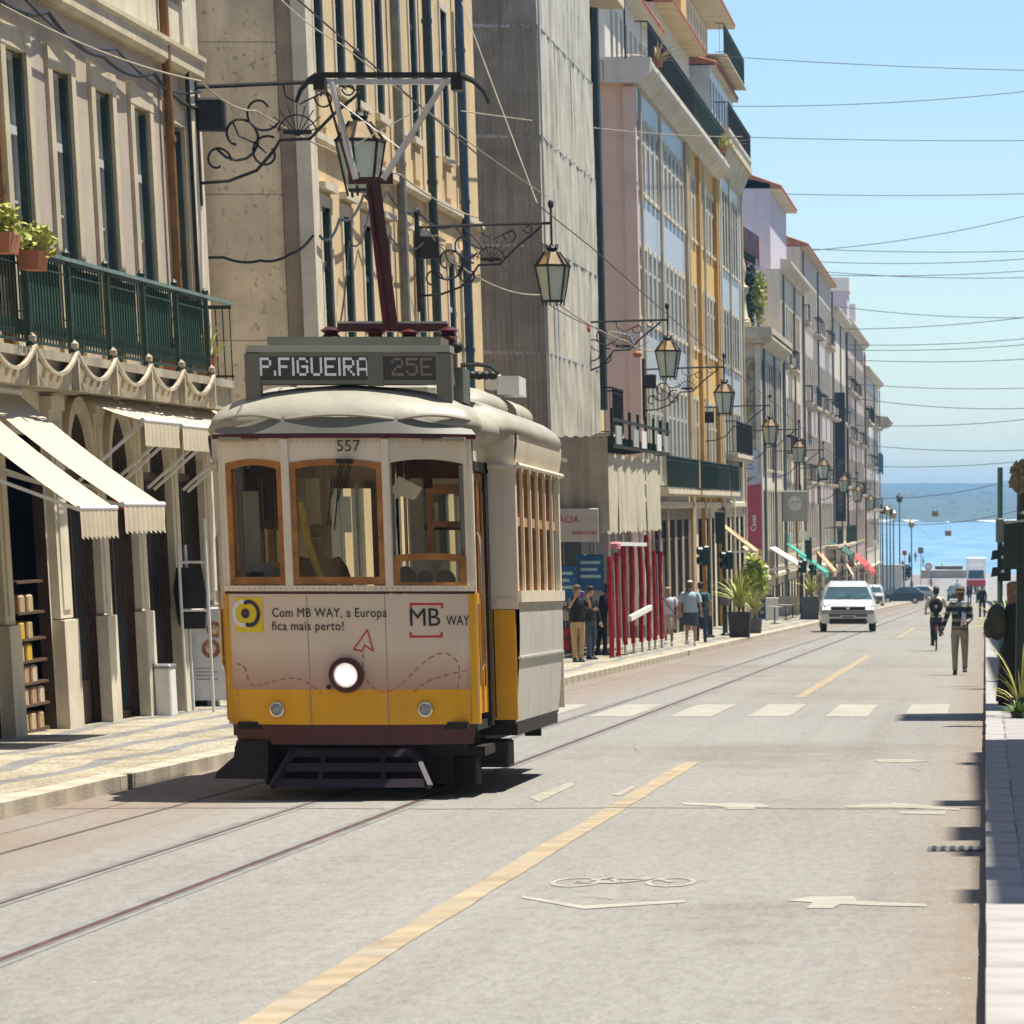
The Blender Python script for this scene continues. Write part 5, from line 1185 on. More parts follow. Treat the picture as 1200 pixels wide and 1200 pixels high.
# head lamp and small lamps
def lamp(px,py,r,rim,lens,name,dep=.07):
    cx,cz=L2(px,py); y0=fy(cx); t=thing(name,None,None,(cx,y0,cz)); t.parent=T
    MB().lathe([(r,.02),(r*1.02,-dep*.6),(r*.95,-dep),(r*.72,-dep*1.05),(r*.68,-dep*.7),(r*.68,-.0)],(0,0,0),28,'y',cap=False).build('rim',rim,t,smooth=True)
    MB().lathe([(r*.68,-dep*.62),(r*.45,-dep*.85),(0.001,-dep*.95)],(0,0,0),24,'y',cap=False).build('lens',lens,t,smooth=True)
    return t
hl=emis('headlamp_glow',(1.0,.96,.9),1.3); hl2=emis('headlamp_lens',(1.0,.93,.84),.32)
h_=lamp(407,791,.148,M['maroon'],hl2,'headlight',.09)
cxx=h_.location; rr=random.Random(2)
for k in range(90):
    a=rr.uniform(0,6.28); r_=.074*math.sqrt(rr.random()); MB().ball((r_*math.cos(a),-.086,r_*math.sin(a)),(.010,.006,.010),6,4).build('glowing_cell',hl,h_)
for x in (324,498): lamp(x,831.5,.068,chrome,mat('lamp_glass_grey',(.35,.38,.36),.1,.5,30,metal=.4),'fog_lamp',.03)
cxz=L2(386,805); MB().lathe([(.02,-.0),(.02,-.02)],(cxz[0],fy(cxz[0]),cxz[1]),10,'y').build('socket_cap',M['iron'],T)
# wipers
for (a,c) in (((399,541),(386,585)),((408,541),(394,590))):
    q0=TL(*a,-.02);q1=TL(*c,-.02); b=MB(); b.tube([(q0.x,-.035,q0.z),(q1.x,-.03,q1.z)],.007,5); b.build('wiper_arm',M['iron'],T); b=MB(); b.bar((q1.x+.02,-.025,q1.z+.16),(q1.x-.03,-.025,q1.z-.22),.012); b.build('wiper_blade',M['rubber'],T)
for x in (403,): q=TL(x,539,0); MB().cbox(q.x-.07,q.x+.07,-.045,.0,q.z-.03,q.z+.01,.006).build('wiper_motor',M['iron'],T)
# platform sides and doors
SW=1.335; YS=1.4; YE=5.25; YR=6.65
for s in (-1,1):
    def bx(x0,x1,y0,y1,z0,z1,m,name,par=None):
        a,c=sorted((s*x0,s*x1)); b=MB(); b.box(a,c,y0,y1,z0,z1); return b.build(name,m,par or T)
    bx(1.03,1.09,.275,.36,.64,3.02,tcream,'door_post'); bx(1.091,1.095,.275,.36,.64,1.735,tyel,'door_post_yellow')
    d=thing('platform_door',None,None,(0,0,0)); d.parent=T
    for y0,y1 in ((.40,.72),(.76,1.08)):
        bx(1.04,1.075,y0,y0+.05,.72,2.75,M['wood'],'door_stile',d); bx(1.04,1.075,y1-.05,y1,.72,2.75,M['wood'],'door_stile',d)
        bx(1.04,1.07,y0+.05,y1-.05,2.68,2.75,M['wood'],'door_rail',d); bx(1.04,1.07,y0+.05,y1-.05,.72,1.74,tyel,'door_panel',d); bx(1.05,1.06,y0+.05,y1-.05,1.74,2.68,tglass,'pane',d)
        bx(1.07,1.078,(y0+y1)/2-.02,(y0+y1)/2+.02,.95,1.65,M['dark'],'door_slot',d)
    bx(1.02,1.10,1.12,1.30,.60,2.85,M['iron'],'door_gap'); bx(1.02,1.10,.3,1.4,2.76,2.84,M['iron'],'door_header'); bx(1.0,1.09,.28,1.4,2.84,3.05,tcream,'letterboard')
    bx(.98,1.06,.3,1.38,.58,.66,tund,'step_edge')
    # saloon end wall facing forward, white above and yellow below
    bx(1.08,SW,YS-.04,YS,1.60,3.09,tcream,'end_wall'); bx(1.08,SW-.03,YS-.045,YS,.64,1.595,tyel,'end_wall_panel'); bx(1.13,SW-.03,YS-.05,YS-.046,1.61,1.70,tcream,'hinge_plate')
    bx(1.0,SW+.03,YS-.10,YS-.0,2.80,2.835,tcream,'moulding')
    bx(1.105,1.115,YS-.052,YS-.047,.66,1.59,M['iron'],'joint_line')
    # saloon side: panels, sill, pillars, letterboard
    n=4
    for k in range(n):
        ya=YS+(YE-YS)*k/n; yb=YS+(YE-YS)*(k+1)/n
        b=MB(); b.grid(lambda u,v:(s*(SW-.055+.055*min(1,v*1.7)+.004*math.sin(v*9)),ya+.006+(yb-ya-.012)*u,.62+(1.655-.62)*v),2,10); b.build('side_panel',tadg,T,smooth=True)
    bx(SW-.12,SW-.06,YS,YE,.6,1.66,M['iron'],'side_backing')
    bx(SW-.02,SW+.012,YS,YE,1.17,1.19,M['alu'],'belt_strip')
    bx(SW-.06,SW+.03,YS-.02,YE+.02,1.66,1.76,tcream,'side_sill')
    bx(SW-.05,SW,YS-.0,YS+.08,1.76,2.85,tcream,'corner_pillar'); bx(SW-.05,SW,YE-.08,YE,1.76,2.85,tcream,'corner_pillar')
    m6=6
    for k in range(1,m6): y=YS+(YE-YS)*k/m6; bx(SW-.10,SW-.005,y-.028,y+.035,1.76,2.84,tcream,'side_pillar'); bx(SW-.10,SW-.03,y-.055,y-.0281,1.76,2.84,M['wood'],'side_frame')
    for k in range(m6):
        y0=YS+(YE-YS)*k/m6+.05; y1=YS+(YE-YS)*(k+1)/m6-.05
        o=bx(SW-.075,SW-.035,y0,y1,2.32,2.40,mat('pale_wood',(.52,.30,.15),.5,.3,6) if k==0 and s==1 else M.get('palewood') or M['wood'],'side_window_rail')
        if k==0 and s==1: M['palewood']=o.data.materials[0]
        bx(SW-.07,SW-.06,y0,y1,2.40,2.80,tglass,'pane',o); bx(SW-.075,SW-.035,y0,y1,2.78,2.84,M['wood'],'side_window_head',o)
    b=MB(); b.grid(lambda u,v:(s*(SW+.0+.03*math.sin(math.pi*v*.5)),YS-.04+(YE-YS+.06)*u,2.85+.24*v),10,4); b.build('letterboard',tcream,T,smooth=True)
    b=MB(); yy=[YS-.10,YE+.03]; b.tube([(s*(SW+.03),YS-.10,2.835),(s*(SW+.03),YE+.03,2.835)],.022,6); b.build('gutter_rail',tcream,T,smooth=True)
    bx(1.0,1.09,YE+.02,YR-.2,.64,3.04,tcream,'rear_side_wall'); bx(1.08,SW,YE,YE+.04,.64,3.09,tcream,'end_wall')
    # grab rails of the front door
    b=MB(); b.tube([(s*1.12,.32,1.1),(s*1.14,.32,1.15),(s*1.14,.32,2.2),(s*1.12,.32,2.25)],.014,6); b.build('grab_rail',chrome,T,smooth=True)
# roof
def outline(hw_p=1.15,hw_s=1.385):
    pts=[]
    n=22
    for i in range(n+1):
        x=-hw_p+2*hw_p*i/n; pts.append((x,fy(x*1.08/hw_p)+.05))
    right=[(hw_p,.8),(hw_p+.01,1.22),(hw_s-.06,1.34),(hw_s,1.5),(hw_s,3.3),(hw_s,5.1),(hw_s-.06,5.3),(hw_p,5.5),(hw_p,6.3)]
    rear=[(hw_p-.25,6.55),(0.5,6.7),(0,6.75),(-.5,6.7),(-hw_p+.25,6.55)]
    return pts+right+rear+[(-x,y) for x,y in reversed(right)]
ol=outline(); rings=[]
for th in (0,8,18,30,42,55,68,80,90):
    c=math.cos(R(th))**.9 if th<90 else 0; s_=math.sin(R(th)); r=[]
    for x,y in ol:
        yy=y+(1-c)*(.75 if y<1.3 else (-1.2 if y>5.6 else 0)); 
        wv=.035*(1-s_)*math.sin(th/90*3.14)
        xx=x*c if th<90 else 0.0
        r.append((xx if th<90 else x*.02,yy,3.12+.36*s_))
    rings.append(r)
rings=[[(x*.97,y+.03,3.05) for x,y in ol]]+rings
MB().loft(rings,cap=False).build('roof',troof,T,smooth=60)
def bulge(cx,cy,cz,rx,ry,rz_,name='roof_bulge',m=troof):
    b=MB(); b.ball((cx,cy,cz),(rx,ry,rz_),24,14); return b.build(name,m,T,smooth=True)
bulge(0,.74,3.15,.66,.70,.20); bulge(-.84,1.05,3.11,.40,.72,.19); bulge(.84,1.05,3.11,.40,.72,.19)
for xa,xb in ((-1.08,-.5),(-.46,.46),(.5,1.08)):
    b=MB(); b.tube([(xa+(xb-xa)*t/10,fy(xa+(xb-xa)*t/10)+.04-.02*math.sin(math.pi*t/10),3.175+.035*math.sin(math.pi*t/10)) for t in range(11)],.016,6); b.build('hood_lip',troof,T,smooth=True)
for s in (-1,1):
    for k in range(5): bulge(s*.78,2.2+.72*k,3.36,.34,.40,.17,'roof_vent')
MB().cbox(-.62,.62,1.6,6.0,3.4,3.56,.06).build('roof_deck',troof,T)
for x in (-.42,.42):
    b=MB(); b.bar((x,.06,3.175),(x,.45,3.30),.02); b.build('roof_rib',troof,T)
for s in (-1,1): b=MB(); b.tube([(s*1.08,.42,3.13),(s*.98,.62,3.24),(s*.86,.82,3.32)],.025,6); b.build('roof_rib',troof,T,smooth=True)
# ceiling and interior
MB().box(-1.05,1.05,.12,1.38,3.0,3.03).build('platform_ceiling',mat('ceiling_cream',(.30,.25,.18),.6,.1,3),T); MB().box(-1.3,1.3,1.42,6.5,3.0,3.03).build('saloon_ceiling',mat('ceiling_cream2',(.30,.25,.18),.6,.1,3),T)
MB().box(-1.0,1.0,.15,6.5,.60,.66).build('floor',M['dark'],T)
bh=thing('bulkhead',None,None,(0,0,0)); bh.parent=T
wd2=mat('dark_varnish',(.20,.075,.022),.4,.4,5)
for (x0,x1,z0,z1) in ((-1.08,-.95,.66,3.0),(-.52,-.40,.66,3.0),(.40,.52,.66,3.0),(.95,1.08,.66,3.0),(-.95,-.52,.66,1.65),(.52,.95,.66,1.65),(-.95,.95,2.72,3.0),(.52,.95,2.28,2.34)):
    MB().box(x0,x1,1.36,1.40,z0,z1).build('bulkhead_panel',tcream if z1==3.0 and x0 in(-.52,.40) else wd2,bh)
MB().box(-.95,-.52,1.375,1.38,1.65,2.72).build('pane',tglass,bh); MB().box(.52,.95,1.375,1.38,1.65,2.72).build('pane',tglass,bh)
rb=thing('rear_bulkhead',None,None,(0,0,0)); rb.parent=T
for (x0,x1,z0,z1) in ((-1.08,-.9,.66,3.0),(-.5,-.36,.66,3.0),(.36,.5,.66,3.0),(.9,1.08,.66,3.0),(-.9,-.5,.66,1.65),(.5,.9,.66,1.65),(-.9,.9,2.72,3.0)): MB().box(x0,x1,YE-.02,YE+.02,z0,z1).build('bulkhead_panel',wd2,rb)
for k in range(4):
    for x0,x1 in ((-1.15,-.35),(.35,1.15)):
        y=1.9+.85*k; MB().cbox(x0,x1,y,y+.45,1.02,1.12,.02).build('seat',M['maroon'],T); MB().cbox(x0,x1,y+.42,y+.48,1.1,1.75,.02).build('seat_back',wd2,T)
for x,y in ((-.3,1.25),(.3,1.25),(.42,.9),(-.25,2.6),(.25,2.6),(.25,4.2)): b=MB(); b.tube([(x,y,.66),(x,y,3.0)],.014,6); b.build('grab_pole',chrome,T,smooth=True)
# open sash seen through the right pane, control stand, mirror
t=thing('inner_window',None,None,(.0,.0,0)); t.parent=T
for (x0,x1,z0,z1) in ((.60,.66,2.0,2.62),(.92,.97,2.0,2.66),(.66,.92,2.58,2.66),(.66,.92,2.30,2.35),(.66,.92,1.75,1.80)): MB().box(x0,x1,.95,.99,z0 if z0>1.9 else z0,z1).build('inner_window_bar',M['wood'],t)
MB().cbox(-.55,-.2,.45,.8,.66,1.78,.03).build('control_stand',mat('control_dark',(.03,.03,.03),.4,.3,4),T)
b=MB(); b.lathe([(.16,0),(.17,.02),(.15,.03)],(-.38,.6,1.80),20); b.build('control_wheel',M['iron'],T,smooth=True)
b=MB(); b.tube([(-.38+.13*math.cos(a),.6+.13*math.sin(a),1.87) for a in [k*.35 for k in range(19)]],.012,5); b.build('brass_handle',mat('brass',(.5,.33,.1),.3,.2,3,metal=.9),T,smooth=True)
for x,z,r in ((.45,1.86,.10),(.62,1.86,.07),(.8,1.84,.09)): MB().ball((x,.55,z),(r,r,r*1.1),10,7).build('cab_equipment',M['iron'],T,smooth=True)
MB().add([(.33,.55,2.58),(.55,.55,2.52),(.62,.55,2.62),(.42,.55,2.72)],[(0,1,2,3)]).build('sun_flap',tcream,T)
MB().box(-.75,-.5,.35,.37,1.83,2.0).build('notice_card',mat('card_grey',(.22,.23,.23),.6),T); MB().box(-.66,-.55,.34,.349,1.95,1.99).build('notice_card_band',mat('card_orange',(.55,.16,.03),.6),T)
MB().box(-.08,.0,.5,.52,2.25,2.55).build('notice_card',M['white'],T); MB().box(-.98,-.85,.8,.86,1.7,2.6).build('cab_pillar',tcream,T)
MB().box(.20,.30,1.0,1.03,1.9,2.55).build('blue_strap',mat('blue_cloth',(.02,.06,.3),.7,.3,4),T); MB().tube([(-.40,.35,2.5),(-.36,.34,2.2),(-.27,.33,1.9),(-.25,.33,1.84)],[.03,.035,.03,.04],7).build('yellow_reflection',mat('hi_vis_yellow',(.62,.40,.02),.6,.3,5),T,smooth=True)  # yellow streak modelled in place of a hi-vis reflection in the window
MB().box(.22,.36,3.9,3.92,1.85,2.65).build('rear_window_card',M['white'],T)
# destination box
a=TL(287,405,.45); c=TL(525,470,.45); yb=.42
def dbx(px0,py0,px1,py1,y0,y1,m,name,par):
    p=TL(px0,py1,y0);q=TL(px1,py0,y0); return MB().box(p.x,q.x,y0,y1,p.z,q.z).build(name,m,par)
db=thing('destination_box',None,None,(0,0,0)); db.parent=T
dbx(288,408,525,449,yb,yb+.34,tol,'casing',db); dbx(287,404,526,412,yb-.02,yb+.36,mat('tram_olive_light',(.36,.38,.32),.4,.1,3),'casing_top',db)
dbx(287,414,302,471,yb-.022,yb+.1,tol,'leg',db); dbx(511,414,527,471,yb-.022,yb+.1,tol,'leg',db); dbx(430,413,447,452,yb-.015,yb,tol,'divider',db)
dbx(301,412,512,417,yb-.012,yb,tol,'frame_rail',db); dbx(301,445,512,450,yb-.012,yb,tol,'frame_rail',db)
dsc=mat('display_dark',(.055,.05,.043),.35,.2,4); dbx(303,417,430,445,yb-.006,yb,dsc,'display',db); dbx(448,417,511,445,yb-.006,yb,dsc,'display',db)
G={'P':['11110','10001','10001','11110','10000','10000','10000'],'.':['0','0','0','0','0','1','1'],'F':['11111','10000','10000','11110','10000','10000','10000'],'I':['1']*7,'G':['01110','10001','10000','10111','10001','10001','01110'],'U':['10001']*6+['01110'],'E':['11111','10000','10000','11110','10000','10000','11111'],'R':['11110','10001','10001','11110','10100','10010','10001'],'A':['01110','10001','10001','10001','11111','10001','10001'],'2':['01110','10001','00001','00110','01000','10000','11111'],'5':['11111','10000','11110','00001','00001','10001','01110'],' ':['00']*7}
def led(txt,px0,px1,pyt,pyb,m,name,y):
    cols=sum(len(G[ch][0])+1 for ch in txt)-1; p=TL(px0,pyb,y);q=TL(px1,pyt,y); dx=(q.x-p.x)/cols; dz=(q.z-p.z)/7; x=p.x; out=[]
    for ch in txt:
        g=G[ch]; b=MB(); w_=len(g[0])
        for r in range(7):
            for k in range(w_):
                if g[r][k]=='1':
                    for h in (0,.5):
                        for h2 in (0,.5): b.box(x+(k+h)*dx+.001,x+(k+h+.42)*dx,y-.004,y-.001,q.z-(r+h2+.45)*dz,q.z-(r+h2)*dz)
        if b.v: b.build(name,m,db)
        x+=(w_+1)*dx
led('P.FIGUEIRA',303.5,430,418.5,440,emis('display_white',(.55,.57,.58),.25),'display_letter',yb-.006); led('25E',458,505,419,440,mat('display_dim',(.30,.27,.25),.5,.2,9),'display_letter',yb-.006)
for k,(x0,x1) in enumerate(((320,520),)): dbx(312,394,515,404,yb+.36,yb+.9,tol,'rear_casing',db)
dbx(526,430,541,471,yb+.4,yb+.9,mat('box_green',(.12,.14,.12),.5),'side_box',T); q=TL(536,407,.8); MB().ball(tuple(q),(.05,.05,.05),8,6).build('horn',M['iron'],T,smooth=True)
# equipment behind the sign
dbx(582,440,607,462,3.2,3.8,M['white'],'roof_case',T); dbx(568,437,582,455,3.2,3.5,tcream,'roof_case',T)
b=MB(); b.tube([TL(540,428,2.6),TL(560,427,2.6),TL(575,429,2.6),TL(585,438,2.6)],.022,6); b.build('roof_hose',M['iron'],T,smooth=True)
for k in range(5): q=TL(545+k*8,440,2.8); MB().ball(tuple(q),(.05,.05,.04),7,5).build('roof_fitting',M['iron'],T,smooth=True)
# pantograph
pg=thing('pantograph',None,None,(0,0,0)); pg.parent=T; D=2.9
b=MB(); b.bar(TL(396,384,D),TL(525,384,D),.09,.07); b.build('base_bar',M['maroon'],pg); b=MB(); b.bar(TL(396,380,D+.6),TL(525,380,D+.6),.07,.05); b.build('base_bar',mat('light_steel_blue',(.45,.45,.47),.4,.1,4),pg)
for px_,py_ in ((388,390),(525,390),(440,392),(480,392)):
    q=TL(px_,py_,D); b=MB(); b.lathe([(.06,-.5),(.06,-.06),(.10,-.04),(.06,-.01),(.10,.02),(.05,.05)],tuple(q),10); b.build('insulator',M['maroon'],pg,smooth=True)
def arm(a,c,r0,r1,m,name,n=8):
    b=MB(); b.tube([a,c],[r0,r1],n); return b.build(name,m,pg,smooth=True)
b=MB(); b.loft([[tuple(TL(x,y,d)) for x,y,d in ((449,388,D-.05),(467,388,D-.05),(467,388,D+.06),(449,388,D+.06))],[tuple(TL(x,y,d)) for x,y,d in ((432,214,D-.04),(446,214,D-.04),(446,214,D+.04),(432,214,D+.04))]]); b.build('lower_arm',M['maroon'],pg)
arm(TL(452,388,D-.1),TL(431,216,D-.08),.022,.018,M['maroon'],'control_rod')
b=MB(); b.bar(TL(410,212,D),TL(459,212,D),.08,.06); b.build('knuckle',M['maroon'],pg)
for x in (415,454): b=MB(); b.cbox(-.05,.05,-.04,.04,-.06,.05,.01); b.build('joint',M['maroon'],pg,loc=TL(x,208,D))
arm(TL(417,210,D-.05),TL(388,96,D-.05),.03,.024,M['alu'],'upper_arm'); arm(TL(449,210,D-.05),TL(521,96,D-.05),.03,.024,M['alu'],'upper_arm')
arm(TL(411,207,D+.3),TL(382,105,D+.3),.012,.012,M['iron'],'upper_rod')
for a,c in (((398,120),(470,175)),((505,120),(415,170))): arm(TL(*a,D),TL(*c,D),.005,.005,M['alu'],'stay_wire',5)
for y,d in ((88,0),(96,.3)):
    b=MB(); b.bar(TL(372,y,D+d),TL(540,y,D+d),.05,.045); b.build('contact_shoe',M['iron'] if not d else M['alu'],pg)
b=MB(); b.tube([TL(x,y,D) for x,y in ((540,88),(555,95),(567,107),(573,121))],[.03,.025,.02,.016],7); b.build('end_horn',M['iron'],pg,smooth=True)
b=MB(); b.tube([TL(x,y,D) for x,y in ((372,88),(362,94),(352,106),(347,120))],[.03,.025,.02,.016],7); b.build('end_horn',M['iron'],pg,smooth=True)
for x in (375,536): b=MB(); b.cbox(-.05,.05,-.1,.1,-.09,.03,.01); b.build('shoe_bracket',M['iron'],pg,loc=TL(x,94,D+.1))
# underside
MB().box(-.95,.95,.3,6.4,.42,.60).build('underframe',tund,T)
for s in (-1,1):
    for y in (2.35,4.55):
        wl=MB(); wl.lathe([(.05,-.06),(.3,-.06),(.345,-.05),(.36,-.01),(.32,.0),(.32,.05),(.05,.06)],(0,0,0),26,'x'); wl.build('wheel',mat('wheel_steel',(.05,.045,.04),.5,.3,3,metal=.5) if s==-1 and y<3 else M['iron'],T,loc=(s*.47,y,.33),smooth=True)
    MB().box(s*.62-.05,s*.62+.05,1.6,5.3,.28,.46).build('truck_beam',tund,T)
    MB().cbox(min(s*.7,s*1.2),max(s*.7,s*1.2),1.45,1.9,.22,.46,.02).build('side_step',tund,T); MB().cbox(min(s*.65,s*.95),max(s*.65,s*.95),1.1,1.5,.08,.34,.02).build('guard_box',tund,T)
    MB().box(min(s*.6,s*1.1),max(s*.6,s*1.1),.5,1.3,.36,.44).build('step_board',tund,T); MB().box(min(s*1.05,s*1.2),max(s*1.05,s*1.2),4.2,4.3,.4,.62).build('step_hanger',tund,T)
    MB().box(min(s*.95,s*1.28),max(s*.95,s*1.28),1.5,5.1,.50,.63).build('truss_beam',tund,T)
MB().box(-.75,.75,.9,1.0,.1,.5).build('guard_backing',tund,T)
# flared gate at the left front corner
b=MB(); b.loft([[(-1.03,.22,.50),(-.74,.12,.50),(-.74,.4,.50),(-1.03,.5,.50)],[(-1.06,.2,.36),(-.74,.10,.36),(-.74,.4,.36),(-1.06,.5,.36)],[(-1.2,.15,.24),(-.74,.05,.24),(-.74,.4,.24),(-1.2,.5,.24)],[(-1.22,.13,.18),(-.74,.03,.18),(-.74,.4,.18),(-1.22,.5,.18)]]); b.build('corner_fender',tund,T)
lg=thing('lifeguard_tray',None,None,(0,0,0)); lg.parent=T; pm=mat('plum_paint',(.022,.010,.022),.6,.3,6)
for k,(z,y,hw) in enumerate(((.40,.12,.52),(.28,.02,.58),(.15,-.08,.66))):
    MB().hexa([(-hw-.02,y-.03,z-.035),(hw+.02,y-.03,z-.035),(hw+.02,y+.03,z-.035),(-hw-.02,y+.03,z-.035),(-hw,y-.0,z+.035),(hw,y-.0,z+.035),(hw,y+.05,z+.035),(-hw,y+.05,z+.035)]).build('slat',pm,lg)
for s in (-1,1): b=MB(); b.bar((s*.5,.16,.46),(s*.68,-.10,.12),.05); b.build('tray_arm',pm,lg)
for x in (-.25,.25): b=MB(); b.bar((x,.16,.46),(x*1.1,-.08,.12),.035); b.build('tray_arm',pm,lg)
# ================= wall lanterns on scroll brackets =================
milk=mat('milk_glass',(.50,.56,.48),.25,.1,3,spec=.5); amber=mat('amber_glass',(.38,.24,.10),.35,.3,4)
def lantern(parent,at,h=1.0):
    t=thing('lantern',None,None,at); t.parent=parent; s=h
    zt,zm,zb=-.06*s,-.30*s,-.86*s
    def ringz(r,z): return [(r*math.cos(R(45+90*k)),r*math.sin(R(45+90*k)),z) for k in range(4)]
    a0=R(20)
    def sq(r,z,n=6): return [(r*math.cos(a0+2*math.pi*k/n),r*math.sin(a0+2*math.pi*k/n),z) for k in range(n)]
    b=MB(); b.lathe([(.02,.30),(.02,.06),(.05,.05),(.10,.03),(.13,.0),(.10,-.04),(.09,-.06)],(0,0,0),10); b.build('cap',M['iron'],t,smooth=True)
    for k in range(6): 
        a=a0+math.pi*k/3; MB().bar((.10*math.cos(a),.10*math.sin(a),0),(.13*math.cos(a),.13*math.sin(a),.07),.02).build('crown_point',M['iron'],t)
    b=MB(); b.loft([sq(.30*s,zm-.01),sq(.12*s,zt)],cap=False); b.build('upper_glass',amber,t)
    b=MB(); b.loft([sq(.17*s,zb),sq(.29*s,zm)],cap=False); b.build('lower_glass',milk,t)
    b=MB()
    for k in range(6):
        p=[sq(.315*s,zm)[k],sq(.125*s,zt)[k]]; q=[sq(.18*s,zb-.08)[k],sq(.305*s,zm)[k]]; b.bar(p[0],p[1],.03); b.bar(q[0],q[1],.026)
    b.build('glazing_bars',M['iron'],t)
    b=MB(); n=6; o=sq(.33*s,zm); i_=sq(.33*s,zm+.035); b.loft([o,i_]); b.build('rim',M['iron'],t)
    b=MB(); b.loft([sq(.17*s,zb-.02),sq(.18*s,zb+.02)]); b.build('base_plate',M['iron'],t)
    return t
def scroll(b,c,r,a0,a1,turns_r,th,n=16,plane='x'):
    pts=[]
    for i in range(n+1):
        t=i/n; a=R(a0+(a1-a0)*t); rr=r*(1-turns_r*t); pts.append((c[0]+rr*math.cos(a),c[1],c[2]+rr*math.sin(a)))
    b.tube(pts,th,5)
def bracket_lamp(label,Y,L_=2.65,z=8.55,simple=False,box=True,h=1.15):
    t=thing('wall_lantern',label,'street lamp',(PX+.05,Y,rz(Y)),0,'lanterns on wall brackets'); z0=z
    br=thing('bracket',None,None,(0,0,z0)); br.parent=t
    b=MB(); b.tube([(0,0,.02),(L_*.62,0,.08),(L_,0,.10)],.03,6); b.build('arm',M['iron'],br,smooth=True)
    b=MB(); b.box(-.02,.06,-.06,.06,-1.55,.25); b.build('wall_plate',M['iron'],br)
    b=MB(); b.ball((0.03,0,.3),(.07,.07,.09),8,6); b.build('finial',M['iron'],br,smooth=True)
    b=MB(); b.tube([(.05,0,-1.25),(.45,0,-1.22),(.85,0,-1.08),(1.1,0,-.82),(1.2,0,-.68),(1.62,0,-.66),(1.95,0,-.35),(2.35,0,-.05),(L_*.93,0,.05)],.024,6); b.build('stay',M['iron'],br,smooth=True)
    if not simple:
        b=MB(); scroll(b,(.62,0,-.62),.36,-150,250,.65,.02); scroll(b,(.95,0,-.3),.28,-30,-330,.6,.018); scroll(b,(.3,0,-.95),.2,0,300,.6,.018)
        scroll(b,(1.0,0,-.85),.24,60,400,.6,.018); b.tube([(.55,0,-.45),(.62,0,-.62),(.85,0,-.72),(1.0,0,-.85)],.014,5); scroll(b,(1.85,0,-.12),.14,180,520,.6,.014); scroll(b,(2.2,0,-.0),.1,180,520,.6,.012)
        b.build('scrollwork',M['iron'],br,smooth=True)
        b=MB(); 
        for k in range(9): a=R(20+17.5*k); b.bar((1.45,0,-.62),(1.45+.42*math.cos(a),0,-.62+.42*math.sin(a)),.013)
        b.tube([(1.45+.28*math.cos(R(a)),0,-.62+.28*math.sin(R(a))) for a in range(10,171,16)],.012,5); b.box(1.25,1.65,-.02,.02,-.60,-.54); b.build('fan_ornament',M['iron'],br)
        b=MB(); b.tube([(1.28,0,.05),(1.3,0,-.1),(1.5,0,-.2),(1.9,0,-.02)],.012,5); b.build('leaf_ornament',M['iron'],br)
    if box: MB().cbox(.06,.44,-.12,.12,-.56,-.12,.03).build('ballast_box',M['iron'],br)
    b=MB(); b.tube([(L_,0,.42),(L_,0,-.30)],.022,6); b.ball((L_,0,.45),(.06,.06,.09),8,6); b.build('hanger',M['iron'],br,smooth=True)
    lantern(t,(L_,0,z0-.36),h)
    return t
LB=[(61.6,'nearest wall lantern, its scrolled bracket on the mauve corner, glass behind the pantograph arms'),(85.0,'wall lantern hung in front of the netted building, above the tram roof'),
 (115.3,'wall lantern before the pink building, third along the street'),(139.8,'fourth wall lantern, before the orange pilasters of the yellow building'),(169.3,'fifth wall lantern, before the white banner of the corner building'),
 (195.0,'sixth wall lantern, in front of the white facade beyond the red banner'),(224.2,'seventh wall lantern, just left of the tall dark banner'),(256,'eighth wall lantern, at the foot of the tall dark banner'),(284,'ninth wall lantern, low among the distant facades'),(315,'tenth wall lantern, against the last facades')]
for i,(Y,l) in enumerate(LB):
    t=bracket_lamp(l,Y,2.33 if i==0 else 2.65,simple=i>3,box=i in(0,1,2,3,4))
for Y,l in ((122.5,'grey wall bracket tied with wires between the third and fourth lanterns'),):
    t=thing('wire_rosette',l,'wire bracket',(PX,Y,rz(Y)+8.3)); b=MB(); b.tube([(0,0,.2),(.6,0,.45),(1.1,0,.35),(1.3,0,-.1)],.05,6); b.build('hook',M['steel'],t,smooth=True); MB().ball((1.3,0,-.15),(.14,.14,.1),8,6).build('insulator',M['terra'],t,smooth=True)
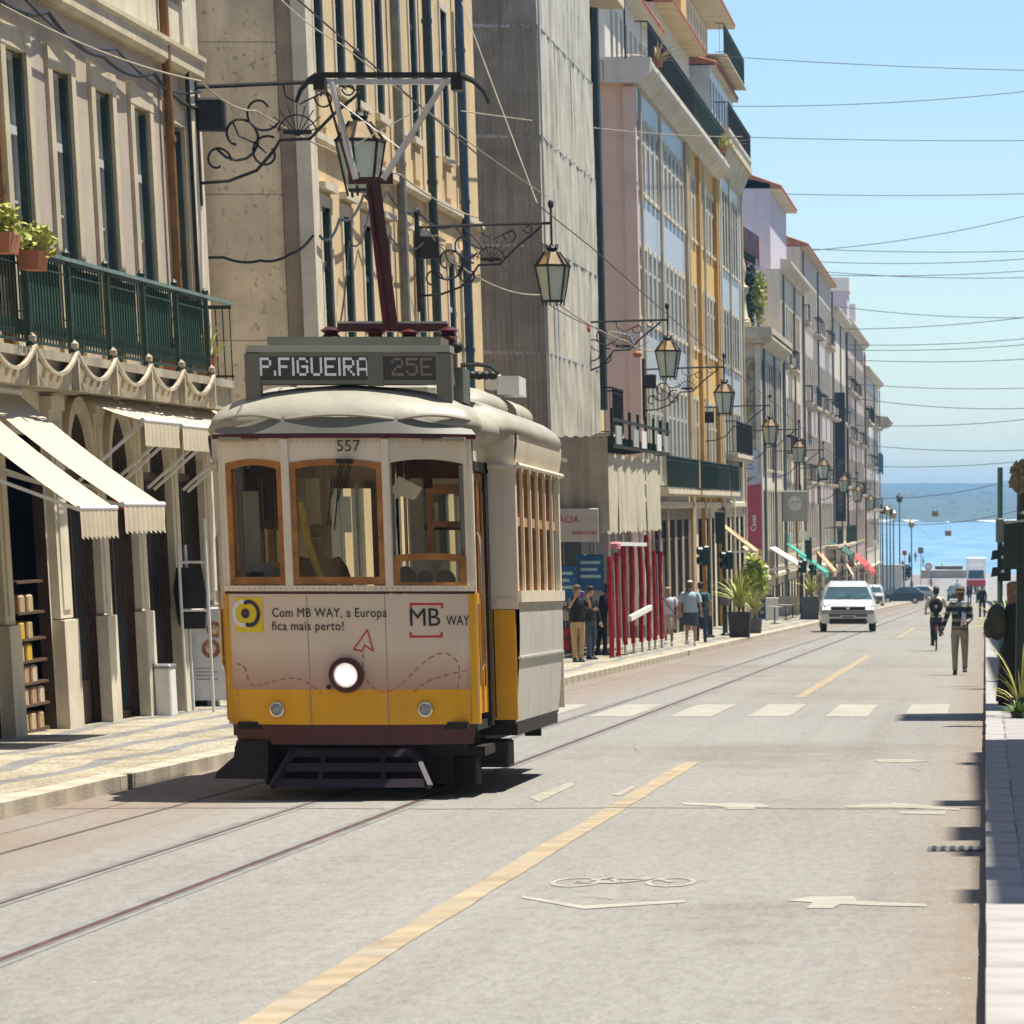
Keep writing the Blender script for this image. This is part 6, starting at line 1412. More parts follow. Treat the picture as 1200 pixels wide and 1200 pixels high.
# ================= overhead wires =================
wm_=mat('wire_dark',(.05,.05,.055),.6,.2,3); wlt=mat('wire_rope',(.33,.28,.2),.8,.2,3)
def wirepx(x0,y0,x1,y1,Y,sag,r=None,label='',m=wm_,extra=1.25):
    a=wy(x0,y0,Y); c=wy(x1,y1,Y); 
    d=c-a; c2=a+d*extra
    cable('span_wire',[tuple(a),tuple(c2)],r or .00008*Y,m,label,'wire','overhead wires across the street',sag=sag,n=18)
WL=[(858,66,1200,80,150,.1,'highest span wire, meeting the top of the blue building'),(866,123,1200,102,195,.3,'thick span wire below the highest one'),(868,160,1200,163,196,.1,'thin span wire under the thick one'),
(935,227,1200,225,255,.15,'span wire starting at the lilac attic eave'),(950,291,1200,247,270,.5,'slanting span wire above the far pink roof'),(952,291,1200,292,280,.2,'faint level wire under the slanting one'),(975,306,1200,300,290,.3,'span wire starting above the tiled eave'),
(975,321,1200,314,300,.3,'dark span wire just below the tiled eave'),(978,318,1200,322,305,.3,'span wire crossing the dark one'),(995,359,1200,368,320,.4,'span wire at the level of the white turret'),(1012,384,1200,369,330,.3,'pale wire beside the white turret'),
(1012,403,1200,394,340,.3,'upper of two dark wires under the turret'),(1012,409,1200,401,342,.3,'lower of two dark wires under the turret'),(1014,421,1200,418,350,.3,'thin wire above the end building'),(1020,450,1200,452,360,.3,'wire crossing the crenellated top of the end building'),(1022,467,1200,474,365,.5,'sagging wire at the end building balcony'),
(1025,497,1200,488,370,.4,'wire just above the carved ledge'),(1025,521,1200,524,380,.4,'wire between ledge and flag'),(1026,545,1200,537,390,.4,'wire at the height of the small flag'),(1026,580,1170,560,400,.8,'wire over the far hills'),(1030,610,1166,598,410,.8,'low wire against the bay')]
for x0,y0,x1,y1,Y,sg,l in WL: wirepx(x0-22,y0-(y1-y0)*22/(x1-x0),x1,y1,Y,sg,None,l)
cable('span_wire',[tuple(wx(540,0,PX+.2)),tuple(wy(630,240,85))],.012,wlt,'light stay rope running down to the second wall lantern','wire','overhead wires across the street',sag=.0)
cable('span_wire',[tuple(wx(330,0,PX+.2)),tuple(wy(400,52,60)),tuple(wy(640,230,84.5))],.010,wlt,'thin rope slanting across the beige facade to the second wall lantern','wire','overhead wires across the street',sag=.05)
cable('span_wire',[tuple(wy(495,262,84)),tuple(wy(560,325,88)),tuple(wy(640,345,95)),tuple(wy(735,400,112)),tuple(wy(775,410,118))],.016,wlt,'pale cable looping from the second bracket across the netted building','wire','overhead wires across the street',sag=.12)
cable('span_wire',[tuple(wy(0,5,47)),tuple(wy(235,95,58)),tuple(wy(300,130,62)),tuple(wy(470,205,75)),tuple(wy(560,255,84))],.014,wlt,'long light rope crossing the mauve and beige facades','wire','overhead wires across the street',sag=.1)
cable('span_wire',[tuple(wy(540,130,90)),tuple(wy(870,160,190))],.014,wlt,'thin wire crossing the netted building from left to right','wire','overhead wires across the street',sag=.15)
cable('span_wire',[tuple(wy(540,262,90)),tuple(wy(700,385,104)),tuple(wy(760,400,118))],.012,wm_,'thin dark cable slanting down the netted front','wire','overhead wires across the street',sag=.3)
# contact wire over the rails with its hangers
cw=cable('contact_wire',[(-5.45,30,rz(30)+6.32),(-5.45,60,rz(60)+6.32),(-5.40,110,rz(110)+6.3),(-5.4,170,rz(170)+6.3),(-5.4,240,rz(240)+6.3),(-5.4,330,rz(330)+6.3),(-5.4,430,rz(430)+6.3)],.008,wm_,'tram contact wire running above the rails','wire',sag=.05,n=6)
# ================= people =================
def skinmesh(name,chains,m,sub=1):
    """one continuous surface grown over a skeleton: chains of (x,y,z,r[,r2]); chains start at shared points"""
    vs=[];es=[];rs=[];idx={}
    def vid(p):
        k=(round(p[0],4),round(p[1],4),round(p[2],4))
        if k not in idx: idx[k]=len(vs); vs.append(p[:3]); rs.append((p[3],p[4] if len(p)>4 else p[3]))
        return idx[k]
    for ch in chains:
        ids=[vid(p) for p in ch]
        for a,c in zip(ids,ids[1:]):
            if (a,c) not in es and a!=c: es.append((a,c))
    me=bpy.data.meshes.new(name); me.from_pydata(vs,es,[]); o=bpy.data.objects.new(name,me); C.objects.link(o)
    md=o.modifiers.new('s','SKIN'); md.use_smooth_shade=True
    for i,l in enumerate(me.skin_vertices[0].data): l.radius=rs[i]; l.use_root=(i==0)
    if sub: sb=o.modifiers.new('u','SUBSURF'); sb.levels=sub; sb.render_levels=sub
    bpy.context.view_layer.update(); dg=bpy.context.evaluated_depsgraph_get()
    r=bpy.data.meshes.new_from_object(o.evaluated_get(dg)); bpy.data.objects.remove(o); r.name=name; r.materials.clear(); r.materials.append(m)
    r.polygons.foreach_set('use_smooth',[True]*len(r.polygons)); return r
def lerp(a,c,t): return tuple(a[i]+(c[i]-a[i])*t for i in range(3))
def hand(b,w_,d,side,curl=.5):
    """palm with five separate fingers; w_ wrist point, d direction"""
    d=Vector(d).normalized(); up=Vector((0,1,0)); 
    if abs(d.dot(up))>.9: up=Vector((1,0,0))
    s=d.cross(up).normalized(); n=s.cross(d).normalized(); w_=Vector(w_)
    b.tube([w_-d*.015,w_+d*.03,w_+d*.075,w_+d*.09],[.024,.034,.036,.026],8)
    for k,le in enumerate((.062,.074,.07,.055)):
        base=w_+d*.08+s*(.027-.018*k); b.tube([base,base+d*le*.5+n*curl*.012,base+d*le*.8+n*curl*.05],[.0095,.009,.0065],6)
    base=w_+d*.03+s*.03*side; b.tube([base,base+s*.025*side+d*.03,base+s*.02*side+d*.06+n*.015],[.011,.010,.008],6)
def person(label,loc,rotz,H=1.72,top=None,bot=None,skin=None,hair=None,shoe=None,stride=.25,armL=None,armR=None,lean=0,longhair=False,hat=None,shorts=False,skirt=False,sleeve='long',cat='person',group=None,build=1.0,sit=None,headturn=0,kneeb=.0,headtilt=0):
    """faces +Y in its own frame; arm poses are (elbow, wrist) offsets"""
    t=thing('person',label,cat,loc,rotz,group); k=H/1.72; t.scale=(k,k,k); skin=skin or M['skin']; w=build
    hip=.92; L=lean
    pel=(0,0,hip+.03); wa=(0,L*.4,1.10); ch=(0,L*.8,1.28); nk=(0,L,1.45); hd=(0,L+.01,1.50)
    legs=[]
    for s in (-1,1):
        f=stride*s*.5
        if sit: kn,an=sit[0 if s<0 else 1]; kn=(s*.10,*kn); an=(s*.10,*an)
        else: kn=(s*.10,f*.55+abs(f)*.25+kneeb,.50); an=(s*.095,f-(.06 if f<0 else 0),.09+(.05 if f<-.05 else 0))
        hp=(s*.09,0,hip-.02); legs.append((hp,kn,an))
    arms=[]
    for s,A in ((-1,armL),(1,armR)):
        sh=(s*.185*w,L*.95,1.39)
        el,wr=A if A else ((s*.06,-.03*s*(1 if stride else 0)-.02,-.27),(s*.07,.06-.03*s,-.50))
        arms.append((sh,(sh[0]+el[0],sh[1]+el[1],sh[2]+el[2]),(sh[0]+wr[0],sh[1]+wr[1],sh[2]+wr[2])))
    chains=[[(*pel,.105*w,.08*w),(*wa,.095*w,.07*w),(*ch,.11*w,.08*w),(*nk,.055),(*hd,.05)]]
    for hp,kn,an in legs: chains.append([(*pel,.105*w,.08*w),(*hp,.075*w),(*lerp(hp,kn,.5),.078*w),(*kn,.055),(*lerp(kn,an,.35),.053),(*an,.036)])
    for sh,el,wr in arms: chains.append([(*ch,.11*w,.08*w),(*sh,.052),(*lerp(sh,el,.5),.047),(*el,.038),(*lerp(el,wr,.4),.034),(*wr,.024)])
    body=put('body',skinmesh('body',chains,skin),t)
    # head with features
    hb=MB(); hz_=1.61; hy=L+.02
    rg=[]
    for z,rx,ry,oy in ((-.125,.03,.04,.012),(-.11,.048,.062,.02),(-.08,.06,.08,.012),(-.04,.070,.090,.006),(0,.075,.095,0),(.04,.077,.097,-.004),(.08,.069,.088,-.006),(.105,.048,.062,-.006),(.118,.015,.02,-.006)):
        rg.append([(rx*math.cos(a)*(1 if math.sin(a)<.6 else .93),oy+ry*math.sin(a),z) for a in [2*math.pi*i/14 for i in range(14)]])
    hd_=thing('head',None,None,(0,hy,hz_)); hd_.parent=t; hd_.rotation_euler=(headtilt,0,headturn)
    hb.loft(rg); hb.lathe([(.045,-.2),(.045,-.08)],(0,-.01,0),10); hb.hexa([(-.012,.085,-.035),(.012,.085,-.035),(.012,.112,-.03),(-.012,.112,-.03),(-.006,.088,.012),(.006,.088,.012),(.006,.098,.012),(-.006,.098,.012)])
    hb.build('face',skin,hd_,smooth=True)
    for s in (-1,1):
        MB().ball((s*.03,.086,.012),(.013,.008,.007),8,5).build('eye',M['white'],hd_,smooth=True); MB().ball((s*.03,.0935,.012),(.005,.003,.005),6,4).build('pupil',M['iron'],hd_); MB().ball((s*.077,-.005,-.01),(.011,.02,.03),7,5).build('ear',skin,hd_,smooth=True)
        MB().bar((s*.018,.092,.032),(s*.045,.084,.03),.006).build('eyebrow',hair or M['hair'],hd_)
    MB().box(-.022,.022,.084,.0905,-.065,-.056).build('mouth',mat('lip',(.25,.09,.07),.6) if 'lip' not in M else M['lip'],hd_)
    hm=MB(); rr=random.Random(int(H*1000)); N_=14
    hr=[]
    for z,g_ in ((-.06,1.06),(-.02,1.1),(.03,1.13),(.07,1.14),(.105,1.15),(.132,.7),(.142,.1)):
        ring=[]
        for i in range(N_):
            a=2*math.pi*i/N_; fr=math.sin(a)
            rx=.077*g_; ry=.096*g_*(1 if fr<.1 else (.62 if z<.03 else .98)); zz=z*(1) ; ring.append((rx*math.cos(a)+rr.uniform(-.002,.002),ry*fr-.008,zz))
        hr.append(ring)
    hm.loft(hr); hm.build('hair',hair or M['hair'],hd_,smooth=True)
    if longhair:
        g=MB(); g.loft([[(rx*math.cos(a),-.05+ry*math.sin(a),z) for a in [2*math.pi*i/12 for i in range(12)]] for z,rx,ry in ((.06,.08,.06),(0,.092,.065),(-.08,.096,.06),(-.16,.09,.05),(-.24,.07,.04),(-.28,.03,.02))]); g.build('long_hair',hair,hd_,smooth=True)
    if hat:
        g=MB(); g.lathe([(.094,.045),(.095,.08),(.085,.125),(.05,.15),(.0,.157)],(0,-.004,0),14,sc=(.88,1.05)); g.loft([[(-.07,.05,.05),(.07,.05,.05),(.06,.15,.035),(-.06,.15,.035)],[(-.07,.05,.058),(.07,.05,.058),(.06,.15,.043),(-.06,.15,.043)]]); g.build('cap',hat,hd_,smooth=True)
    for (sh,el,wr),s in zip(arms,(-1,1)):
        hb=MB(); d=Vector(wr)-Vector(el); hand(hb,wr,d,-s); hb.build('hand',skin,t,smooth=True)
    # clothes follow the body and end at hems
    def ell(z,rx,ry,cy,n=18,seed=0): 
        q=random.Random(seed); ph=q.uniform(0,6); return [(rx*w*(1+.018*math.sin(5*a+ph+z*9))*math.cos(a),cy+ry*w*(1+.03*math.sin(7*a+ph*2+z*6))*math.sin(a),z) for a in [2*math.pi*i/n for i in range(n)]]
    sd=int(H*997)
    if top:
        g=MB(); lc=lambda z: L*max(0,(z-.95)/.5)
        g.loft([ell(z,rx,ry,lc(z),seed=sd) for z,rx,ry in ((.90,.150,.115),(.91,.168,.128),(1.0,.163,.122),(1.12,.155,.117),(1.25,.168,.124),(1.34,.178,.122),(1.395,.165,.105),(1.43,.115,.082),(1.465,.068,.062))])
        for sh,el,wr in arms:
            c=[(sh[0]*.62,sh[1],sh[2]-.02),(sh[0]*.9,sh[1],sh[2]+.005),lerp(sh,el,.18),lerp(sh,el,.5)]; rd=[.07,.072,.064,.058]
            if sleeve=='long': c+=[el,lerp(el,wr,.5),lerp(el,wr,.95)]; rd+=[.052,.047,.038]
            else: c+=[lerp(sh,el,.8)]; rd+=[.062]
            g.tube(c,rd,10)
        g.build('top',top,t,smooth=True)
    if bot and skirt:
        g=MB(); g.loft([[(rx*w*(1+.03*math.sin(6*a))*math.cos(a),ry*w*(1+.03*math.sin(5*a+1))*math.sin(a),z) for a in [2*math.pi*i/24 for i in range(24)]] for z,rx,ry in ((.98,.13,.10),(.95,.155,.125),(.8,.175,.15),(.62,.185,.165),(.50,.19,.175))]); g.build('skirt',bot,t,smooth=True)
    elif bot:
        g=MB(); g.loft([ell(z,rx,ry,0,seed=sd+1) for z,rx,ry in ((1.0,.135,.105),(.95,.158,.12),(.88,.165,.127),(.82,.150,.12),(.79,.11,.09))])
        for hp,kn,an in legs:
            c=[(hp[0]*.95,hp[1],hp[2]),lerp(hp,kn,.25),lerp(hp,kn,.6)]; rd=[.085*w,.088*w,.078*w]
            if shorts: c+=[lerp(hp,kn,.85)]; rd+=[.085*w]
            else: c+=[kn,lerp(kn,an,.4),lerp(kn,an,.8),lerp(kn,an,.97)]; rd+=[.067*w,.062,.055,.058]
            g.tube(c,rd,12)
        g.build('trousers',bot,t,smooth=True)
    for (hp,kn,an),s in zip(legs,(-1,1)):
        g=MB(); g.loft([[(s*.0+an[0]-x,an[1]+y,an[2]+z) for x,y,z in r_] for r_ in (
            [(-.035,-.07,-.085),(.035,-.07,-.085),(.035,-.07,-.02),(-.035,-.07,-.02)],[(-.042,-.03,-.088),(.042,-.03,-.088),(.04,-.03,.03),(-.04,-.03,.03)],[(-.042,.05,-.088),(.042,.05,-.088),(.038,.05,.0),(-.038,.05,.0)],[(-.048,.13,-.088),(.048,.13,-.088),(.038,.13,-.035),(-.038,.13,-.035)],[(-.03,.19,-.086),(.03,.19,-.086),(.025,.19,-.055),(-.025,.19,-.055)])]); g.build('shoe',shoe or M['iron'],t,smooth=True)
    return t
M['lip']=mat('lip',(.25,.09,.07),.6)
def stripes(name,a,c,sc):
    m=mat(name,a,.85,.1,8); nt=m.node_tree; N=nt.nodes; L=nt.links; b=N['Principled BSDF']; tc=N.new('ShaderNodeTexCoord'); s=N.new('ShaderNodeSeparateXYZ'); L.new(tc.outputs['Object'],s.inputs[0])
    f=N.new('ShaderNodeMath'); f.operation='MULTIPLY'; f.inputs[1].default_value=sc; L.new(s.outputs[2],f.inputs[0]); g=N.new('ShaderNodeMath'); g.operation='FRACT'; L.new(f.outputs[0],g.inputs[0])
    r=N.new('ShaderNodeValToRGB'); r.color_ramp.interpolation='CONSTANT'; e=r.color_ramp.elements; e[0].color=(*a,1); e[1].position=.48; e[1].color=(*c,1); x=e.new(.86); x.color=(.03,.04,.12,1); L.new(g.outputs[0],r.inputs[0]); L.new(r.outputs[0],b.inputs['Base Color']); return m
khaki=mat('khaki_cloth',(.30,.27,.21),.85,.12,4); tan_=mat('tan_cloth',(.46,.33,.17),.85,.12,4); jeans=mat('denim',(.03,.05,.085),.85,.2,6); blkc=mat('black_cloth',(.013,.012,.014),.85,.3,5); ltb=mat('light_blue_cloth',(.36,.47,.55),.85,.1,5); teal=mat('teal_cloth',(.06,.14,.18),.85,.2,5); whc=mat('off_white_cloth',(.58,.53,.44),.85,.1,5); lav=mat('lavender_cloth',(.55,.52,.60),.85,.1,5); sag=mat('sage_cloth',(.34,.33,.25),.85,.15,5); navy=mat('navy_cloth',(.05,.075,.11),.85,.2,5)
PI=math.pi
g=wg(1125,791)
mn=person('man in green and cream striped sweater and grey trousers walking on the road with papers',(g.x,g.y,rz(g.y)),PI-.05,1.74,stripes('striped_knit',(.012,.03,.022),(.22,.24,.17),7.0),khaki,M['skind'],mat('yellowish_cap',(.12,.09,.035),.8,.3,8),mat('brown_shoe',(.05,.03,.02),.6),stride=.16,armL=((-.03,.02,-.27),(.06,.17,-.36)),armR=((.09,.02,-.27),(.17,.10,-.50)),build=1.06,hat=mat('mustard_cap',(.16,.11,.05),.8,.3,8))
MB().hexa([(-.15,.13,.98),(-.02,.20,.98),(-.02,.215,.98),(-.15,.145,.98),(-.13,.13,1.22),(-.06,.17,1.26),(-.06,.185,1.26),(-.13,.145,1.22)]).build('papers',mat('paper',(.62,.64,.66),.7),mn)
b=MB(); b.lathe([(.085,1.36),(.10,1.40),(.085,1.46),(.07,1.47)],(0,.02,0),12); b.build('scarf',mat('pale_blue_scarf',(.30,.38,.42),.9,.2,10),mn,smooth=True)
MB().hexa([(-.03,.14,1.12),(.02,.14,1.12),(.02,.15,1.12),(-.03,.15,1.12),(-.05,.13,1.36),(.05,.13,1.36),(.05,.14,1.36),(-.05,.14,1.36)]).build('scarf_end',mat('navy_scarf',(.03,.04,.16),.9),mn)
# cyclist seen from behind
g=wg(1097,763); bz=rz(g.y)
bike=thing('bicycle','dark upright bicycle ridden away from the camera by the person with the round backpack','bicycle',(g.x,g.y,bz))
for y in (0,1.05):
    wl=MB(); n=26; wl.loft([[(.018*math.cos(p),.33*math.cos(a)*(1+.055*math.sin(p)),.34+.33*math.sin(a)*(1+.055*math.sin(p))) for p in [k*PI/3 for k in range(6)]] for a in [2*PI*i/n for i in range(n+1)]],cap=False); wo=wl.build('wheel',M['rubber'],bike,smooth=True,loc=(0,y,0))
    sp_=MB(); 
    for k in range(12): a=PI*k/6; sp_.bar((0,0,.34),(0,.32*math.cos(a),.34+.32*math.sin(a)),.004)
    sp_.lathe([(.03,-.04),(.03,.04)],(0,0,.34),8,'x'); sp_.build('spokes',M['steel'],wo)
fr_=mat('bike_red',(.10,.015,.012),.4)
for a,c in (((0,0,.34),(0,.42,.32)),((0,.42,.32),(0,.28,.82)),((0,0,.34),(0,.30,.76)),((0,.42,.32),(0,.88,.80)),((0,.30,.76),(0,.87,.86)),((0,.87,.92),(0,1.05,.34))): b=MB(); b.tube([a,c],.016,6); b.build('frame_tube',fr_,bike,smooth=True)
MB().loft([[(-.08,.16,.88),(.08,.16,.88),(.08,.16,.93),(-.08,.16,.93)],[(-.02,.42,.88),(.02,.42,.88),(.02,.42,.93),(-.02,.42,.93)]]).build('saddle',M['rubber'],bike)
b=MB(); b.tube([(-.3,.72,1.0),(-.22,.82,1.02),(0,.87,1.0),(.22,.82,1.02),(.3,.72,1.0)],.014,6); b.build('handlebar',M['iron'],bike,smooth=True)
MB().box(-.03,.03,-.30,-.27,.62,.70).build('tail_light',mat('rear_red',(.5,.03,.02),.3),bike); MB().box(-.04,.04,-.05,.0,.3,.95).build('mudguard',M['iron'],bike)
for s,z in ((-1,.16),(1,.5)): MB().box(s*.08,s*.18,.36,.46,z,z+.03).build('pedal',M['iron'],bike)
cy_=person('cyclist in cream shirt and jeans with a round black backpack, riding away',(g.x,g.y+.22,bz+.02),0,1.72,whc,jeans,M['skin'],M['hair'],None,stride=0,lean=.22,sleeve='short',armL=((-.10,.14,-.25),(-.11,.38,-.36)),armR=((.10,.14,-.25),(.11,.38,-.36)),sit=(((.26,.55),(.18,.20)),((.36,.78),(.16,.56))),headtilt=.15,build=1.05)
b=MB(); b.lathe([(.02,-.15),(.15,-.14),(.20,-.08),(.20,.02),(.15,.06)],(0,-.12,1.22),18,'y',sc=(1,1.1)); b.build('backpack',blkc,cy_,smooth=True); MB().lathe([(.055,-.158),(.05,-.165)],(0,-.12,1.2),5,'y',a0=.3).build('backpack_badge',mat('badge_grey',(.4,.4,.42),.6),cy_)
# group by the scaffold
g=wg(682,777,.13)
def gp(px,py): q=wg(px,py,.13); return (q.x,q.y,rz(q.y)+.13)
p=person('woman in black top and tan wide trousers holding up a violet phone beside the tram',gp(678,776),PI+.5,1.66,blkc,tan_,M['skin'],M['hairb'],M['iron'],stride=.05,armL=((-.08,.16,-.15),(.02,.28,.06)),armR=((.08,.16,-.15),(-.02,.28,.06)),sleeve='short',build=1.02)
MB().cbox(-.04,.04,.29,.30,1.46,1.60,.003).build('phone',mat('violet_phone',(.12,.03,.35),.3),p)
p=person('person in dark blue clothes standing behind the woman with the phone',gp(693,773),PI+.9,1.64,blkc,navy,M['skin'],M['hair'],M['iron'],stride=.05,build=1.0,armR=((.07,.12,-.24),(.02,.33,-.2)))
p=person('shop customer in black leaning over the souvenir rack under the scaffold',gp(706,768),-.9,1.68,blkc,blkc,M['skind'],M['hair'],None,stride=.05,lean=.15)
p=person('woman in lavender top and beige skirt walking away past the red poles',gp(784,757),.1,1.60,lav,mat('beige_skirt',(.42,.35,.27),.85,.1,5),M['skin'],mat('blond_hair',(.38,.28,.14),.6,.3,20),M['white'],stride=.3,longhair=True,skirt=True,sleeve='short',build=1.18)
b=MB(); b.tube([(-.17,-.14,1.42),(0,-.17,1.2),(.2,-.1,.95)],.012,5); b.build('bag_strap',blkc,p)
p=person('man in light blue shirt, dark shorts and pale cap walking away on the left pavement',gp(810,757),-.1,1.76,ltb,navy,M['skin'],M['hairb'],M['white'],stride=.22,shorts=True,sleeve='short',build=1.25,hat=mat('pale_cap',(.6,.62,.62),.8))
p=person('dark haired person in teal shirt with backpack ahead of the man in the cap',gp(822,753),-.05,1.74,teal,jeans,M['skin'],M['hair'],None,stride=.3,sleeve='short',build=1.1)
MB().cbox(-.15,.15,-.27,-.12,1.02,1.42,.04).build('backpack',blkc,p)
# woman in black at the right edge
X0=.62;Y0_=58.0
p=person('person in long black clothes with round backpack, half hidden by the right edge pole',(.385,58.6,rz(58.6)+.13),-PI/2+.25,1.70,blkc,blkc,M['skin'],M['hairb'],None,stride=.12,longhair=True,build=1.05,armR=((.05,.15,-.22),(-.1,.3,-.02)))
b=MB(); b.ball((0,-.24,1.2),(.17,.15,.25),14,10); b.ball((0,-.36,1.12),(.11,.07,.14),12,8); b.build('backpack',mat('olive_black_bag',(.035,.035,.015),.7,.3,6),p,smooth=True)
b=MB(); b.loft([[(rx*math.cos(a),ry*math.sin(a),z) for a in [2*PI*i/16 for i in range(16)]] for z,rx,ry in ((1.0,.17,.14),(.7,.21,.19),(.3,.24,.23),(.12,.25,.25))]); b.build('long_skirt',blkc,p,smooth=True)
# tram driver (stands in the cab, part of nothing else)
dq=TB+Vector((-.36,.98,.66))
drv=person('tram driver in dark clothes with yellow badge, one arm stretched to the left window',tuple(dq),PI,1.62,mat('driver_brown',(.05,.03,.02),.8),blkc,M['skind'],M['hair'],None,stride=0,armL=((-.10,.05,-.25),(-.1,.25,-.35)),armR=((.20,.10,-.14),(.44,.20,-.10)))
MB().cbox(.19,.27,.19,.21,1.12,1.25,.01).build('badge',mat('badge_yellow',(.6,.5,.02),.6),drv)
# far pedestrians near the end of the street
fc=[jeans,blkc,lav,whc,teal,ltb,khaki,mat('dull_red_cloth',(.3,.06,.05),.8)]
rr=random.Random(11)
for k,(px,py,c1,c2,l) in enumerate(((1136,708,1,0,'tall person in black far down the street, right of the cyclist'),(1146,706,6,1,'distant person in khaki beside the one in black'),(1122,704,2,0,'distant person in pale top behind the man in stripes'),(1091,703,4,1,'distant person in teal just left of the cyclist'),(1104,700,3,0,'distant person in cream behind the cyclist'),
    (1082,698,5,0,'distant person in blue before the river'),(1073,697,7,1,'distant person in red near the parked blue car'),(1066,697,1,6,'distant person in black left of the one in red'),(1151,722,1,1,'distant walker in black on the right kerb'),(1040,700,2,1,'distant person at the end of the left pavement'),(1012,699,7,0,'distant person in red by the last shops'),(1003,705,4,6,'distant person in teal by the last shops'),(925,716,7,1,'seated looking cafe guest in red by the green awnings'),(912,722,3,0,'person in cream at the cafe by the green awnings'))):
    q=wg(px,py,.05); zz=rz(q.y)+(.13 if px<1045 else 0); person(l,(q.x,q.y,zz),rr.uniform(-3,3),rr.uniform(1.6,1.78),fc[c1],fc[c2],M['skin'],M['hair'],None,stride=.25)
# ================= vehicles =================
vanw=mat('van_white',(.66,.67,.66),.22,.04,2,spec=.6,coat=.6); vgl=mat('car_glass',(.05,.09,.10),.06,.5,1.2,spec=.9); plast=mat('grey_plastic',(.11,.11,.11),.6,.2,5); lampm=mat('lamp_clear',(.75,.75,.72),.15,.2,30,metal=.3); 
def rsec(hw,z0,z1,y,tum=.0,n=4,r=.12,belt=None):
    """car body section: rounded box ring at distance y"""
    pts=[]; zb=belt if belt else (z0+z1)/2
    pts=[(-hw*.92,z0),(-hw,z0+r),(-hw,zb),(-hw+tum,z1-r),(-hw+tum+r*.9,z1),(hw-tum-r*.9,z1),(hw-tum,z1-r),(hw,zb),(hw,z0+r),(hw*.92,z0)]
    return [(x,y,z) for x,z in pts]
def wheel_on(t,x,y,r,wd,alloy):
    b=MB(); b.lathe([(r*.55,-wd/2),(r*.92,-wd/2),(r,-wd/2+.03),(r,wd/2-.03),(r*.92,wd/2),(r*.55,wd/2)],(0,0,0),24,'x',cap=True); w_=b.build('wheel',M['rubber'],t,loc=(x,y,r),smooth=True)
    s=1 if x>0 else -1; b=MB(); b.lathe([(r*.56,s*(wd/2+.004)),(r*.5,s*(wd/2+.01)),(.05,s*(wd/2-.01)),(.01,s*(wd/2))],(0,0,0),18,'x'); b.build('rim',alloy,w_,smooth=True)
    for k in range(5):
        a=2*PI*k/5; b=MB(); b.bar((s*(wd/2+.012),.05*math.cos(a),.05*math.sin(a)),(s*(wd/2+.012),r*.5*math.cos(a),r*.5*math.sin(a)),.04); b.build('spoke',alloy,w_)
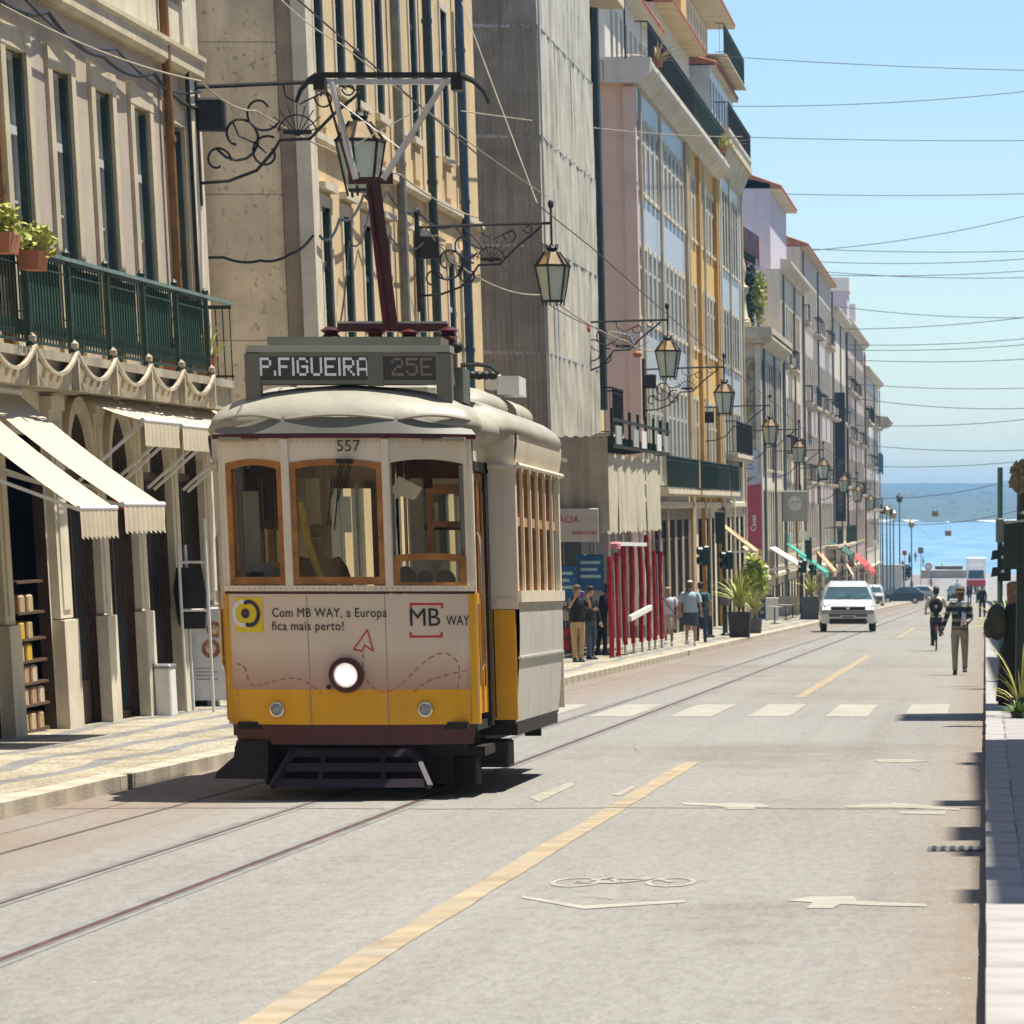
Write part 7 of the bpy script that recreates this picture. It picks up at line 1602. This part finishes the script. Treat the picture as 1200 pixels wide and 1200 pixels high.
def van(name,label,loc,sc,paint,rot=0,detail=True):
    t=thing(name,label,'van',loc,rot); t.scale=(sc,sc,sc)
    # front at y=0, going back +y
    secs=[rsec(.80,.42,.92,.0,.0,r=.10),rsec(.88,.32,1.02,.10,.0,r=.12),rsec(.92,.30,1.08,.45,.02,r=.12),rsec(.925,.30,1.16,.95,.04,r=.1),rsec(.925,.30,1.18,1.02,.05,r=.1)]
    secs+= [rsec(.925,.30,1.66,1.62,.19,r=.16,belt=1.12),rsec(.925,.30,1.76,1.95,.20,r=.18,belt=1.12),rsec(.925,.30,1.80,3.0,.19,r=.18,belt=1.12),rsec(.92,.30,1.78,4.2,.19,r=.18,belt=1.12),rsec(.89,.36,1.68,4.38,.19,r=.16,belt=1.12)]
    MB().loft(secs).build('body',paint,t,smooth=35)
    MB().hexa([(-.80,.965,1.17),(.80,.965,1.17),(.80,1.0,1.17),(-.80,1.0,1.17),(-.62,1.555,1.62),(.62,1.555,1.62),(.62,1.60,1.62),(-.62,1.60,1.62)]).build('windscreen',vgl,t)
    for s in (-1,1):
        MB().hexa([(s*.93,1.25,1.18),(s*.90,1.25,1.18),(s*.90,2.3,1.18),(s*.93,2.3,1.18),(s*.83,1.70,1.64),(s*.80,1.70,1.64),(s*.80,2.3,1.66),(s*.83,2.3,1.66)]).build('side_window',vgl,t)
        b=MB(); b.cbox(-.10,.10,-.05,.05,-.10,.10,.03); b.build('mirror',plast,t,loc=(s*1.04,1.28,1.20)); 
        hl_=thing('headlight',None,None,(s*.70,-.01,.86)); hl_.parent=t
        MB().hexa([(-.17,-.03,-.07),(.15,-.02,-.07),(.15,.1,-.07),(-.17,.1,-.07),(-.17,.0,.08),(.15,.05,.10),(.15,.1,.10),(-.17,.1,.08)]).build('housing',plast,hl_)
        for k in range(3): MB().cbox(-.13+.1*k,-.07+.1*k,-.05,-.0,-.05,.06,.01).build('daytime_lamp',emis('drl_%d%d'%(k,s),(1,1,1),.9),hl_)
        MB().lathe([(.10,-.02),(.07,.03),(0.001,.04)],(s*.70,.03,.55),12,'y').build('fog_lamp_recess',plast,t); MB().hexa([(s*.62,-.012,.33),(s*.84,.02,.33),(s*.84,.1,.33),(s*.62,.1,.33),(s*.80,-.012,.66),(s*.88,.02,.66),(s*.88,.1,.66),(s*.80,.1,.66)]).build('bumper_corner',paint,t)
        for y in (.85,3.65): wheel_on(t,s*.80,y,.32,.21,M['alu'])
    MB().cbox(-.55,.55,-.035,.05,.80,.93,.02).build('grille',M['rubber'],t); MB().lathe([(.06,-.04),(.05,-.05)],(0,0,.87),10,'y').build('emblem',chrome,t)
    MB().cbox(-.62,.62,-.04,.08,.56,.66,.02).build('bumper_strip',plast,t); MB().cbox(-.60,.60,-.02,.12,.30,.50,.02).build('lower_intake',M['rubber'],t); MB().cbox(-.86,.86,-.025,.1,.66,.78,.03).build('bumper',mat('van_grey_bumper',(.30,.29,.28),.5),t)
    MB().cbox(-.26,.26,-.055,-.03,.50,.61,.004).build('number_plate',mat('plate_white',(.6,.6,.55),.5),t); MB().box(-.2,.2,-.06,-.056,.53,.58).build('plate_print',plast,t)
    MB().tube([(.1,2.0,1.86),(.1,2.05,2.05)],.008,5).build('aerial',M['iron'],t)
    for x in (-.35,.25): b=MB(); b.bar((x,.96,1.18),(x+.4,1.10,1.28),.015); b.build('wiper',M['rubber'],t)
    return t
g=wg(994,741); VV=van('white_van','white compact van with lit daytime lamps driving towards the camera on the tram rails',(g.x,g.y,rz(g.y)),1.11,vanw,R(2))
VV.scale=(1.22,1.11,1.06)
q=wg(1018,712); van('white_car','second white vehicle close behind the compact van',(q.x+.3,q.y,rz(q.y)),1.0,vanw)
def saloon(label,loc,rotz,paint,sc=1,cat='car',name='parked_car'):
    t=thing(name,label,cat,loc,rotz); t.scale=(sc,sc,sc)
    def sx(y,z0,z1,hw,tum,belt): return rsec(hw,z0,z1,y,tum,r=.10,belt=belt)
    MB().loft([sx(0,.42,.78,.78,.0,.6),sx(.15,.25,.86,.87,.0,.6),sx(.9,.24,.98,.9,.03,.7),sx(1.25,.24,1.02,.9,.05,.75),sx(2.0,.24,1.52,.9,.20,.98),sx(2.6,.24,1.58,.9,.2,.98),sx(3.5,.24,1.54,.9,.2,.98),sx(4.1,.25,1.12,.89,.08,.9),sx(4.35,.32,1.02,.83,.05,.7)]).build('body',paint,t,smooth=35)
    for s in (-1,1):
        MB().hexa([(s*.905,1.6,1.0),(s*.87,1.6,1.0),(s*.87,3.8,1.0),(s*.905,3.8,1.0),(s*.745,2.1,1.46),(s*.71,2.1,1.46),(s*.71,3.4,1.46),(s*.745,3.4,1.46)]).build('side_window',vgl,t)
        for y in (.85,3.45): wheel_on(t,s*.80,y,.33,.2,M['alu'])
        MB().cbox(s*.6-.15,s*.6+.15,-.01,.08,.62,.74,.02).build('headlight',lampm,t); MB().cbox(s*.95-.07,s*.95+.07,1.5,1.62,.98,1.12,.02).build('mirror',paint,t)
    MB().hexa([(-.7,1.22,1.02),(.7,1.22,1.02),(.7,1.28,1.02),(-.7,1.28,1.02),(-.62,1.95,1.48),(.62,1.95,1.48),(.62,2.0,1.5),(-.62,2.0,1.5)]).build('windscreen',vgl,t)
    MB().cbox(-.5,.5,-.02,.05,.4,.56,.02).build('grille',M['rubber'],t); return t
dkb=mat('dark_blue_paint',(.025,.035,.06),.25,.2,2,coat=.5); Y=425
q=wy(1030,706,Y); saloon('dark blue hatchback crossing the far end of the street sideways',(q.x,Y,rz(Y)),-PI/2,dkb,1.05)
q=wy(1066,700,452); saloon('grey-green car parked on the right beyond the cyclist',(wy(1120,700,452).x,452,rz(452)),0.0,mat('grey_green_paint',(.05,.075,.07),.3),1)
q=wy(1040,700,440); saloon('pale car behind the dark blue hatchback',(wy(1050,700,455).x,456,rz(456)),-PI/2,mat('pale_paint',(.5,.52,.5),.3),1)
# box truck
q=wy(1144,690,500); t=thing('box_truck','white box truck with red cab front driving up at the far end of the street','truck',(q.x,500,rz(500)))
redt=mat('truck_red',(.5,.03,.04),.3,.1,3)
MB().cbox(-1.15,1.15,1.6,7,1.0,4.1,.08).build('cargo_box',M['white'],t); MB().loft([[(-1.1,0,.5),(1.1,0,.5),(1.1,1.6,.5),(-1.1,1.6,.5)],[(-1.1,-.05,1.7),(1.1,-.05,1.7),(1.1,1.6,1.7),(-1.1,1.6,1.7)],[(-1.0,.25,2.9),(1.0,.25,2.9),(1.0,1.6,2.9),(-1.0,1.6,2.9)]]).build('cab',M['white'],t)
MB().cbox(-1.12,1.12,-.12,.0,.9,1.6,.03).build('red_front',redt,t); MB().hexa([(-.95,-.04,1.75),(.95,-.04,1.75),(.95,.05,1.75),(-.95,.05,1.75),(-.88,.17,2.7),(.88,.17,2.7),(.88,.25,2.7),(-.88,.25,2.7)]).build('windscreen',vgl,t)
for s in (-1,1):
    for y in (.9,5.4): wheel_on(t,s*.95,y,.45,.28,M['steel'])
    MB().cbox(s*.85-.12,s*.85+.12,-.14,-.02,.62,.8,.02).build('headlight',lampm,t)
# ================= street furniture =================
def grasspot(name,label,px,py,w_,h_,m,n,Ls,seed,box=plast,X=None):
    q=wg(px,py,.13) if X is None else Vector((X[0],X[1],0)); t=thing(name,label,'planter',(q.x,q.y,rz(q.y)+.13))
    b=MB(); b.loft([[(-w_*.42,-w_*.42,0),(w_*.42,-w_*.42,0),(w_*.42,w_*.42,0),(-w_*.42,w_*.42,0)],[(-w_/2,-w_/2,h_),(w_/2,-w_/2,h_),(w_/2,w_/2,h_),(-w_/2,w_/2,h_)]]); b.build('pot',box,t)
    MB().box(-w_/2+.04,w_/2-.04,-w_/2+.04,w_/2-.04,h_-.02,h_+.003).build('soil',M['tar'],t)
    straps(n,Ls,seed,.05,.95,spread=.9).build('foliage',m,t,loc=(0,0,h_)); return t
grasspot('planter','tall dark planter with arching yellow-green grass behind the traffic light',867,747,.75,.82,M['leafy'],90,1.7,3,mat('planter_brown',(.035,.025,.02),.6))
grasspot('planter','second dark planter with yellow-green grass by the slim traffic light',950,726,.95,1.1,M['leafy'],60,1.5,5,mat('planter_slate',(.06,.075,.08),.6))
grasspot('planter','low planter with sprawling straw-green grass on the pavement, right of the grassy one',885,742,.5,.5,mat('straw_green',(.34,.34,.12),.6,.3,6),60,1.5,7,plast)
def signal(label,px,py,heads,H=3.4,box=False,big=False,X=None,face=0):
    q=wg(px,py,.13) if X is None else Vector((X[0],X[1],0)); t=thing('traffic_light',label,'traffic light',(q.x,q.y,rz(q.y)+.13),0,'traffic lights'); gd=M['greendk']
    MB().lathe([(.16,0),(.16,.05),(.09,.1),(.08,.9),(.065,1.0),(.06,H),(.03,H+.06)],(0,0,0),12).build('pole',gd,t,smooth=True)
    for (dx,z,h,fa) in heads:
        hd=thing('signal_head',None,None,(dx,0,z),); hd.parent=t; hd.rotation_euler=(0,0,fa)
        MB().cbox(-.16,.16,-.11,.11,0,h,.03).build('housing',gd,hd); n=2 if h<.8 else 3
        for k in range(n):
            zc=h*(k+.5)/n; b=MB(); b.lathe([(.12,-.11),(.125,-.27)],(0,0,zc),12,'y',cap=False); b.build('visor',gd,hd); MB().lathe([(.105,-.112),(.09,-.125)],(0,0,zc),12,'y').build('lens',mat('lens_dark',(.04,.03,.03),.3) if 'lens' not in M else M['lens'],hd)
    if box: MB().cbox(-.17,.17,-.14,.14,1.0,1.75,.02).build('control_box',plast,t)
    return t
M['lens']=mat('lens_dark',(.04,.03,.03),.3)
signal('slim pedestrian signal pole in front of the walking couple',832,747,[(-.1,2.3,.62,-1.2)],2.9)
signal('tall traffic light with long backplate and grey box on the left kerb',850,745,[(-.12,3.05,1.05,PI),(.14,2.2,.6,-1.1)],4.2,box=True)
signal('slim pedestrian signal further along by the second planter',940,726,[(.12,2.25,.65,-1.2)],2.9)
signal('tall far traffic light above the second planter',951,722,[(-.1,3.0,1.1,PI),(.15,2.2,.6,-1.1)],4.2)
signal('far traffic light left of the white lorry against the river',1058,702,[(0,2.2,1.0,0)],3.3); signal('distant traffic light by the last shops of the row',1066,700,[(0,2.2,.9,0)],3.2)
g_=thing('menu_easel','navy blue A-board with food pictures on the left pavement','menu board',gp(898,726))
MB().hexa([(-.42,-.25,0),(.42,-.25,0),(.42,-.2,0),(-.42,-.2,0),(-.42,-.02,1.15),(.42,-.02,1.15),(.42,.03,1.15),(-.42,.03,1.15)]).build('front_board',mat('navy_board',(.02,.03,.08),.5),g_); MB().hexa([(-.42,.25,0),(.42,.25,0),(.42,.3,0),(-.42,.3,0),(-.42,.03,1.15),(.42,.03,1.15),(.42,.06,1.15),(-.42,.06,1.15)]).build('rear_board',plast,g_)
for x in (-.2,.2):
    for z in (.35,.7): MB().lathe([(.12,0),(.11,-.01)],(x,-.235+.2*z-.02,z),12,'y').build('food_picture',mat('food_tan',(.30,.18,.12),.6,.5,14) if 'ft' not in M else M['ft'],g_)
MB().cbox(-.38,.34,-.06,.06,1.2,1.55,.02).build('top_card',mat('card_sand',(.36,.31,.20),.7),g_)
b_=thing('shrub','bright yellow-green shrub by the tan awning','shrub',gp(885,735)); leafball(500,.55,.6,1.2,1.9,41,.14).build('foliage',mat('lime_leaf',(.30,.38,.04),.5,.3,5),b_); MB().tube([(0,0,0),(.02,0,1.0)],.05,6).build('stem',M['frameb'],b_)
# cafe terrace pieces far along
for k,(px,py,l) in enumerate(((905,728,'low grey panel of the distant cafe terrace'),(917,724,'white menu panel of the distant cafe terrace'),(930,722,'sand coloured panel of the distant cafe terrace'))):
    t=thing('menu_stand',l,'panel',gp(px,py),0,'cafe terrace panels'); MB().cbox(-.3,.3,-.03,.03,.05,1.1,.02).build('board',(M['alu'],M['white'],M['canvas'])[k],t); MB().box(-.3,-.26,-.15,.15,0,.05).build('foot',M['iron'],t)
# cafe tables
for k,(px,py) in enumerate(((908,731),(921,727),(929,724))):
    t=thing('cafe_table','small round cafe table number %s from the navy board'%('one','two','three')[k] if 0 else ('round cafe table nearest the navy board','middle round cafe table under the green awnings','farthest round cafe table under the green awnings')[k],'table',gp(px,py),0,'cafe tables'); MB().lathe([(.35,.72),(.35,.75)],(0,0,0),14).build('top',M['alu'],t); MB().lathe([(.22,0),(.22,.02),(.03,.04),(.03,.72)],(0,0,0),10).build('leg',M['iron'],t)
# posts, signs and lamps around the square by the water
for k,(px,py0,py1,Y,l) in enumerate(((1034,598,700,465,'leftmost tall lamp post of the row before the river'),(1039,600,700,475,'second tall lamp post of the row before the river'),(1043,600,700,490,'third tall lamp post of the row before the river'),(1047,604,700,505,'fourth tall lamp post of the row before the river'),(1054,585,698,520,'tallest lamp post, rightmost of the row before the river'),(1068,615,698,540,'slender post standing alone against the river'))):
    a=wy(px,py0,Y); t=thing('lamp_post',l,'lamp post',(a.x,Y,rz(Y)),0,'lamp posts by the river'); h=a.z-rz(Y)
    b=MB(); b.lathe([(.22,0),(.2,.6),(.1,.8),(.07,h)],(0,0,0),8); b.build('post',mat('post_green',(.07,.11,.11),.5) if 'pg' not in M else M['pg'],t,smooth=True)
    b=MB(); b.lathe([(.05,0),(.3,.1),(.42,.7),(.1,1.0),(.02,1.2)],(0,0,h-.4),8); b.build('lamp_head',amber if k%2 else M['iron'],t)
def roadsign(px,pyc,r,Y,kind,label):
    a=wy(px,pyc,Y); t=thing('road_sign',label,'road sign',(a.x,Y,rz(Y))); h=a.z-rz(Y); MB().tube([(0,0,0),(0,0,h)],.05,6).build('post',M['steel'],t)
    if kind=='round': MB().lathe([(r,-.06),(r,-.09)],(0,0,h),16,'y').build('disc',mat('sign_redr',(.5,.05,.05),.5),t); MB().lathe([(r*.72,-.092),(r*.72,-.10)],(0,0,h),16,'y').build('disc_centre',M['white'],t)
    else: MB().cbox(-r,r,-.09,-.06,h-r*1.1,h+r*1.1,.01).build('plate',kind,t)
roadsign(1088,664,.40,470,'round','round white sign with red rim on a post before the river'); roadsign(1079,645,.30,480,mat('sign_grey_brown',(.15,.14,.12),.6),'square grey sign on a tall post before the river'); roadsign(1060,648,.22,455,redt,'small red sign on a post left of the square one')
roadsign(1096,602,.01,455,M['steel'],'thin hanging plate post in the middle of the bay') if 0 else None
for px,py,Y,l in ((1096,602,420,'small ochre plate hung from the wires over the far end'),(1111,625,430,'lower small ochre plate hung from the wires')):
    a=wy(px,py,Y); t=thing('hanging_plate',l,'hanging sign',a); MB().cbox(-.32,.32,-.03,.03,-.25,.25,.01).build('plate',mat('ochre_plate',(.30,.24,.13),.6),t)
    for s in (-.2,.2): MB().tube([(s,0,.25),(s,0,.8)],.015,4).build('hanger',M['iron'],t)
# statue-like clutter of trees and kiosks by the water
for k,(px,Y,h,l) in enumerate(((1060,520,3.2,'small round tree before the river'),(1053,540,2.6,'low bush left of the small round tree'))):
    a=wy(px,690,Y); t=thing('tree',l,'tree',(a.x,Y,rz(Y))); leafball(300,.9,.9,1.0,h-1,70+k,.25).build('crown',gm2,t); MB().lathe([(.12,0),(.08,h-1)],(0,0,0),7).build('trunk',M['frameb'],t)
for k,(px,w_,Y,h,c,l) in enumerate(((1045,2.6,515,3.0,'whit','white kiosk at the far left of the square'),(1108,7,610,1.0,'kerb','low stone parapet at the water steps'),(1112,4,618,1.5,'sl','dark jetty shelter at the water edge'))):
    a=wy(px,690,Y); t=thing('kiosk' if k==0 else 'parapet',l,'kiosk' if k==0 else 'wall',(a.x,Y,rz(Y))); m_={'whit':whit,'kerb':M['kerb'],'sl':M['slate']}[c]
    MB().cbox(-w_/2,w_/2,-.8,.8,0,h,.05).build('body',m_,t); MB().cbox(-w_/2-.15,w_/2+.15,-.95,.95,h,h+.15,.03).build('top',M['stonew'],t)
for k in range(7):
    a=wy(1120+4.6*k,700,470+6*k); t=thing('bollard',('first','second','third','fourth','fifth','sixth','seventh')[k]+' dark bollard from the left across the far square','bollard',(a.x,470+6*k,rz(470)),0,'bollards across the far square'); MB().lathe([(.14,0),(.13,.8),(.16,.85),(.1,1.0),(0.01,1.05)],(0,0,0),8).build('post',M['iron'],t)
# ----- right kerb: poles, signals, planters -----
gdk=M['greendk']
def rpx(px,Y): return (px-VX)*Y/F
Yp=56.0; xp=.475
t=thing('signal_mast','dark green signal mast at the right edge with signal heads seen from behind','traffic light',(xp,Yp,rz(Yp)+.13),0,'traffic lights')
MB().lathe([(.14,0),(.14,.1),(.085,.16),(.075,1.2),(.065,2.6)],(0,0,0),14).build('pole',gdk,t,smooth=True)
MB().cbox(-.24,.04,-.12,.12,1.88,2.50,.03).build('signal_head',gdk,t); MB().cbox(-.05,.26,-.14,.16,1.95,2.62,.04).build('signal_head',gdk,t)
for z in (2.03,2.33): b=MB(); b.lathe([(.11,.12),(.115,.3)],(-.10,0,z),12,'y',cap=False); b.build('visor',gdk,t)
MB().bar((-.22,-.13,2.47),(.05,-.13,2.50),.03).build('bracket',M['steel'],t)
Yq=78; t=thing('slim_green_pole','slim green pole with grey-green cabinet and side signal, right of the river view','traffic light',(rpx(1172,Yq),Yq,rz(Yq)+.13),0,'traffic lights')
pgm=mat('pole_sea_green',(.10,.19,.17),.5,.2,3); MB().tube([(0,0,0),(0,0,3.75)],.05,8).build('pole',pgm,t,smooth=True); MB().cbox(-.08,.08,-.08,.08,2.44,2.86,.02).build('cabinet',mat('cabinet_grey',(.19,.22,.2),.5),t)
MB().cbox(-.05,.20,-.10,.10,1.75,2.40,.03).build('signal_head',gdk,t)
for z in (1.92,2.22): b=MB(); b.loft([[(-.05,-.08,z-.08),(-.05,.08,z-.08),(-.05,.08,z+.08),(-.05,-.08,z+.08)],[(-.17,-.06,z-.10),(-.17,.06,z-.10),(-.14,.06,z+.07),(-.14,-.06,z+.07)]]); b.build('visor',gdk,t)
for k in range(2): MB().cbox(.02,.08,-.115,-.1,1.9+.25*k,1.95+.25*k,.005).build('signal_mark',M['white'],t)
Yr=70
grasspot('planter','planter with long yellow-green leaves beside the right kerb, left of the person in black',0,0,.42,.6,M['leafy'],70,1.25,15,gdk,X=(.46,76))
tt=thing('strap_plant','strap-leaved plant in front of the person in black at the right edge','plant',(.47,55.2,rz(55)+.13)); straps(34,1.5,21,.022,.8,spread=.8).build('foliage',mat('gold_leaf',(.34,.33,.07),.5,.3,6),tt); MB().lathe([(.12,0),(.16,.25)],(0,0,0),10).build('pot',gdk,tt)
tt=thing('ground_plant','low green tuft at the foot of the dark signal mast','plant',(.42,54.6,rz(55)+.13)); straps(60,.45,23,.03,.7,spread=1.0).build('foliage',M['leaf'],tt); MB().lathe([(.08,0),(.1,.1)],(0,0,0),8).build('pot',gdk,tt)
tt=thing('right_column','dark green shop column at the top right edge of the frame','column',(.56,61.5,rz(61)+.13)); MB().lathe([(.16,0),(.16,.3),(.11,.4),(.11,3.0),(.16,3.1),(.17,3.3),(.05,3.42)],(0,0,0),14).build('shaft',gdk,tt,smooth=True)
tt=thing('hanging_plant','dry beige plant hanging at the top of the dark green column','plant',(.50,61.3,rz(61)+3.3)); leafball(260,.16,.16,.22,0,88,.06).build('foliage',mat('dry_leaf',(.30,.25,.14),.8,.3,6),tt); MB().lathe([(.08,-.1),(.1,.05)],(0,0,-.05),8).build('pot',M['terra'],tt)
